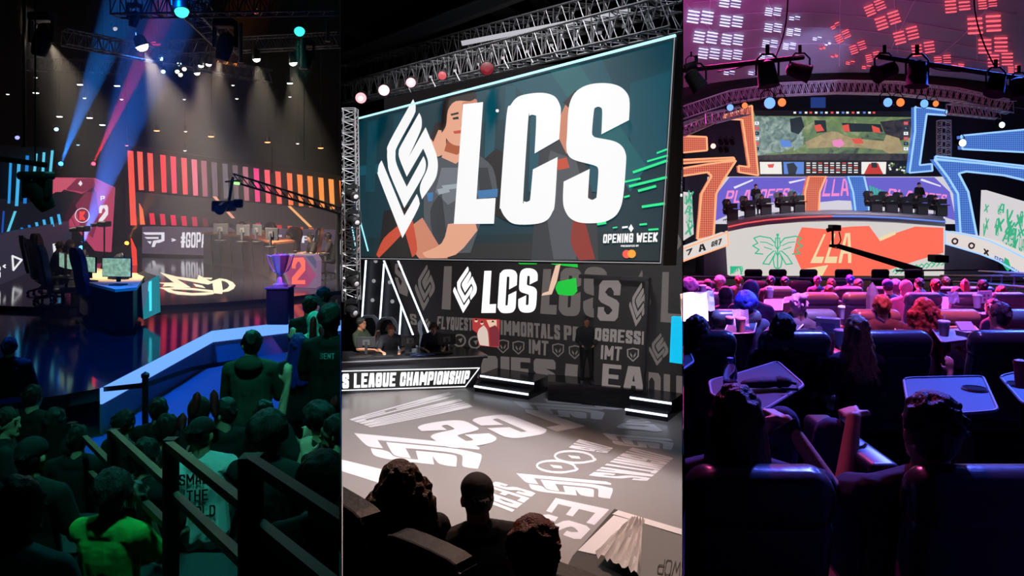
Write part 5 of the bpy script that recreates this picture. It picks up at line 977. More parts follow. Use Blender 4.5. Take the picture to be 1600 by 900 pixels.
for i, (x, y, x2, lab) in enumerate(((163, 452, 158, 'camera on a thin tripod in front of the pink screen'), (130, 455, 130, 'thin stand with small lamps beside the pink screen'))):
    b = on_z(x, y, Z1D); T = thing('camera_tripod', lab, 'tripod', tuple(b)); mb = MB(); hh = 1.55-.1*i
    for k in range(3):
        a = k*2.1+.4; mb = MB(); mb.cyl(b+Vector((.3*math.cos(a), .3*math.sin(a), .01)), b+Vector((0, 0, .9)), .015, n=6); mk('leg', mb, BLACKM, T)
    mb = MB(); mb.cyl(b+Vector((0, 0, .9)), b+Vector((0, 0, hh)), .02, n=6); mk('column', mb, BLACKM, T); mb = MB(); mb.rbox(b+Vector((0, 0, hh+.06)), (.22, .3, .14), .03); mb.cyl(b+Vector((-.1, -.1, hh+.06)), b+Vector((-.22, -.2, hh+.04)), .05, n=10); mk('camera', mb, BLACKM, T)
# ---- beam lamps: each really shines through the haze
def beam_lamp(px, toward, power, col, ang, lab, r=.09, blend=.3, lens=3.0, lenc=None):
    p = Vector(px); d = (Vector(toward)-p).normalized(); T = thing('stage_spotlight', lab, 'spotlight', tuple(p), 0, 'small spotlights of the arena'); mb = MB(); mb.lathe(p-d*.26, [(r*.6, 0), (r*.9, .05), (r*1.1, .2), (r*1.15, .26)], 14, d); mk('housing', mb, BLACKM, T, smooth=True)
    mb = MB(); mb.lathe(p, [(r*.98, 0), (r*.85, r*.4), (r*.5, r*.75), (0, r*.85)], 14, d); mk('lens', mb, emi('lens_%02x%02x%02x_%s' % (*[int(c*255) for c in (lenc or col)], lens), lenc or col, lens), T)
    mb = MB(); u = d.cross(Vector((0, 0, 1))); u = u.normalized() if u.length > .1 else Vector((1, 0, 0)); mb.tube([p-d*.1+u*r*1.25, p-d*.28+u*r*1.3, p-d*.34, p-d*.28-u*r*1.3, p-d*.1-u*r*1.25], .012, 5); mk('yoke', mb, BLACKM, T)
    if power: lamp('beam', p+d*(r*.9+.03), p+d*5, power, col, ang, blend, .03)
    return T
beam_lamp(at(95, 256, 24), at(165, 75, 20), 150000, (.02, .25, 1), 7, 'blue spotlight shooting up at the left set wall', .07, lens=12)
beam_lamp(at(146, 256, 24), at(212, 115, 21), 140000, (1, .02, .05), 5, 'red spotlight shooting up beside the blue one', .06, lens=12)
beam_lamp(at(127, 387, 24), at(222, 120, 19), 200000, (.04, .2, 1), 9, 'blue spotlight on the thin stand beside the pink screen', .07, lens=10)
beam_lamp(at(198, 380, 27), at(245, 290, 25), 20000, (1, .25, .02), 7, 'orange spotlight at the end of the hashtag band', .07, lens=10)
for i, (x, y, Y, r, pw, tgt, lab) in enumerate(((222, 72, 18, .14, 5200, (330, 260, 22), 'brightest warm white spotlight near the ceiling'), (74, 58, 14, .08, 1400, (150, 160, 16), 'white spotlight at the top beside the black post'), (343, 86, 19, .09, 1700, (330, 250, 24), 'white spotlight right of the truss cluster'), (401, 92, 19, .09, 1700, (430, 250, 24), 'white spotlight beside the hanging cable'), (458, 98, 19, .09, 1500, (480, 260, 24), 'white spotlight farthest toward the right partition'), (326, 100, 20, .07, 900, (300, 250, 24), 'white spotlight of the slanting trio, upper'), (314, 102, 20, .07, 900, (290, 250, 24), 'white spotlight of the slanting trio, middle'), (308, 114, 20, .07, 900, (330, 270, 24), 'white spotlight of the slanting trio, lowest'))):
    beam_lamp(at(x, y, Y), at(tgt[0], tgt[1]+60, Y+.8), pw*2.0, (1, .82, .62), 50, lab, r, .9, lens=25, lenc=(1, .93, .8))
GT = (.05, 1, .75)
beam_lamp(at(284, 18, 12), at(292, 240, 11), 3000, GT, 14, 'round green-blue spotlight hanging at the very top', .11, .5, lens=2.2)
beam_lamp(at(468, 49, 13), at(460, 200, 11), 500, GT, 20, 'small turquoise spotlight near the right partition', .09, lens=1.6)
rnd = random.Random(11)
spots_small = [(288, 108, (1, .9, .7)), (277, 112, (1, .9, .7)), (282, 117, (1, .9, .7)), (252, 92, (.4, .7, 1)), (255, 112, (.4, .7, 1)), (280, 100, (.5, .8, 1)), (27, 215, (.2, .2, .9)), (88, 202, (.3, .5, 1)), (205, 21, (1, 1, 1)), (400, 21, (1, .2, .1)), (180, 45, (.6, .55, .5))]
for i, (x, y, c) in enumerate(spots_small): beam_lamp(at(x, y, 20), at(x+8, y+40, 19), 0, c, 10, ['tiny warm lamp first in the truss cluster', 'tiny warm lamp second in the truss cluster', 'tiny warm lamp lowest in the truss cluster', 'tiny blue lamp high in the truss cluster', 'tiny blue lamp left in the truss cluster', 'tiny pale blue lamp in the middle of the truss cluster', 'dim violet lamp high over the blue bars', 'small blue lamp above the left set', 'tiny white lamp near the ceiling', 'tiny red lamp near the ceiling', 'unlit round lamp near the ceiling'][i], .055, lens=3 if i < 9 else .8)
# small hanging downlights
dl = [(12, 148, 0), (56, 146, 1), (125, 133, 1), (132, 154, 0), (183, 135, 1), (190, 156, 0), (93, 183, 1), (140, 185, 1), (160, 196, 1), (364, 134, 0), (370, 155, 0), (453, 131, 1), (453, 152, 0), (56, 122, 0), (122, 227, 2), (198, 228, 3), (245, 205, 4), (330, 214, 4), (418, 223, 4), (501, 232, 4), (288, 156, 0), (290, 206, 0), (465, 225, 0), (289, 236, 0)]
place = ['beside the left frame edge', 'above the left black post', 'over the left blue beam', 'inside the left blue beam', 'above the red beam', 'where the red beam fades', 'left of the blue beam', 'right of the blue beam foot', 'beside the red beam', 'right of the ceiling centre', 'just under the one right of centre', 'high by the right partition', 'under the high one by the partition', 'higher above the left black post', 'between the blue and red beam feet', 'at the top of the long red bar', 'over the first upright bars', 'over the middle upright bars', 'over the camera crane', 'over the last upright bars', 'in the warm haze, upper', 'in the warm haze, lower', 'small, by the right upright bars', 'tiny, over the rose bars']
for i, (x, y, k) in enumerate(dl):
    c = [(1, .95, .9), (1, .97, .95), (.3, .7, 1), (1, .2, .3), (1, .35, .12)][k]; p = at(x, y, 24); r = .1 if k in (1, 4) else .055; T = thing('downlight', 'small %s ceiling lamp %s' % (['white', 'bright white', 'blue', 'red', 'orange'][k], place[i]), 'ceiling lamp', tuple(p), 0, 'small hanging lamps of the arena')
    mb = MB(); mb.cyl(p+Vector((0, 0, .02)), p+Vector((0, 0, .2)), r, r*.8, 10); mk('can', mb, BLACKM, T); mb = MB(); mb.lathe(p, [(r*.9, 0.015), (r*.7, 0), (0, -.01)], 12); mk('lens', mb, emi('downlight_%d' % k, c, 5 if k in (1, 4) else 2.5), T); mb = MB(); mb.cyl(p+Vector((0, 0, .2)), Vector((p.x, p.y, 15.4)), .008, n=4); mk('hanging_rod', mb, BLACKM, T)
    if k == 4: lamp('down', p+Vector((0, 0, -.03)), p+Vector((0, 0, -5)), 120, c, 40, .8, .05)
# trusses and ceiling pieces
T1 = pbr('arena_truss', (.1, .1, .12), .45, .6)
for a, b, n, l in ((at(100, 58, 18), at(420, 120, 22), 20, 'dark truss slanting across the arena ceiling'), (at(40, 100, 22), at(185, 105, 22), 10, 'short dark truss above the blue beam'), (at(230, 78, 20), at(530, 62, 20), 16, 'dark truss carrying the white spotlights'), (at(180, 10, 14), at(525, 5, 14), 14, 'dark truss at the very top of the arena'), (at(300, 10, 14), at(360, 75, 19), 8, 'dark truss joining the top truss to the spotlights')): truss(a, b, .35, n, l, 'arena trusses', T1, .022, clips=ROOM1)
for i, (x, y0, y1, w_) in enumerate(((38, -10, 230, .03), (376, 36, 98, .035), (474, 60, 108, .05), (512, 30, 65, .03), (475, 100, 250, .006), (425, 230, 270, .006))):
    mb = MB(); mb.cyl(at(x, y0, 14), at(x, y1, 14), w_, n=8); mb.cyl(at(x, y1-3, 14), at(x, y1, 14), w_*1.6, n=8); mk('hanging_pole', mb, BLACKM if i in (0, 4, 5) else pbr('pole_grey', (.4, .4, .38), .3, .8), label=['long black post hanging near the left frame edge', 'pale pole hanging beside the white spotlights', 'thick pole hanging beside the last white spotlight', 'pale pole in the upper right of the arena', 'thin cable dropping to the light bars', 'short cable above the crane'][i], category='pole')
for i, (x, y, Y, s) in enumerate(((66, 62, 13, 1), (352, 70, 15, 1.1), (478, 92, 15, .8), (210, 28, 14, .6))):
    p = at(x, y, Y); T = thing('moving_head_light', ['black moving head beside the top left white spotlight', 'big black moving head beside the bright right spotlight', 'black moving head below the turquoise spotlight', 'black moving head at the top truss'][i], 'stage light', tuple(p), 0, 'black moving heads at the arena ceiling'); mb = MB(); mb.lathe(p, [(.05*s, .22*s), (.13*s, .15*s), (.15*s, -.05*s), (.12*s, -.25*s), (.1*s, -.28*s)], 14, (.25, 0, 1)); mk('head', mb, BLACK, T, smooth=True)
    mb = MB(); mb.rbox(p+Vector((0, 0, .38*s)), (.36*s, .28*s, .14*s), .03); mb.box(p+Vector((-.19*s, 0, .15*s)), (.04*s, .1*s, .4*s)); mb.box(p+Vector((.19*s, 0, .15*s)), (.04*s, .1*s, .4*s)); mk('yoke', mb, BLACK, T)
# ---- railings of the stepped seating
RW = pbr('rail_wood', rgb(150, 112, 84), .45, noise_amt=.15, nscale=6); RK = pbr('rail_dark_metal', (.03, .035, .035), .45, .5)
post = [(70, 648, 9.2, .06, 860), (113, 660, 7.0, .065, 900), (178, 671, 5.5, .065, 905), (267, 685, 4.2, .065, 905), (392, 712, 2.95, .075, 905)]
def seg(a, b, w_=.05, hh=.045):
    d = (b-a).normalized(); u = d.cross(Vector((0, 0, 1))).normalized(); return [a-u*w_/2, a+u*w_/2, b+u*w_/2, b-u*w_/2]
rails = [((68, 650, 9.2), (114, 702, 7.0)), ((114, 662, 7.0), (175, 723, 5.5)), ((176, 671, 5.5), (262, 749, 4.2)), ((262, 688, 4.2), (388, 786, 2.95)), ((391, 712, 2.95), (545, 812, 2.2))]
low = [((88, 712, 9), (117, 748, 7)), ((124, 718, 7), (178, 772, 5.5)), ((182, 740, 5.5), (262, 815, 4.2)), ((272, 768, 4.2), (380, 868, 2.95)), ((404, 812, 2.95), (520, 905, 2.3))]
names = ['farthest', 'second farthest', 'middle', 'second nearest', 'nearest']
for i in range(5):
    x, y, Y, w_, yb = post[i]; p = at(x, y, Y); T = thing('stair_railing', '%s black post railing section with %s bars beside the stairs' % (names[i], 'dark' if i == 4 else 'wooden'), 'railing', (p.x, p.y, Z1), 0, 'railing sections of the stairs')
    mb = MB(); zb = max(Z1, p.z-1.15); mb.box((p.x, p.y, (p.z+zb)/2), (w_, w_, p.z-zb)); mk('post', mb, RK, T)
    for (a, b) in (rails[i], low[i]): mb = MB(); mb.slab(seg(at(*a), at(*b), .042), Vector((0, 0, -.04))); clip(mb, ROOM1); mk('rail', mb, RK if i == 4 else RW, T)
b = at(227, 587, 8.8); T = thing('queue_post', 'slim black barrier post beside the blue lit floor', 'post', (b.x, b.y, Z1)); mb = MB(); mb.cyl((b.x, b.y, Z1), b, .035, n=12); mb.lathe(b, [(.045, -.02), (.045, .02), (0, .05)], 12); mk('pole', mb, BLACKM, T); mb = MB(); mb.lathe((b.x, b.y, Z1), [(.17, 0), (.17, .02), (.04, .05)], 16); mk('base', mb, BLACKM, T)
mb = MB(); c = [b+Vector((0, 0, -.08)), at(300, 573, 10.5), at(380, 560, 12)]; mb.slab([c[0], c[1], c[2], c[2]-Vector((0, 0, .06)), c[1]-Vector((0, 0, .06)), c[0]-Vector((0, 0, .06))], (0, .01, 0)); c2 = [b+Vector((0, 0, -.08)), at(150, 606, 10)]; mb.slab([c2[0], c2[1], c2[1]-Vector((0, 0, .06)), c2[0]-Vector((0, 0, .06))], (0, .01, 0)); mk('belt', mb, BLACK, T)
# stairs and seating steps
STP = pbr('step_black', (.02, .022, .024), .7); EDG = pbr('step_edge_tape', (.55, .6, .6), .6)
stairs = [(8.6, 7.3, 1.43, 1.55), (7.3, 6.1, 1.43, 1.75), (6.1, 4.9, 1.43, 1.95), (4.9, 3.7, 1.43, 2.2), (3.7, 2.4, 1.43, 2.45), (2.4, 1.0, 1.43, 2.7)]
for i, (ya, yb, zl, zh) in enumerate(stairs):
    mb = MB(); xr = -.2224; mb.slab([Vector((-.8*ya, ya, zh)), Vector((xr*ya-.003, ya, zh)), Vector((xr*yb-.003, yb, zh)), Vector((-.8*yb, yb, zh))], Vector((0, 0, -(zh-zl)+.001))); struct('floor_step_%d' % (i+1), mb, STP)
for i, (x0, y0, x1, y1) in enumerate(((98, 788, 138, 772), (112, 820, 125, 838))):
    z = 1.757; a, b2 = on_z(x0, y0, z), on_z(x1, y1, z); mb = MB(); mb.slab(seg(a, b2, .05), Vector((0, 0, .004))); mk('step_tape', mb, EDG, label=['pale tape line across the stairs', 'short pale tape line on the stairs by the far rails'][i], category='tape')
# ---- the crowd. (head px x, head top y, distance, facing, pose ...)
def fan(x, ytop, Y, rz, label, pose='sit', **k):
    s = k.get('scale', 1); h = (1.27 if pose == 'sit' else 1.72)*s; p = at(x, ytop, Y); c = clip_thing if p.x+.55 > -.2222*(p.y-.0) else (lambda t, s: t); return c(person((p.x, p.y, p.z-h), R(rz), label, pose, **k), ROOM1)
fan(392, 518, 7.2, 8, 'standing man in an olive hooded sweater with his back turned', 'stand', arms=('front', 'front'), shirt=0x3a4a3c, sleeves='long', hair='hoodback', vox=.012, scale=1.03, head=(25, 10), pants=0x101418)
fan(483, 463, 9.2, -10, 'standing fan in black seen from behind near the podium', 'stand', arms=('front', 'front'), shirt=0x0a0c0c, hair='short', head=(10, 0), skin='tan')
fan(506, 449, 10.5, 100, 'bearded fan standing in profile beyond the others', 'stand', shirt=0x1a1c20, sleeves='long', hair='short', skin='tan', face=True, scale=1.02)
fan(492, 487, 8.2, 20, 'fan with a pale turquoise headscarf standing and holding red sticks', 'stand', arms=('stick', 'stick'), shirt=0x8ad0c0, hair='hijab', hatc=0x9fe0d4, scale=.95)
fan(517, 480, 6.9, 0, 'tall standing fan in a black jersey with green collar', 'stand', arms=('lap', 'lap'), shirt=0x0c0e0e, hair='curly', scale=1.04, logo=(['SENT'], 0x8fe0d8, .05))
fan(466, 522, 7.4, 10, 'standing fan with long blue hair and black clothes', 'stand', arms=('phone', 'phone'), shirt=0x0a0a10, hair='long', hairc='blue', fem=True, scale=.97, pants=0x0a0a0e)
fan(247, 624, 7.6, 0, 'seated fan whose dark head shows right behind the barrier post', shirt=0x0a0c0c, hair='short'); fan(258, 650, 6.0, -20, 'seated fan with glasses in front of the barrier post', shirt=0x0c0e10, hair='short', hairc='black', head=(20, 0))
fan(191, 644, 6.7, -30, 'seated fan in black beside the barrier post, head bowed', shirt=0x0a0c0e, hair='short', head=(10, 15)); fan(226, 688, 5.2, -20, 'seated fan with lettering NUN on the back of a black shirt', shirt=0x0a0a0c, hair='short', logo=(['NUN'], 0x70e8e0, .065))
fan(311, 622, 6.6, 5, 'seated fan in a black hooded top between two red sticks', shirt=0x08090a, hair='hood', hatc=0x0a0a0c, sleeves='long'); fan(351, 625, 6.4, 30, 'seated fan in black shirt with yellow collar turning a red stick', arms=('stick', 'lap'), shirt=0x0c0e0e, hair='short', head=(45, 0))
fan(314, 655, 5.4, 12, 'fan in a dark cap and white shirt with large black lettering', arms=('front', 'front'), shirt=0xf0ffff, hair='backcap', hatc=0x101416, scale=1.0, vox=.01, head=(-20, 10), logo=(['SMALL', 'THE', 'WORLD'], 0x0c1414, .075))
fan(412, 628, 6.8, -5, 'seated fan whose round dark head is behind the curly one', shirt=0x0c1010, hair='short'); fan(418, 652, 4.6, -10, 'curly haired fan in a dark jacket with hands raised to the face', arms=('face', 'phone'), shirt=0x0c1212, sleeves='long', hair='curly', vox=.01, pants=0x2c4a44, scale=1.02)
fan(499, 640, 5.6, 20, 'curly haired fan leaning with one pale arm behind the head', arms=('up', 'lap'), shirt=0x0c1010, hair='curly', head=(40, 0), lean=10, skin='light'); fan(526, 652, 5.4, 60, 'fan by the partition raising a hand near the red stick', arms=('face', 'front'), shirt=0x101414, hair='short', head=(30, 0))
fan(503, 722, 3.4, 5, 'nearest fan by the partition in black shirt with a lime stripe', arms=('lap', 'lap'), shirt=0x0c1012, hair='curly', vox=.009, head=(15, 5), pants=0x1a2a28)
fan(46, 684, 4.7, -5, 'fan in a dark cap and black shirt with a printed box logo', 'stand', arms=('lap', 'lap'), shirt=0x0b0d0d, hair='backcap', hatc=0x0e1012, vox=.011, logo=(['ELO PRIME', 'CHALLENGE'], 0x70c8b8, .03))
fan(8, 640, 6.4, -60, 'fan at the frame edge with the face in profile', shirt=0x0a0c0c, hair='short', face=True, head=(-30, 0)); fan(50, 602, 7.6, 0, 'fan in black standing on the stairs beyond the cap wearer', 'stand', shirt=0x070808, hair='short'); fan(14, 528, 9.5, 20, 'guard in a dark suit with pale collar standing by the stage', 'stand', shirt=0x0a0c10, sleeves='long', hair='short')
fan(120, 665, 6.5, 10, 'fan in black standing beside the second railing', 'stand', shirt=0x060808, hair='short')
fan(20, 752, 2.9, -10, 'nearest dark haired fan with a pale blue collar at the frame corner', arms=('lap', 'lap'), shirt=0x4a7a8a, hair='short', vox=.009, skin='dark', head=(-20, 0))
fan(172, 742, 4.5, -8, 'fan in a bright green shirt raising both hands to the face', 'stand', arms=('face', 'camera'), shirt=0x3fae4a, hair='curly', hairc='black', vox=.008, skin='dark', head=(18, 0), scale=.98, pants=0x10201c)
fan(85, 640, 6.9, 0, 'fan in black with a lit phone screen by the stairs', shirt=0x060808, hair='long', fem=True)
fan(338, 742, 3.6, -5, 'dark fan seated low in front of the second nearest railing', arms=('lap', 'lap'), shirt=0x070a0a, sleeves='long', pants=0x20403c, hair='short', vox=.01, scale=.95) if False else None
STK = pbr('inflated_red_stick', rgb(150, 40, 44), .3)
for i, (x, y0, y1, Y, dx, l) in enumerate(((309, 612, 648, 6.3, -6, 'red stick held up on the hooded fan side'), (334, 609, 650, 6.2, 2, 'red stick in the hand of the fan with yellow collar'), (286, 645, 672, 5.6, -4, 'short red stick behind the white shirt'), (490, 494, 535, 8.0, -2, 'red stick held before the turquoise headscarf'), (500, 510, 545, 8.0, 14, 'red stick crossing the black jersey'), (433, 640, 690, 5.9, 6, 'long dark red stick beside the curly haired fan'), (525, 618, 645, 6.3, -6, 'red stick raised near the right partition'))):
    mb = MB(); a, b = at(x, y0, Y), at(x+dx, y1, Y); d = (b-a); L = d.length; mb.lathe(a, [(.005, 0), (.03, .03), (.035, L*.3), (.035, L*.8), (.02, L)], 12, d); mk('cheering_stick', mb, STK, label=l, category='cheering stick', smooth=True)
# ================================================================ RIGHT HALL: domed cinema-seat arena
def dz(Y, x): dx = x-.445*Y; return 14-6.5*(max(0, Y-8)/30)**2.4-.012*dx*dx
def on_dome(x, y, off=0):
    lo, hi = 3., 40.
    for _ in range(40):
        m = (lo+hi)/2; X = (x-800)/F*m
        if CZ+(HY-y)/F*m > dz(m, X)-off: hi = m
        else: lo = m
    return at(x, y, lo)
DOME = pbr('dome_fabric', (.42, .4, .48), .8, noise_amt=.08, nscale=1); mb = MB(); N, Mn = 24, 22; g = []
for i in range(N+1):
    for j in range(Mn+1):
        Y = 3+30.3*i/N; x = Y*(.2226+(.76-.2226)*j/Mn); g.append(Vector((x, Y, dz(Y, x))))
mb.add(g, [(i*(Mn+1)+j, (i+1)*(Mn+1)+j, (i+1)*(Mn+1)+j+1, i*(Mn+1)+j+1) for i in range(N) for j in range(Mn)]); 
SEAMM = pbr('dome_seam', (.75, .7, .85), .6)
struct('ceiling_dome', mb, DOME, smooth=True)
for i, pts in enumerate(([(1067, 30), (1180, 20), (1300, 22), (1450, 40), (1600, 70)], [(1067, 62), (1180, 46), (1300, 44), (1450, 62), (1600, 90)], [(1067, 92), (1180, 74), (1300, 68), (1450, 84), (1600, 108)], [(1067, 4), (1200, -4), (1350, -4), (1500, 10), (1600, 24)],
    [(1110, -5), (1107, 50), (1102, 98)], [(1198, -5), (1215, 40), (1228, 76)], [(1313, -5), (1312, 60), (1311, 110)], [(1397, -5), (1400, 40), (1403, 88)], [(1432, -5), (1400, 60), (1392, 80)], [(1525, -5), (1526, 50), (1527, 100)], [(1545, 10), (1500, 60), (1460, 92)], [(1072, 5), (1110, 45), (1160, 95)])):
    c = spl(pts, 6, corner=80)[:-6]; c = [q for q in c if q[0] > 1068]; mb = MB(); mb.tube([on_dome(x, y, .04) for x, y in c], .018, 5); mk('dome_seam_%d' % i if False else 'ceiling_seam', mb, SEAMM, kind='structure', world=True)
LV = emi('lavender_light_patch', (.66, .62, 1), 1.5); RDL = emi('red_light_patch', (1, .1, .14), 1.5)
zc = lambda x, y: (1064+x/2.985, y/2.985)
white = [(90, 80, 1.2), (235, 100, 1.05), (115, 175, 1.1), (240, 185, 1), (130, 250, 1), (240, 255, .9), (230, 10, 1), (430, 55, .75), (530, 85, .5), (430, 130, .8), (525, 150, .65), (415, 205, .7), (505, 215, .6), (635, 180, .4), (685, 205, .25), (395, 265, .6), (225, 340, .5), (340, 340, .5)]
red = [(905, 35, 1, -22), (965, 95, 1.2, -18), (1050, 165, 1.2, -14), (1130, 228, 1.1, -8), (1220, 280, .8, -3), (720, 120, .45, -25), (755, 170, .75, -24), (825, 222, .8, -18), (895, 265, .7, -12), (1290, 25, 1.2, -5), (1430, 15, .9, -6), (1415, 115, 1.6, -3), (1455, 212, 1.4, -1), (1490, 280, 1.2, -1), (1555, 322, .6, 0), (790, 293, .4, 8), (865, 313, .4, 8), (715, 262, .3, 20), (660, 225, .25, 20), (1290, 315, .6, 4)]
def dome_light_patch(cx, cyy, s, ang, m, lab, grp):  # light projected on the dome, drawn as glowing bars
    px, py = zc(cx, cyy); c0 = on_dome(px, py, .15); T = thing('dome_light_patch', lab, 'projected light patch', tuple(c0), 0, grp); hw, hh = 17*s, 7.5*s; ca, sa = math.cos(R(ang)), math.sin(R(ang)); mb = MB()
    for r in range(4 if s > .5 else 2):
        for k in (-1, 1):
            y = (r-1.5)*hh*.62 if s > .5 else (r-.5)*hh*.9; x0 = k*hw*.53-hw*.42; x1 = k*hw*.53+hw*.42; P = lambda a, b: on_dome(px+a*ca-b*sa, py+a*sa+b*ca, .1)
            b = MB(); b.tube([P(x0, y-k*1.2), P((x0+x1)/2, y-k*1.2), P(x1, y-k*1.2)], .026*max(.8, s), 6); mk('patch_bar', b, m, T)
    mb.tube([P(-hw*.95, 0), P(hw*.95, 0)], .02, 5); mk('added_bar', mb, BLACKM if False else pbr('added_bar_violet', (.3, .25, .4), .5), T)  # added bar across the light patch, no fixture hangs there
wn = ['largest lavender light patch by the added partition top', 'second lavender light patch in the top row', 'lavender light patch below the largest one', 'lavender light patch second in the second row', 'lavender light patch third down by the added partition', 'lavender light patch second in the third row', 'lavender light patch at the very top edge', 'lavender light patch beside the first hanging cable', 'small slanting lavender light patch right of the cable', 'lavender light patch left of the cable in the middle', 'lavender light patch right of the cable in the middle', 'lavender light patch low left of the cable', 'lavender light patch low right of the cable', 'small lavender light patch near the dome centre', 'smallest lavender light patch near the dome centre', 'lavender light patch over the first lamp pipe', 'faint lavender light patch under the lamp pipe', 'second faint lavender light patch under the lamp pipe']
rn = ['top red light patch right of the dome centre', 'second red light patch down the slanting column', 'third red light patch down the slanting column', 'fourth red light patch down the slanting column', 'lowest red light patch of the slanting column', 'small topmost red light patch of the inner column', 'second red light patch of the inner column', 'third red light patch of the inner column', 'red light patch of the inner column above the pipe', 'big red light patch at the top right', 'red light patch beside the top right one', 'largest red light patch at the right of the dome', 'second largest red light patch below the largest', 'wide red light patch above the right lamp pipe', 'small red light patch by the right frame edge', 'tiny red light patch under the inner column', 'tiny red light patch above the moving heads', 'tiny red light patch beside the pale dome patch', 'tiniest red light patch inside the pale dome patch', 'faint red light patch behind the right lamp pipe']
for (x, y, s), l in zip(white, wn): dome_light_patch(x, y, s, 9, LV, l, 'lavender light patches on the dome')
for (x, y, s, a), l in zip(red, rn): dome_light_patch(x, y, s, a, RDL, l, 'red light patches on the dome')
# black valance below the dome
mb = MB(); N = 16; P = []
for k in range(N+1):
    u = k/N; x = 1068+540*u; yt = 112+22*((u-.45)*2)**2; P.append((x, yt, yt+32))
V = [at(x, a, 33.4) for x, a, b in P]+[at(x, b, 33.4) for x, a, b in P]; mb.add(V+[v+Vector((0, .2, 0)) for v in V], [f for k in range(N) for f in ((k, k+1, N+2+k, N+1+k), (2*N+2+k, 3*N+3+k, 3*N+4+k, 2*N+3+k), (k, 2*N+2+k, 2*N+3+k, k+1), (N+1+k, N+2+k, 3*N+4+k, 3*N+3+k))]); clip(mb, ROOM3); mk('valance', mb, BLACK, label='black curved valance hanging under the dome edge', category='curtain')
# game screen
SC3 = Plane((0, 36, 0), (0, -1, 0)); T = thing('game_screen', 'wide LED screen with a green game picture high over the stage', 'screen', tuple(SC3.hit(1300, 273)))
mb = MB(); mb.slab([SC3.hit(x, y, -.02) for x, y in ((1174, 170), (1430, 172), (1422, 275), (1184, 275))], (0, .3, 0)); mk('casing', mb, BLACK, T)
def noisy(name, cols, scale, s=1.0, dist=1.5):
    m = emi(name, cols[0], s); n = m.node_tree; b = n.nodes['Principled BSDF']; tc = n.nodes.new('ShaderNodeTexCoord'); t = n.nodes.new('ShaderNodeTexNoise'); t.inputs['Scale'].default_value = scale; t.inputs['Detail'].default_value = 6; t.inputs['Distortion'].default_value = dist
    r = n.nodes.new('ShaderNodeValToRGB'); n.links.new(tc.outputs['Object'], t.inputs[0]); n.links.new(t.outputs[0], r.inputs[0]); e = r.color_ramp.elements; e[0].position = .3; e[0].color = (*cols[0], 1); e[1].position = .68; e[1].color = (*cols[-1], 1)
    for i, c in enumerate(cols[1:-1]): q = e.new(.3+.38*(i+1)/(len(cols)-1)); q.color = (*c, 1)
    n.links.new(r.outputs[0], b.inputs['Emission Color']); return m
GM = noisy('game_field', [rgb(58, 76, 66), rgb(96, 118, 96), rgb(110, 134, 84), rgb(150, 160, 130)], 1.3); G4 = noisy('game_cold', [rgb(70, 90, 92), rgb(120, 145, 140), rgb(165, 180, 172)], 2.2); G5 = noisy('game_path', [rgb(150, 130, 100), rgb(175, 160, 120)], 2); G6 = noisy('game_dark', [rgb(34, 36, 46), rgb(70, 66, 72)], 2)
gm = [GM, G4, G5, G6, scr(0x14161E), scr(0xF2F2F2), scr(0x5C88D8), scr(0xE0584C), scr(0xE88AC0), scr(0x243038), scr(0xF0EDE6), scr(0xC23A34), scr(0x6A8A40)]
mb = MB(); p = lambda q, m, off=.006, s=True: mb.poly(SC3.pts(spl(q, 3) if s else q, off), m)
p([(1177, 173), (1427, 175), (1420, 251), (1183, 250)], 0, .004, False); p([(1178, 182), (1255, 184), (1252, 215), (1230, 235), (1200, 240), (1183, 245)], 1); p([(1258, 222), (1300, 205), (1330, 215), (1400, 222), (1410, 238), (1330, 230), (1262, 232)], 2, .008); p([(1375, 190), (1425, 185), (1422, 215), (1400, 222), (1385, 212)], 3, .009); p([(1183, 243), (1250, 240), (1420, 240), (1420, 251), (1183, 250)], 3, .009, False); p([(1385, 210), (1405, 216), (1412, 236), (1390, 240), (1376, 232)], 2, .0105)
p([(1234, 186), (1252, 182), (1257, 198), (1248, 210), (1236, 206)], 9, .011); p([(1272, 188), (1290, 188), (1292, 206), (1276, 208)], 9, .011); p([(1315, 192), (1376, 194), (1380, 206), (1320, 206)], 9, .011); p([(1272, 196), (1282, 194), (1288, 204), (1276, 206)], 7, .012); p([(1316, 196), (1326, 194), (1328, 206), (1318, 205)], 7, .012); p([(1362, 196), (1374, 200), (1376, 208), (1364, 206)], 7, .012)
p([(1300, 220), (1314, 217), (1320, 225), (1312, 231), (1302, 228)], 8, .012); p([(1330, 217), (1345, 216), (1350, 224), (1336, 225)], 7, .012); p([(1218, 218), (1234, 220), (1238, 229), (1222, 230)], 6, .012); p([(1243, 215), (1256, 213), (1254, 228), (1240, 236)], 1, .012)
mb.poly(SC3.pts([(1177, 172), (1180, 181), (1424, 183), (1428, 174)], .013), 4)
for k in range(16): x = 1240+k*8.3+rnd.uniform(-1, 1); mb.poly(SC3.pts([(x, 174.5), (x+4, 174.5), (x+4, 177.5), (x, 177.5)], .015), [5, 6, 5, 7][k % 4])
for k in range(6):
    for x in (1179, 1412): mb.poly(SC3.pts([(x, 190+k*8), (x+7, 190+k*8), (x+7, 195+k*8), (x, 195+k*8)], .015), [5, 7, 9][(k+(x > 1200)) % 3]); mb.poly(SC3.pts([(x+1, 192+k*8), (x+4, 191+k*8), (x+5, 194+k*8)], .017), 6)
mb.poly(SC3.pts([(1184, 251), (1420, 251), (1419, 273), (1186, 272)], .013), 4)
p([(1187, 253), (1221, 253), (1222, 272), (1188, 272)], 10, .015, False); p([(1199, 257), (1210, 256), (1208, 262), (1201, 262)], 7, .017); p([(1224, 253), (1256, 253), (1256, 272), (1225, 272)], 6, .015, False); p([(1229, 256), (1240, 254), (1246, 262), (1243, 272), (1232, 272)], 9, .017)
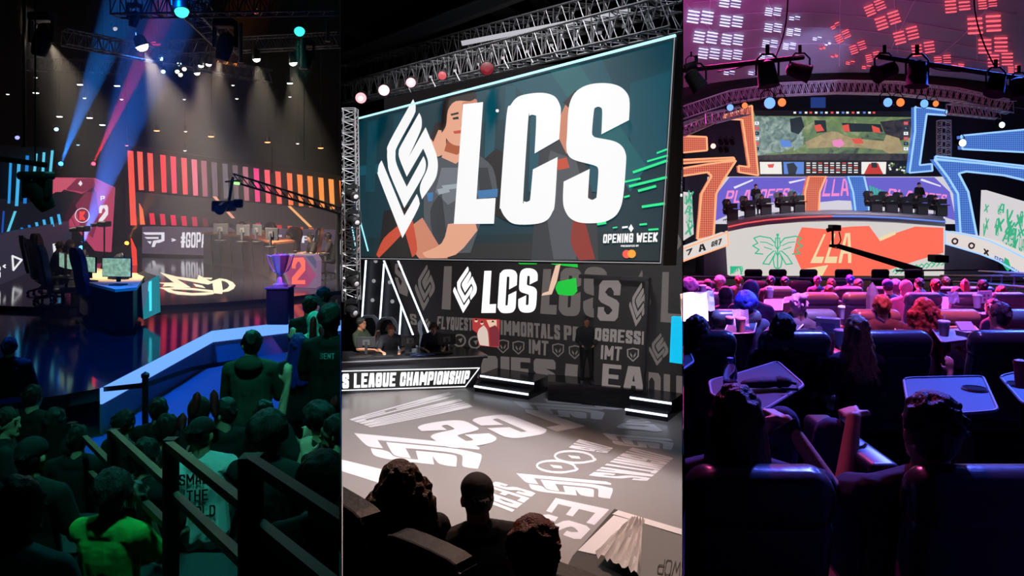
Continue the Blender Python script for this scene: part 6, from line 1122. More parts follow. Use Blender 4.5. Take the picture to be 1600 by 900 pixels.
for r in range(5):
    for c in range(9): x = 1260+c*9.3; y = 254+r*3.6; mb.poly(SC3.pts([(x, y), (x+6, y), (x+6, y+1.8), (x, y+1.8)], .015), [5, 5, 7, 10][(r*3+c) % 4])
p([(1346, 253), (1385, 253), (1384, 272), (1346, 272)], 10, .015, False); p([(1358, 256), (1372, 255), (1376, 264), (1380, 272), (1350, 272)], 11, .016); p([(1361, 254), (1370, 254), (1371, 262), (1362, 262)], 9, .017)
for k in range(26): x = 1388+rnd.random()*24; y = 254+rnd.random()*15; mb.poly(SC3.pts([(x, y), (x+3, y), (x+3, y+2.5), (x, y+2.5)], .015+k*.0001), [9, 12, 5][k % 3])
mk('picture', mb, gm, T)
# neon frames with light painted on their mesh: orange on one side, blue on the other
OF = perforated('orange_lit_mesh', (.85, .2, .12), 1.0, 11); OT = emi('orange_neon', (1, .36, .18), 1.3); BF = perforated('blue_lit_mesh', (.1, .26, .85), .9, 11); BT = emi('blue_neon', (.28, .52, 1), 1.3)
def frame3(px, Y, fill, neon, lab, depth=.35, curve=False, edges=None):
    pl = Plane((0, Y, 0), (0, -1, 0)); q = spl(px, 3, corner=35) if curve else px; T = thing('neon_arch', lab, 'neon arch', tuple(pl.hit(*max(px, key=lambda c: c[1]))), 0); mb = MB(); mb.slab(pl.pts(q), (0, depth, 0)); clip(mb, ROOM3); mk('mesh_panel', mb, fill, T)
    P = pl.pts(q, .05); 
    for i in range(len(P)):
        a, b = P[i], P[(i+1) % len(P)]
        if min((a.x/a.y), (b.x/b.y)) < .2235 or max(q[i][0], q[(i+1) % len(q)][0]) > 1640: continue
        if curve and i: continue
    mb = MB()
    for i in range(len(P)):
        a, b = P[i], P[(i+1) % len(P)]
        if a.x/a.y < .2235 and b.x/b.y < .2235: continue
        mb.cyl(a, b, .042, n=6, cap=True)
    clip(mb, ROOM3); mk('neon_edge', mb, neon, T); return T
frame3([(1161, 167), (1175, 165), (1177, 195), (1185, 274), (1155, 269), (1154, 259), (1171, 261), (1160, 187), (1133, 186), (1131, 180), (1160, 172)], 35.5, OF, OT, 'orange neon bracket frame at the left edge of the game screen')
frame3([(1430, 167), (1445, 168), (1479, 173), (1478, 180), (1448, 178), (1437, 258), (1456, 256), (1457, 267), (1421, 270), (1430, 205)], 35.5, BF, BT, 'blue neon bracket frame at the right edge of the game screen')
frame3([(1060, 212), (1104, 214), (1105, 235), (1060, 239)], 34, OF, OT, 'straight orange light beam ending at the left added partition')
frame3([(1502, 212), (1625, 200), (1625, 239), (1504, 233)], 34, BF, BT, 'wide straight blue light beam running out of the frame')
frame3([(1060, 264), (1108, 256), (1150, 251), (1130, 282), (1119, 303), (1115, 370), (1090, 374), (1096, 303), (1112, 275), (1106, 269), (1060, 276)], 31.5, OF, OT, 'big orange neon arm bending down to the left balcony')
frame3([(1460, 249), (1530, 255), (1625, 266), (1625, 287), (1570, 274), (1510, 268), (1498, 271), (1513, 300), (1527, 372), (1501, 365), (1497, 303), (1482, 278)], 31.5, BF, BT, 'big blue neon arm bending down to the right balcony')
frame3([(1060, 250), (1146, 246), (1148, 249), (1060, 256)], 33, OF, OT, 'thin orange light strip above the bending arm', .15)
frame3([(1462, 244), (1625, 262), (1625, 266), (1462, 248)], 33, BF, BT, 'thin blue light strip above the bending arm', .15)
# stage backdrop
BK3 = Plane((0, 37.5, 0), (0, -1, 0)); T = thing('stage_backdrop', 'violet LED stage backdrop with pink PLAYOFFS lettering', 'screen', tuple(BK3.hit(1300, 342)))
mb = MB(); mb.slab(BK3.pts([(1108, 276), (1496, 276), (1504, 350), (1100, 350)]), (0, .3, 0)); mk('panel', mb, scr(0xD8D4E0, .95), T)
mb = MB(); q = lambda pts, m, off=.01: mb.poly(BK3.pts(pts, off), m)
q([(1140, 277), (1262, 277), (1256, 310), (1232, 300), (1220, 316), (1180, 318), (1150, 330), (1118, 345), (1112, 330), (1122, 300)], 0); q([(1350, 277), (1460, 277), (1484, 300), (1494, 345), (1478, 340), (1440, 318), (1400, 318), (1356, 316)], 0); q([(1286, 277), (1328, 277), (1334, 314), (1310, 313), (1280, 316)], 0)
for k in range(7): x = 1236+k*4; q([(x, 296+k*2), (x+2, 295+k*2), (x-4, 315), (x-7, 315)], 1, .013)
for k in range(7): x = 1358+k*5; q([(x, 290+k*2), (x+3, 290+k*2), (x+9, 315), (x+5, 315)], 1, .013)
q([(1146, 292), (1176, 280), (1177, 282), (1148, 295)], 3, .014); q([(1232, 284), (1258, 279), (1258, 281), (1234, 287)], 3, .014); q([(1440, 279), (1470, 290), (1470, 292), (1438, 282)], 3, .014)
put_text(mb, BK3, 'PLAYOFFS', [(1133, 298), (1232, 294), (1230, 312), (1132, 318)], .02, 2, tx=.25, ty=.16, slant=.3); put_text(mb, BK3, 'PLAYOFFS', [(1386, 294), (1478, 304), (1476, 318), (1384, 312)], .02, 2, tx=.25, ty=.16, slant=.3); put_text(mb, BK3, 'LLA', [(1288, 280), (1322, 279), (1326, 306), (1284, 307)], .02, 2, tx=.22, ty=.14, slant=.3)
mk('artwork', mb, [scr(0x6C63CC), scr(0x37B990), scr(0xF48CD0), scr(0xE8E4F4)], T)
frame3([(1264, 275), (1291, 275), (1281, 300), (1279, 338), (1257, 336), (1258, 300)], 36.8, OF, OT, 'curved orange mesh column left of the stage centre')
frame3([(1325, 275), (1350, 275), (1356, 300), (1358, 334), (1338, 338), (1333, 300)], 36.8, BF, BT, 'curved blue mesh column right of the stage centre')
# stage platform and the front LED wall
FW = Plane((0, 32, 0), (0, -1, 0)); zt = CZ+(300-345)/F*32
arc = [(1137, 362), (1165, 356), (1200, 351), (1250, 347), (1300, 345.5), (1350, 346), (1400, 348), (1440, 351), (1477, 354)]
T = thing('front_led_wall', 'wide front LED wall with coral brushwork and a green winged emblem under the players', 'screen', tuple(FW.hit(1300, 431)))
mb = MB(); mb.slab(FW.pts(arc+[(1475, 431), (1141, 431)]), (0, .4, 0)); mk('panel', mb, scr(0xD6D0CC, 1), T)
mb = MB(); q = lambda pts, m, off=.008: mb.poly(FW.pts(pts, off), m)
q([(1253, 355), (1290, 358), (1330, 354), (1358, 353), (1372, 372), (1400, 364), (1430, 354), (1474, 356), (1474, 395), (1430, 408), (1380, 425), (1380, 431), (1285, 431), (1288, 424), (1252, 421), (1240, 395), (1245, 372)], 0)
q([(1253, 421), (1294, 414), (1285, 431), (1255, 431)], 1, .012); q([(1372, 372), (1398, 362), (1400, 366), (1375, 377)], 1, .012)
put_text(mb, FW, 'LLA', [(1284, 366), (1328, 364), (1330, 411), (1266, 411)], .018, 1, tx=.24, ty=.16, slant=.25) 
def line(pts, w_, m=2, closed=False): ring_poly(mb, FW, pts, w_, .02, m, closed)
for s in (-1, 1):
    cx = 1215; X = lambda x: cx+s*(x-1215)
    line([(X(1219), 380), (X(1226), 372), (X(1243), 369), (X(1252), 372), (X(1246), 380), (X(1254), 384), (X(1244), 390), (X(1250), 396), (X(1238), 397)], 1.8); line([(X(1222), 384), (X(1232), 379), (X(1242), 378)], 1.4); line([(X(1224), 390), (X(1236), 386)], 1.4)
    line([(X(1221), 392), (X(1230), 400), (X(1238), 412), (X(1228), 413), (X(1221), 400)], 1.8); line([(X(1219), 396), (X(1222), 405), (X(1220), 417), (X(1216), 420)], 1.8)
line([(1215, 366), (1215, 419)], 2); line([(1212, 372), (1218, 372), (1219, 384), (1215, 390), (1211, 384)], 1.6, closed=True); line([(1211, 392), (1215, 400), (1219, 392)], 1.6)
q([(1213, 365), (1217, 365), (1217, 369), (1213, 369)], 2, .02)
for k in range(9): line([(1141+k*2.4, 418), (1141+k*2.4+rnd.uniform(-2, 4), 418+rnd.uniform(3, 12))], 1.6)
q([(1141, 416), (1162, 416), (1150, 420), (1141, 430)], 2, .016)
for k in range(10): x = 1395+k*8; line([(x, 425-k*1.5), (x+5, 420-k*1.5), (x+9, 424-k*1.5), (x+4, 428-k*1.5)], 1.7)
mk('artwork', mb, [scr(0xFF6F58), scr(0xF2D8A8), scr(0x2FB98A)], T)
top = FW.pts(arc, .0); mb = MB(); lip = []
for (x, y) in arc: v = FW.hit(x, y, .12); lip.append(v)
STG3 = pbr('stage_right_floor', (.3, .28, .32), .4); V = []; F_ = []
for i, v in enumerate(lip):
    V += [v, v+Vector((0, 0, .3)), v+Vector((0, .15, .34)), Vector((v.x*37.4/32, 37.4, v.z+.34))]
for i in range(len(lip)-1):
    for k in range(3): F_.append((i*4+k, (i+1)*4+k, (i+1)*4+k+1, i*4+k+1))
mb.add(V, F_); T = thing('stage_platform', 'curved raised stage platform above the coral LED wall', 'stage', tuple(FW.hit(1300, 346))); mk('deck', mb, STG3, T)
for a, b, m, nm in ((0, 4, OT, 'red_light_line'), (4, 8, BT, 'blue_light_line')):
    mb = MB(); mb.tube([p+Vector((0, -.03, .2)) for p in lip[a:b+1]], .03, 5); mk(nm, mb, emi('stage_red_line', (1, .12, .12), .9) if a == 0 else emi('stage_blue_line', (.15, .3, 1), .9), T)
# small teams on stage
def deck_z(x): 
    for (x0, y0), (x1, y1) in zip(arc, arc[1:]):
        if x0 <= x <= x1: return CZ+(300-(y0+(y1-y0)*(x-x0)/(x1-x0)))/F*32+.34
    return zt
lab = {1143: 'first', 1170: 'second', 1195: 'third', 1225: 'fourth', 1247: 'fifth', 1367: 'first', 1391: 'second', 1414: 'third', 1438: 'fourth', 1468: 'fifth'}
for x in lab:
    left = x < 1300; z = deck_z(x*1.0)-.03; p = Vector(((x-800)/F*34.5, 34.5, z)); side = 'orange' if left else 'blue'; q = lab[x]
    T = thing('player_station', '%s black player desk from the left on the %s side of the stage' % (q, side), 'desk', tuple(p), 0, 'player stations on the stage'); mb = MB(); mb.box(p+Vector((0, -.25, .7)), (.72, .5, .05)); mk('desktop', mb, BLACK, T); mb = MB(); mb.box(p+Vector((0, -.3, .35)), (.6, .06, .66)); mk('front_panel', mb, CHB, T)
    mb = MB(); mb.rbox(p+Vector((.02, -.3, .92)), (.5, .05, .3), .015); mk('monitor', mb, BLACK, T); mb = MB(); mb.box(p+Vector((-.3, -.3, .78)), (.1, .2, .16)); mk('console', mb, BLACK, T)
    T.scale = (.75,)*3
    g_ = gaming_chair(tuple(p+Vector((-.05, .35, 0))), R(180), '%s dark player chair on the %s side of the stage' % (q, side), NCH, NCH, 'player chairs on the stage'); g_.scale = (.72,)*3
    person(tuple(p+Vector((-.08, .27, .0))), R(180), '%s seated player from the left on the %s side of the stage' % (q, side), 'sit', ('desk', 'desk'), lean=8, shirt=0x101014, hair='short', headset=True, face=True, vox=.03, group='players on the stage', scale=.76)
person((at(1181, 330, 36).x, 36, deck_z(1181)), R(180), 'standing coach in black behind the orange side players', 'stand', ('lap', 'lap'), shirt=0x08080a, sleeves='long', vox=.03, scale=.85); person((at(1436, 330, 36).x, 36, deck_z(1436)), R(180), 'standing coach in black behind the blue side players', 'stand', ('lap', 'lap'), shirt=0x08080a, sleeves='long', vox=.03, scale=.85)
# balcony bands and side screens
for px, Y0, Y1, nm, txt in (([(1060, 391), (1137, 363), (1138, 383), (1060, 411)], 29, 31.8, 'left balcony LED band with black team signs', 0), ([(1477, 361), (1545, 376), (1625, 416), (1625, 452), (1560, 408), (1477, 381)], 31.8, 25, 'right balcony LED band with dark team signs curving toward the audience', 1)):
    A_ = at(px[0][0], 380, Y0); B_ = at(px[1][0] if not txt else px[2][0], 380, Y1); pl = vplane(A_, B_); T = thing('balcony_band', nm, 'screen', tuple((A_+B_)/2)); mb = MB(); mb.slab(pl.pts(spl(px, 3, corner=20)), -pl.n*.3); clip(mb, ROOM3); mk('panel', mb, scr(0xE4DCD8, .95), T)
    mb = MB()
    if not txt: put_text(mb, pl, 'A', [(1092, 383), (1101, 380), (1103, 391), (1092, 394)], .012, 0, tx=.3); put_text(mb, pl, '7', [(1072, 391), (1082, 387), (1080, 397), (1073, 400)], .012, 0, tx=.3); put_text(mb, pl, 'GR7', [(1112, 378), (1128, 372), (1127, 382), (1111, 386)], .012, 0, tx=.36, ty=.2)
    else:
        for (x, y) in ((1492, 377), (1518, 384)): ring_poly(mb, pl, circ(x, y, 4), 2.6, .012, 0); mb.poly(pl.pts([(x+2, y-5), (x+6, y-2), (x+3, y+1)], .013), 0)
        put_text(mb, pl, 'X', [(1537, 388), (1545, 391), (1545, 400), (1537, 397)], .012, 0, tx=.3); put_text(mb, pl, 'GG', [(1554, 399), (1568, 405), (1568, 414), (1554, 407)], .012, 1, tx=.3); mb.poly(pl.pts([(1570, 402), (1576, 406), (1580, 420), (1574, 424), (1567, 414)], .013), 2); put_text(mb, pl, 'SIX', [(1580, 416), (1596, 426), (1596, 434), (1580, 424)], .012, 1, tx=.3)
    mk('lettering', mb, [scr(0x202024), scr(0x5A78C8), scr(0x1FB080)], T)
    mb = MB(); e = spl(px, 3, corner=20)
    for k in range(len(e)):
        a, b = pl.hit(*e[k], .03), pl.hit(*e[(k+1) % len(e)], .03); mb.cyl(a, b, .03, n=5)
    clip(mb, ROOM3); mk('light_edge', mb, OT if not txt else BT, T)
for px, Y0, Y1, nm in (([(1060, 299), (1081, 301), (1084, 366), (1060, 381)], 28, 33, 'left side screen covered in green graffiti strokes, partly cut by the partition'), ([(1533, 297), (1625, 325), (1625, 440), (1530, 377)], 34, 27, 'right side screen covered in green graffiti strokes')):
    A_ = at(px[0][0], 340, Y0); B_ = at(px[1][0], 340, Y1); pl = vplane(A_, B_); T = thing('side_screen', nm, 'screen', tuple((A_+B_)/2)); mb = MB(); mb.slab(pl.pts(px), -pl.n*.2); clip(mb, ROOM3); mk('panel', mb, scr(0xD9D4D6, .95), T); mb = MB()
    x0, x1 = px[0][0], px[1][0]
    for k in range(30 if x1 > 1500 else 8):
        x = rnd.uniform(max(x0, 1068), min(x1, 1600)-4); y = 300+(max(0, x-1533))*.3+rnd.uniform(6, 60)+(rnd.uniform(0, 35) if x > 1560 else 0); w_, h_ = rnd.uniform(5, 11), rnd.uniform(12, 22)
        put_text(mb, pl, rnd.choice(['L', 'A', 'LLA', 'X', 'UA', 'V']), [(x, y-h_/2), (x+w_, y-h_/2+2), (x+w_, y+h_/2+2), (x, y+h_/2)], .012+k*.0005, 0, tx=.22, ty=.14, slant=.4)
    clip(mb, ROOM3); mk('artwork', mb, scr(0x35AE80), T)
# dark side blocks under the balconies
for px, l in (([(1100, 386), (1138, 382), (1141, 434), (1100, 434)], 'dark side wall block left of the coral LED wall'), ([(1476, 380), (1500, 384), (1560, 409), (1560, 436), (1475, 434)], 'dark side wall block right of the coral LED wall')): mb = MB(); mb.slab(Plane((0, 32.5, 0), (0, -1, 0)).pts(px), (0, 1.5, 0)); mk('side_block', mb, pbr('side_block_violet', (.08, .06, .13), .7), label=l, category='wall block')
# rigging
T3 = pbr('truss_bright', (.7, .68, .75), .35, .6)
ta = [(1062, 178), (1140, 152), (1220, 140), (1310, 136), (1400, 138), (1490, 148), (1580, 168)]
for i in range(6): truss(at(*ta[i], 32), at(*ta[i+1], 32), .5, 9, ['truss section touching the left partition', 'truss section over the orange bracket frame', 'truss section over the left of the game screen', 'truss section over the middle of the game screen', 'truss section over the right of the game screen', 'truss section over the blue bracket frame'][i], 'curved stage truss sections', T3, .03, clips=ROOM3)
ta = [(1062, 205), (1110, 185), (1165, 172)]
for i in range(2): truss(at(*ta[i], 30), at(*ta[i+1], 33), .4, 6, ['lower truss section beside the orange beam', 'lower truss section behind the orange bracket'][i], 'curved stage truss sections', T3, .03, clips=ROOM3)
truss(at(1475, 188, 34), at(1475, 252, 34), .4, 6, 'upright truss tower behind the blue bracket frame', 'upright truss towers', T3, .03, up=(0, 1, 0)); truss(at(1482, 170, 31), at(1560, 178, 31), .4, 7, 'short truss over the blue corner', 'curved stage truss sections', T3, .03)
PIPE = pbr('lamp_pipe_black', (.008, .008, .009), .8, spec=.08)
for a, b, l in (((1067, 110), (1256, 89), 'long black lamp pipe under the lavender light patches'), ((1372, 88), (1604, 124), 'long black lamp pipe under the red light patches')):
    mb = MB(); mb.cyl(at(*a, 14), at(*b, 14), .045, n=8); mb.cyl(at(a[0], a[1]+3, 14.1), at(b[0], b[1]+3, 14.1), .015, n=5); clip(mb, ROOM3); mk('lamp_pipe', mb, PIPE, label=l, category='pipe')
for i, (x0, y0, x1, y1, bend) in enumerate(((1231, -5, 1212, 88, 14), (1522, -5, 1555, 105, -8), (1165, 100, 1120, 112, 0), (1450, 100, 1500, 112, 6))):
    mb = MB(); mb.tube([at(x0+(x1-x0)*t*t, y0+(y1-y0)*t+bend*math.sin(t*3.14)*(.3), 14) for t in [k/10 for k in range(11)]], .014, 5); mk('cable', mb, BLACK, label=['black cable hanging from the dome to the left lamp pipe', 'black cable hanging from the dome to the right lamp pipe', 'cable looping under the left lamp pipe', 'cable looping under the right lamp pipe'][i], category='cable')
LBK = pbr('lantern_black', (.008, .008, .009), .8, spec=.08)
def moving3(x, y, Y, s, l, dirv=(0, -.3, -1), lens=None):
    s *= .62
    p = at(x, y, Y); T = thing('stage_lantern', l, 'stage light', tuple(p), 0, 'black lanterns hanging over the seats'); d = Vector(dirv).normalized(); mb = MB(); mb.lathe(p-d*.1*s, [(.08*s, -.2*s), (.16*s, -.15*s), (.18*s, .05*s), (.2*s, .28*s), (.22*s, .32*s)], 16, d); mk('body', mb, LBK, T, smooth=True)
    mb = MB(); mb.tube([p+Vector((-.22*s, 0, 0)), p+Vector((-.22*s, 0, .3*s)), p+Vector((-.1*s, 0, .42*s)), p+Vector((.1*s, 0, .42*s)), p+Vector((.22*s, 0, .3*s)), p+Vector((.22*s, 0, 0))], .022*s, 6); mk('yoke', mb, LBK, T); mb = MB(); mb.cyl(p+Vector((0, 0, .4*s)), p+Vector((0, 0, .6*s)), .04*s, n=8); mk('clamp', mb, LBK, T)
    if lens: mb = MB(); mb.lathe(p+d*.225*s, [(.19*s, 0), (.15*s, .02), (0, .03)], 14, d); mk('lens', mb, lens, T)
for a in ((1199, 118, 14, 1.5, 'tall black lantern under the left pipe end', (.1, -.1, -1)), (1250, 112, 14, 1.3, 'wide black lantern at the very end of the left pipe', (1, -.2, -.35)), (1382, 112, 14, 1.3, 'wide black lantern at the inner end of the right pipe', (-1, -.2, -.35)), (1433, 118, 14, 1.5, 'tall black lantern second on the right pipe', (-.1, -.1, -1)), (1088, 128, 13, 1.2, 'black lantern by the left partition', (.5, -.2, -.8)), (1556, 134, 13, 1.2, 'black lantern near the right frame edge', (-.3, -.2, -.8)), (1592, 140, 13, 1.1, 'black lantern cut by the right frame edge', (0, -.2, -1)), (1080, 104, 13.5, .7, 'small lantern on top of the left pipe', (1, -.2, .2))): moving3(*a[:5], dirv=a[5])
BL3 = emi('lens_blue_right', (.15, .35, 1), 1.6); OL3 = emi('lens_orange_right', (1, .2, .05), 1.5)
for i, (x, y, s, m, l) in enumerate(((1139, 168, .9, BL3, 'blue lamp above the orange bracket'), (1199, 161, 1.5, BL3, 'big blue lamp at the left top of the game screen'), (1383, 160, 1.2, BL3, 'blue lamp at the right top of the game screen'), (1440, 162, 1.1, BL3, 'blue lamp above the blue bracket'), (1162, 165, .8, OL3, 'orange lamp above the orange bracket'), (1219, 160, 1.1, OL3, 'orange lamp beside the big blue one'), (1403, 160, 1.1, OL3, 'orange lamp beside the blue lamp on the right'), (1459, 162, .8, OL3, 'orange lamp above the blue bracket'), (1113, 228, .7, emi('lens_pale_orange', (1, .5, .4), 2), 'pale orange lamp at the end of the orange beam'), (1500, 223, 1, emi('lens_pale_blue', (.6, .75, 1), 3), 'pale blue lamp at the end of the blue beam'), (1562, 195, .8, emi('lens_pale_blue', (.6, .75, 1), 3), 'pale lamp over the blue beam'))):
    moving3(x, y, 24, s, l, (.02, -1, -.12), m)
for i in range(5): p = at(1130+(i % 3)*9, 222+(i//3)*14, 30); moving3(1126+(i % 3)*9, 222+(i//3)*12, 30, .7, 'dark red lantern %s of the cluster below the orange bracket' % ['upper first', 'upper middle', 'upper last', 'lower first', 'lower last'][i], (.2, -.5, -1))
mb = MB(); mb.slab(Plane((0, 34, 0), (0, -1, 0)).pts([(1268, 152), (1290, 152), (1290, 168), (1268, 168)]), (0, .1, 0)); mk('small_screen', mb, scr(0x24408A, .8), label='small blue screen hanging over the game screen', category='screen')
# camera crane over the coral wall
T = thing('camera_crane', 'dark camera crane reaching in front of the coral LED wall', 'camera crane', (at(1440, 422, 25).x, 25, .93)); a, b = at(1308, 384, 26), at(1440, 424, 25); mb = MB(); mb.cyl(a, b, .08, .12, 8); mk('boom', mb, BLACK, T)
mb = MB(); mb.cyl(at(1301, 383, 26), at(1301, 360, 26), .04, n=8); mb.cyl(at(1296, 384, 26), at(1314, 384, 26), .05, n=8); mb.tube([at(1311, 362, 26), at(1314, 375, 26), at(1308, 388, 26), at(1300, 386, 26)], .02, 6); mk('head_arm', mb, BLACK, T); mb = MB(); mb.rbox(at(1304, 356, 26), (.3, .4, .2), .03); mb.cyl(at(1292, 360, 26), at(1300, 358, 26), .07, n=10); mk('camera', mb, BLACK, T)
mb = MB(); mb.rbox(at(1466, 404, 24), (.42, .5, .22), .03); mk('rear_camera', mb, CHB, T); mb = MB(); mb.cyl(b, (b.x, b.y, .95), .07, n=10); mk('column', mb, BLACK, T)
# ---- reclining cinema seats
LEA = pbr('dark_glossy_leather', (.085, .08, .09), .27, bump=.2, bscale=10, coat=.5); PLA = pbr('console_plastic', (.05, .05, .06), .35); TRAY = pbr('tray_plastic', (.04, .042, .06), .5, spec=.25); RIM = pbr('tray_rim', (.42, .4, .46), .45)
def recliner(loc, label, parts=True, w_=.54):
    T = thing('recliner_seat', label, 'seat', loc, 0, 'reclining seats of the right hall')
    mb = MB(); Rt = Matrix.Rotation(R(14), 3, 'X'); b = MB(); b.rbox((0, 0, 0), (w_, .16, .6), .06, n=4); mb.add([Rt@v+Vector((0, -.3, .72)) for v in b.v], b.f); mk('backrest', mb, LEA, T, world=False, smooth=True)
    b = MB(); b.rbox((0, 0, 0), (w_+.01, .19, .22), .085, n=5); mb = MB(); mb.add([Rt@v+Vector((0, -.365, 1.05)) for v in b.v], b.f); mk('headrest', mb, LEA, T, world=False, smooth=True)
    if parts:
        mb = MB(); mb.rbox((0, 0, .42), (w_-.04, .6, .18), .06); mk('seat', mb, LEA, T, world=False, smooth=True); mb = MB(); mb.box((0, -.05, .16), (w_-.1, .6, .32)); mk('base', mb, BLACK, T, world=False)
        mb = MB(); mb.rbox((0, .45, .38), (w_-.08, .35, .1), .04); mk('footrest', mb, LEA, T, world=False, smooth=True)
        mb = MB(); mb.rbox((w_/2+.085, .0, .36), (.14, .75, .6), .03); C_ = mk('console', mb, PLA, T, world=False, smooth=True)
        mb = MB(); mb.lathe((w_/2+.085, .27, .665), [(.055, 0), (.055, .025), (.042, .03), (.038, .0)], 16); mk('cup_holder', mb, RIM, C_, world=False)
    return T
TOP3 = recliner.__defaults__
rows = [(5.9, 2.28, 1.0, [(1093, 'row directly ahead of the sleeping-hair viewer, beside the partition'), (1240, 'behind which a dark short head shows, below the white box'), (1396, 'with long fair hair spilling at its side'), (1568, 'with a raised pink arm at its side')]),
        (8.6, 2.03, 1.0, [(1150, 'with a pale blue sheen behind the white cup'), (1267, 'with a violet sheen behind the pulled-out tray'), (1367, 'with a dark red sheen behind fair hair'), (1490, 'with a bright red sheen by the fluted cup'), (1587, 'with a wide blue sheen at the frame edge')]),
        (11.5, 1.84, 1.0, [(1112, 'low and dark near the partition in the fourth row'), (1280, 'broad with a red band in the fourth row'), (1345, 'with an orange red band in the fourth row'), (1441, 'dark and upright in the fourth row'), (1512, 'small and blue in the fourth row'), (1573, 'blue with a round red head beside it')]),
        (15, 1.5, 1.0, [(1090, 'in the fifth row by the partition'), (1215, 'in the fifth row before the bald headed lamp cup'), (1325, 'in the fifth row with a blue top'), (1376, 'in the fifth row, blue and close to the cap wearer'), (1480, 'in the fifth row behind two dark red heads'), (1530, 'in the fifth row beside the red pointed hat')]),
        (19, 1.15, 1.0, [(1100, 'in the sixth row by the partition'), (1180, 'in the sixth row beside a pink head'), (1250, 'in the sixth row behind dark round heads'), (1318, 'in the sixth row under the coral wall'), (1400, 'in the sixth row under the crane'), (1470, 'in the sixth row near the rail posts')]),
        (24, .93, 1.0, [(1177, 'beyond the rail, first from the partition'), (1215, 'beyond the rail, second from the partition'), (1263, 'beyond the rail, third'), (1318, 'beyond the rail, fourth'), (1375, 'beyond the rail, fifth'), (1427, 'beyond the rail, last')])]
for Y, z, s, ch in rows:
    for x, d in ch:
        t_ = recliner(((x-800)/F*Y+.0, Y+.35, z), 'dark leather reclining seat '+d, Y < 16)
        if (x-800)/F*Y-.4 < .2222*Y: clip_thing(t_, ROOM3)
# the two nearest seats, seen from straight behind
for x, l in ((1168, 'nearest black reclining seat holding the person with straight brown hair'), (1512, 'nearest black reclining seat holding the dark haired man')):
    t_ = recliner(((x-800)/F*2.75, 3.0, 2.4), l, True, .5 if x < 1200 else .56)
    if x < 1200: clip_thing(t_, ROOM3)
# trays
def tray(px, z, l, hole=None, thick=.02):
    pl = Plane((0, 0, z), (0, 0, 1)); P = pl.pts(spl(px, 4, corner=200)) if False else pl.pts(px); c = sum(P, Vector())/len(P); r = []
    n = len(P)
    for i in range(n):   # rounded corners
        a, b, d = P[i-1], P[i], P[(i+1) % n]; u = (a-b).normalized()*.06; v = (d-b).normalized()*.06
        for t in (0, .33, .66, 1): q = b+u*(1-t)**2+v*t**2; r.append(q)
    T = thing('tray_table', l, 'tray table', tuple(c-Vector((0, 0, .02))), 0, 'swivel tray tables of the right hall'); mb = MB(); mb.slab(r, (0, 0, -thick)); 
    m_ = mk('tray', mb, TRAY, T); mb = MB(); mb.tube(r+[r[0], r[1]], .008, 6); mk('rim', mb, RIM, T)
    if hole: h = pl.hit(*hole[:2]); mb = MB(); mb.lathe(h-Vector((0, 0, .03)), [(.058, .02), (.066, .035), (.06, .042), (.054, .034)], 18); mk('cup_ring', mb, RIM, T); mb = MB(); mb.lathe(h, [(.056, .0), (.056, .008), (0, .009)], 18); mk('cup_well_shade', mb, LBK, T)  # black disc paints the shade of the cup hole
    mb = MB(); b0 = P[-1].lerp(c, .15); mb.cyl(b0-Vector((0, 0, .02)), b0-Vector((0, 0, .42)), .02, n=8); mk('support_arm', mb, BLACKM, T)
    if min(v.x/v.y for v in r) < .225: clip_thing(T, ROOM3)
    return T
for a in (([(1150, 585), (1215, 565), (1257, 602), (1192, 642), (1112, 618), (1108, 595)], 3.38, 'large violet lit tray table holding the water bottle'), ([(1412, 591), (1536, 588), (1560, 642), (1480, 648), (1420, 640)], 3.42, 'dark blue tray table in front of the dark haired man', (1523, 609)), ([(1562, 588), (1640, 570), (1660, 640), (1600, 632)], 3.42, 'tray table cut by the right frame edge, with a red cup', (1592, 602)),
          ([(1455, 512), (1522, 509), (1540, 527), (1472, 535)], 3.02, 'tray table with the fluted cup and folded napkin'), ([(1455, 468), (1478, 464), (1508, 482), (1478, 486)], 2.75, 'violet tray table right of the dark upright seat', (1490, 482)), ([(1518, 478), (1555, 470), (1568, 480), (1540, 492), (1522, 488)], 2.75, 'blue tray table with the tall tilted cup'),
          ([(1195, 468), (1224, 467), (1222, 485), (1192, 486)], 2.75, 'pink tray table under the lamp-like cup', (1203, 483)), ([(1140, 500), (1186, 488), (1178, 520), (1130, 522)], 3.05, 'crimson tray table with the white cup'), ([(1190, 522), (1222, 492), (1262, 500), (1240, 522)], 3.05, 'large violet tray table pulled out beside a dark head'), ([(1226, 465), (1240, 463), (1236, 472), (1222, 474)], 2.65, 'small pink tray with a cup well', (1230, 468)), ([(1062, 550), (1076, 545), (1084, 565), (1062, 580)], 3.3, 'red lit tray edge by the partition'), ([(1398, 511), (1436, 511), (1438, 522), (1400, 523)], 3.0, 'violet tray strip behind the fair haired viewer')): tray(*a)
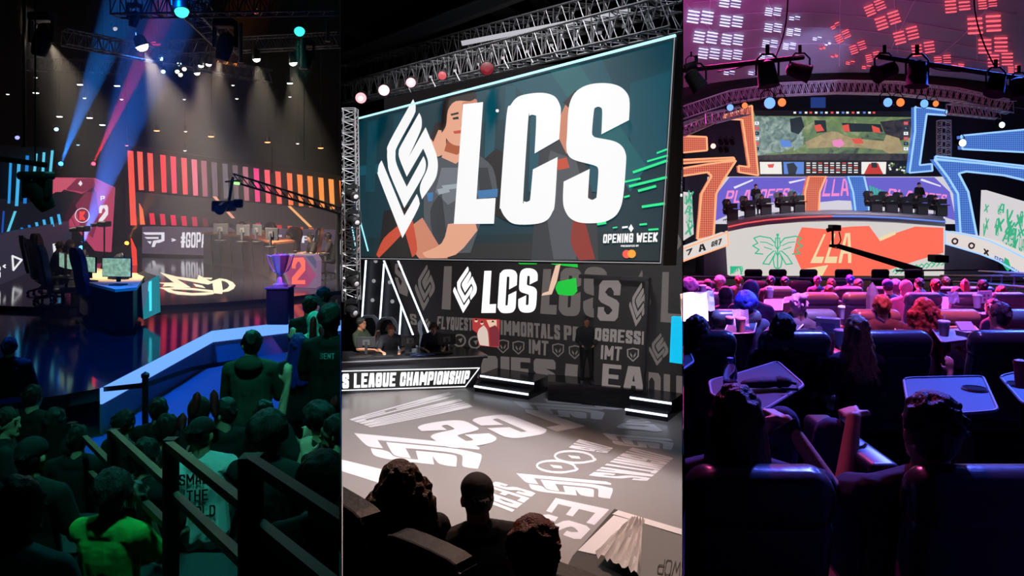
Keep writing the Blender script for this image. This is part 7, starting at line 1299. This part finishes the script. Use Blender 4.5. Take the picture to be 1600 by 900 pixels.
# cups, bottle, boxes, napkins
CUPM = pbr('white_cup', (.75, .72, .75), .45); PAP = pbr('white_paper', (.75, .72, .74), .7)
def cup(x, y, Y, h, l, r=.045, straw=True, m=CUPM, dome=False):
    b = at(x, y, Y); T = thing('drink_cup', l, 'cup', tuple(b)); mb = MB(); mb.lathe(b, [(r*.72, 0), (r*.75, .01), (r, h), (r*1.02, h+.004)], 18); mk('cup', mb, m, T, smooth=True); mb = MB(); mb.lathe(b+Vector((0, 0, h)), [(r*1.08, 0), (r*1.08, .012), (r*.9, .02), (r*.8, .02 if not dome else .05), (.012, .025 if not dome else .07)], 18); mk('lid', mb, m, T, smooth=True)
    if straw: mb = MB(); mb.cyl(b+Vector((0, 0, h)), b+Vector((.01, 0, h+.08)), .005, n=6); mk('straw', mb, m, T)
cup(1157, 519, 7.6, .13, 'white cup on the crimson tray', .05); cup(1475, 525, 7.4, .13, 'fluted white cup with straw on the tray table', .052); cup(1313, 540, 6.6, .12, 'white cup beside the printed box', .05, False); cup(1527, 481, 9.3, .14, 'tall white cup on the blue tray', .05); cup(1203, 465, 11, .1, 'round lidded cup glowing pink over the tray', .05, True, CUPM, True); cup(1098, 459, 10.5, .1, 'pink lit cup near the partition', .05, False); cup(1594, 606, 3.9, .12, 'red lit cup in the tray at the frame edge', .03, False, pbr('red_cup', (.6, .1, .15), .4)); cup(1140, 507, 7.5, .06, 'small crumpled white cup on the crimson tray', .04, False)
cup(1315, 498, 8.3, .12, 'pale cup in the armrest between two seats', .035, False)
b = on_z(1141, 618, 3.395); T = thing('water_bottle', 'clear plastic water bottle with blue cap on the large tray', 'bottle', tuple(b)); BOT = pbr('clear_plastic', (.8, .75, .9), .08); BOT.node_tree.nodes['Principled BSDF'].inputs['Transmission Weight'].default_value = .8; BOT.node_tree.nodes['Principled BSDF'].inputs['IOR'].default_value = 1.3
mb = MB(); mb.lathe(b, [(.034, 0), (.036, .01), (.033, .04), (.036, .06), (.033, .08), (.037, .1), (.037, .13), (.028, .16), (.014, .175), (.014, .19)], 20); mk('bottle_body', mb, BOT, T, smooth=True); mb = MB(); mb.lathe(b+Vector((0, 0, .185)), [(.017, 0), (.017, .02), (0, .022)], 14); mk('cap', mb, pbr('blue_cap', (.2, .3, .8), .4), T); mb = MB(); mb.lathe(b+Vector((0, 0, .045)), [(.0375, 0), (.0375, .04)], 20); mk('label', mb, pbr('bottle_label', (.35, .2, .45), .5), T)
T = thing('snack_box', 'white printed snack box standing on a tray in the third row', 'box', tuple(at(1294, 525, 6.9))); bb = at(1294, 508, 6.9); mb = MB(); mb.box(bb, (.2, .1, .13), rz=R(-25)); mk('carton', mb, PAP, T); mb = MB(); mb.box(bb+Vector((0, 0, .0)), (.12, .104, .05), rz=R(-25)); mb.box(bb+Vector((0, 0, .066)), (.12, .06, .002), rz=R(-25)); mk('print', mb, pbr('box_print', (.4, .3, .6), .6), T)
T = thing('burger_box', 'open cream carton on the tray beside the fluted cup', 'box', tuple(at(1512, 526, 7.3))); bb = at(1512, 521, 7.3); mb = MB(); mb.box(bb, (.15, .12, .05), rz=R(15), taper=1.1); mk('carton', mb, PAP, T); mb = MB(); mb.box(bb+Vector((0, .03, .06)), (.15, .12, .02), rot=Matrix.Rotation(R(35), 4, 'X')); mk('lid', mb, PAP, T)
for i, (x, y, Y, s, l) in enumerate(((1158, 498, 8.0, .16, 'white paper bag behind the white cup'), (1258, 522, 6.4, .1, 'crumpled napkin beside the dark head'), (1275, 523, 6.5, .12, 'second crumpled napkin by the printed box'), (1085, 480, 8, .28, 'large sheet of pale wrapping near the partition'), (1102, 470, 8.5, .2, 'pale napkin by the pink cup'), (1490, 465, 10.5, .14, 'white card on the far tray'), (1560, 487, 8.2, .16, 'folded pale paper on the blue seat'), (1370, 470, 12, .14, 'tall cream carton between the red heads'))):
    c = at(x, y, Y); mb = MB(); rr = random.Random(i); g = [c+Vector(((a/4-.5)*s, (b_/4-.5)*s*.3+rr.uniform(-.01, .01), (b_/4-.5)*s+rr.uniform(-.015, .015))) for a in range(5) for b_ in range(5)]; mb.add(g+[v+Vector((0, .012, 0)) for v in g], [f for a in range(4) for b_ in range(4) for f in ((a*5+b_, a*5+b_+1, a*5+b_+6, a*5+b_+5), (25+a*5+b_, 25+a*5+b_+5, 25+a*5+b_+6, 25+a*5+b_+1))]); mk('napkin' if i != 7 else 'carton', mb, PAP, label=l, category='paper')
for i, (x, y, Y, h, l) in enumerate(((1363, 486, 9.5, .36, 'tall pointed cream paper standing by the red head'), (1508, 455, 13, .22, 'red pointed paper hat standing in the fifth row'))):
    b = at(x, y, Y); mb = MB(); mb.lathe(b, [(.07, 0), (.075, h*.55), (.05, h*.8), (.002, h)], 6); mk('paper_cone', mb, pbr('cream_card', (.75, .6, .4), .7) if i == 0 else pbr('red_card', (.7, .1, .1), .6), label=l, category='paper')
T = thing('menu_card', 'upright menu card with small pictures near the right rail', 'card', tuple(at(1540, 474, 11))); mb = MB(); mb.slab([at(1528, 455, 11), at(1550, 454, 11), at(1551, 474, 11), at(1527, 474, 11)], (0, .01, 0)); mk('card', mb, PAP, T); mb = MB()
for k in range(6): x = 1531+(k % 3)*6; y = 460+(k//3)*6; mb.slab([at(x, y, 10.99), at(x+3, y, 10.99), at(x+3, y+3, 10.99), at(x, y+3, 10.99)], (0, .002, 0))
mk('print', mb, pbr('card_print', (.4, .15, .2), .6), T)
# rails in front of the stage
RLM = pbr('rail_steel', (.6, .58, .62), .3, .7)
T = thing('front_rail', 'long thin steel rail across the front of the seats', 'rail', tuple(at(1300, 437, 21)))
mb = MB(); mb.cyl(at(1068, 433, 21), at(1640, 440, 21), .035, n=8); mb.cyl(at(1400, 423, 21), at(1560, 421, 21), .025, n=8); mb.cyl(at(1068, 446, 21), at(1640, 452, 21), .015, n=6); clip(mb, ROOM3); mk('top_bar', mb, RLM, T)
for x in (1080, 1180, 1280, 1380, 1470): mb = MB(); a = at(x, 434+(x-1068)*.012, 21); mb.cyl(a, (a.x, a.y, .93), .02, n=6); mk('post', mb, RLM, T)
T = thing('side_rail', 'stepped steel rail with posts at the right frame edge', 'rail', tuple(at(1560, 450, 17)))
for a, b in ((((1470, 431, 20)), (1640, 432, 15)), ((1490, 440, 19), (1640, 452, 14)), ((1530, 424, 19), (1640, 430, 14))): mb = MB(); mb.cyl(at(*a), at(*b), .03, n=8); mk('bar', mb, RLM, T)
for x, Y in ((1533, 18), (1548, 17), (1565, 16.5), (1585, 16)): a = at(x, 431, Y); mb = MB(); mb.cyl(a, (a.x, a.y, 1.2), .02, n=6); mk('post', mb, RLM, T)
# ---- the seated public
def head3(x, yt, Y, z, label, rz=0, **k):
    s = k.pop('scale', 1); p = at(x, yt, Y); s = max(.85, min(1.12, (p.z-z)/1.27)); k.setdefault('vox', .012 if Y < 7 else .018 if Y < 12 else .03)
    t_ = person((p.x, p.y+.1, p.z-1.27*s), R(rz), label, 'sit', scale=s, **k)
    return clip_thing(t_, ROOM3) if p.x-.35 < .2222*p.y else t_
A3 = [(1095, 499, 5.75, 2.28, 'viewer with glasses whose head turns sideways by the partition', -20, dict(shirt=0x3a3450, head=(-50, 0), face=True)), (1230, 496, 5.75, 2.28, 'viewer with short dark hair in front of the white box', 0, dict(shirt=0x15151c)), (1350, 500, 5.7, 2.28, 'viewer with long wavy fair hair leaning against the seat', 10, dict(shirt=0x403448, hair='wavy', hairc='blonde', fem=True, head=(-20, 10))),
 (1562, 541, 6.0, 2.2, 'viewer hidden by the seat with a pink lit raised forearm', 0, dict(shirt=0x302838, arms=(((.22, .0, -.22), (.14, .1, .04), (0, .1, 1)), 'lap'))), (1170, 462, 8.5, 2.03, 'viewer with blue lit curly hair above the pale blue seat', 0, dict(hair='curly', hairc='blue', shirt=0x20243c)), (1253, 463, 8.4, 2.03, 'viewer with pink lit hair beside the violet seat', 15, dict(hair='bun', hairc='pink', shirt=0x40303c)), (1385, 465, 8.4, 2.03, 'viewer with dark brown hair over the dark red seat', 0, dict(hairc='brown', shirt=0x18141c)), (1452, 470, 8.3, 2.03, 'viewer with long curly red hair leaning left of the red seat', -10, dict(hair='curly_long', hairc='auburn', shirt=0x281418, fem=True)), (1575, 478, 7.6, 2.03, 'viewer reaching across the blue seat at the frame edge', 20, dict(shirt=0x303048, arms=('front', 'front'))),
 (1137, 450, 10.5, 1.84, 'viewer with a dark pointed hood in the fourth row', 0, dict(hair='hood', hatc=0x0c0a10, shirt=0x0c0a10, sleeves='long')), (1080, 440, 11, 1.84, 'viewer with curly pink hair at the partition', 10, dict(hair='curly', hairc='pink', shirt=0x503050)), (1178, 440, 9.6, 1.95, 'large viewer in a dark blue hood leaning forward', -15, dict(hair='hood', hatc=0x101840, shirt=0x101434, sleeves='long', lean=15)), (1421, 440, 11.8, 1.84, 'viewer in a pink hood facing the stage', 0, dict(hair='hood', hatc=0xd07080, shirt=0xc06878, sleeves='long')), (1393, 438, 13, 1.7, 'viewer wearing a blue baseball cap', 20, dict(hair='cap', hatc=0x202a70, shirt=0x2a2440, head=(-30, 0))), (1571, 449, 12.2, 1.84, 'viewer with a round red and blue lit head at the right', 0, dict(shirt=0x202048, hairc='auburn')), (1300, 448, 12.5, 1.84, 'viewer low behind the red banded seat', 0, dict(shirt=0x301420, hairc='auburn')), (1560, 470, 10.3, 1.84, 'viewer in a dark coat leaning by the menu card', 30, dict(shirt=0x18182c)),
 (1127, 434, 16, 1.5, 'viewer with violet curly hair in the fifth row', 0, dict(hair='curly', hairc='pink', shirt=0x483050)), (1156, 432, 17, 1.5, 'viewer with short red lit hair in the fifth row', 0, dict(hairc='auburn', shirt=0x402030)), (1207, 433, 16.2, 1.5, 'viewer with a dark round head left of its twin', 0, dict(shirt=0x201020)), (1229, 434, 16, 1.5, 'viewer with a dark round head right of its twin', 0, dict(shirt=0x142048)), (1280, 433, 17, 1.5, 'viewer with violet lit hair under the coral wall', 0, dict(hair='bun', hairc='pink', shirt=0x402848)), (1302, 437, 16.2, 1.5, 'viewer with red lit hair under the coral wall', 0, dict(hairc='auburn', shirt=0x401820)), (1331, 431, 17, 1.5, 'viewer with a blue lit head near the crane foot', 0, dict(hairc='blue', shirt=0x182050)), (1345, 438, 15, 1.5, 'viewer between the blue head and the cap wearer', 0, dict(hairc='brown', shirt=0x201c30)), (1441, 436, 16, 1.5, 'viewer turned sideways left of the dark red head', 40, dict(hairc='black', shirt=0x381828)), (1467, 438, 14.6, 1.5, 'viewer with the larger dark red head', 0, dict(hairc='auburn', shirt=0x301420)), (1482, 434, 16.4, 1.5, 'viewer with the smaller dark red head beyond', 0, dict(hairc='auburn', shirt=0x301420)), (1541, 439, 14.8, 1.5, 'viewer with a dark round head near the side rail', 0, dict(shirt=0x302030)), (1108, 438, 15.5, 1.5, 'viewer with a dark pointed head near the partition', 0, dict(hair='hood', hatc=0x301018, shirt=0x301018)), (1404, 441, 14, 1.6, 'viewer with pale violet hair beside the cap wearer', 0, dict(hair='curly', hairc='pink', shirt=0x303048)), (1500, 450, 12.8, 1.7, 'viewer slumped beside the red paper hat', 0, dict(hairc='brown', shirt=0x201828))]
for x, yt, Y, z, l, rz, k in A3: head3(x, yt, Y, z, l, rz, **k)
# the nearest pair
clip_thing(person((at(1163, 650, 2.75).x, 2.95, 2.42), R(-4), 'person with straight brown hair reclining and holding a phone, knee raised', 'recline', ('lap', ((.2, .12, -.06), (.1, .32, .12), (-.6, .65, .2), .9)), lean=-12, shirt=0x2a2a4a, pants=0x28365e, hair='long', hairc='brown', fem=True, vox=.008, scale=1.08, head=(-8, 4)), ROOM3)
person((at(1475, 650, 2.7).x, 2.88, 2.36), R(2), 'dark haired man reclining with one forearm raised above the tray', 'recline_narrow', (((.0, .2, -.06), (-.13, .4, .14), (-.2, .9, .1), .7), 'armrest'), lean=-8, shirt=0x2c2838, pants=0x28365e, hair='tousled', hairc='black', vox=.008, scale=1.1, head=(4, 4))
T = thing('mobile_phone', 'dark phone held up by the reclining person with brown hair', 'phone', tuple(at(1226, 684, 3.1))); mb = MB(); mb.rbox(at(1224, 680, 3.12), (.075, .012, .15), .005, rot=Matrix.Rotation(R(60), 4, 'Y')); mk('phone_body', mb, pbr('phone_black', (.02, .02, .03), .2), T)
T = thing('seat_console', 'armrest console with a round cup holder between the nearest pair', 'console', (at(1324, 660, 3.3).x, 3.3, 2.45)); mb = MB(); mb.rbox((at(1324, 660, 3.3).x, 3.3, 2.45+.5), (.13, .7, 1.0), .03); mk('console_body', mb, PLA, T, smooth=True); mb = MB(); c = at(1324, 655, 3.4); mb.lathe((c.x, 3.42, 3.445), [(.055, 0), (.055, .025), (.042, .03), (.04, .01)], 18); mk('cup_holder', mb, RIM, T)
mb = MB(); c = on_z(1195, 603, 3.4); M_ = Matrix.Rotation(R(15), 3, 'Z'); mb.ball(c+Vector((0, 0, .02)), (.16, .05, .03), 14, 8, M_); mb.ball(c+Vector((.1, .01, .02)), (.06, .05, .035), 12, 8, M_); mb.tube([c+Vector((.1, 0, .03)), c+Vector((.17, -.04, .02)), c+Vector((.14, -.12, .01)), c+Vector((.06, -.1, .01))], .008, 6); mk('pouch', mb, pbr('pouch_cloth', (.02, .015, .03), .8, bump=.5, bscale=20), label='small dark cloth pouch with a strap lying on the large tray', category='pouch', smooth=True)
# ---------------------------------------------------------------- haze of the left hall
hm = bpy.data.materials.new('haze'); hm.use_nodes = True; n = hm.node_tree; n.nodes.remove(n.nodes['Principled BSDF']); v = n.nodes.new('ShaderNodeVolumeScatter'); v.inputs['Density'].default_value = .006; v.inputs['Anisotropy'].default_value = .1
v.inputs['Color'].default_value = (.9, .9, .9, 1); n.links.new(v.outputs[0], n.nodes['Material Output'].inputs['Volume'])
mb = MB(); q = [Vector((-.74*12, 12, 2.2)), Vector((-.2226*12, 12, 2.2)), Vector((-.2226*32, 32, 2.2)), Vector((-.74*32, 32, 2.2))]; mb.slab(q, (0, 0, 13.2))
o = mk('haze', mb, hm, kind='stuff', label='thin stage haze under the arena ceiling', category='haze')
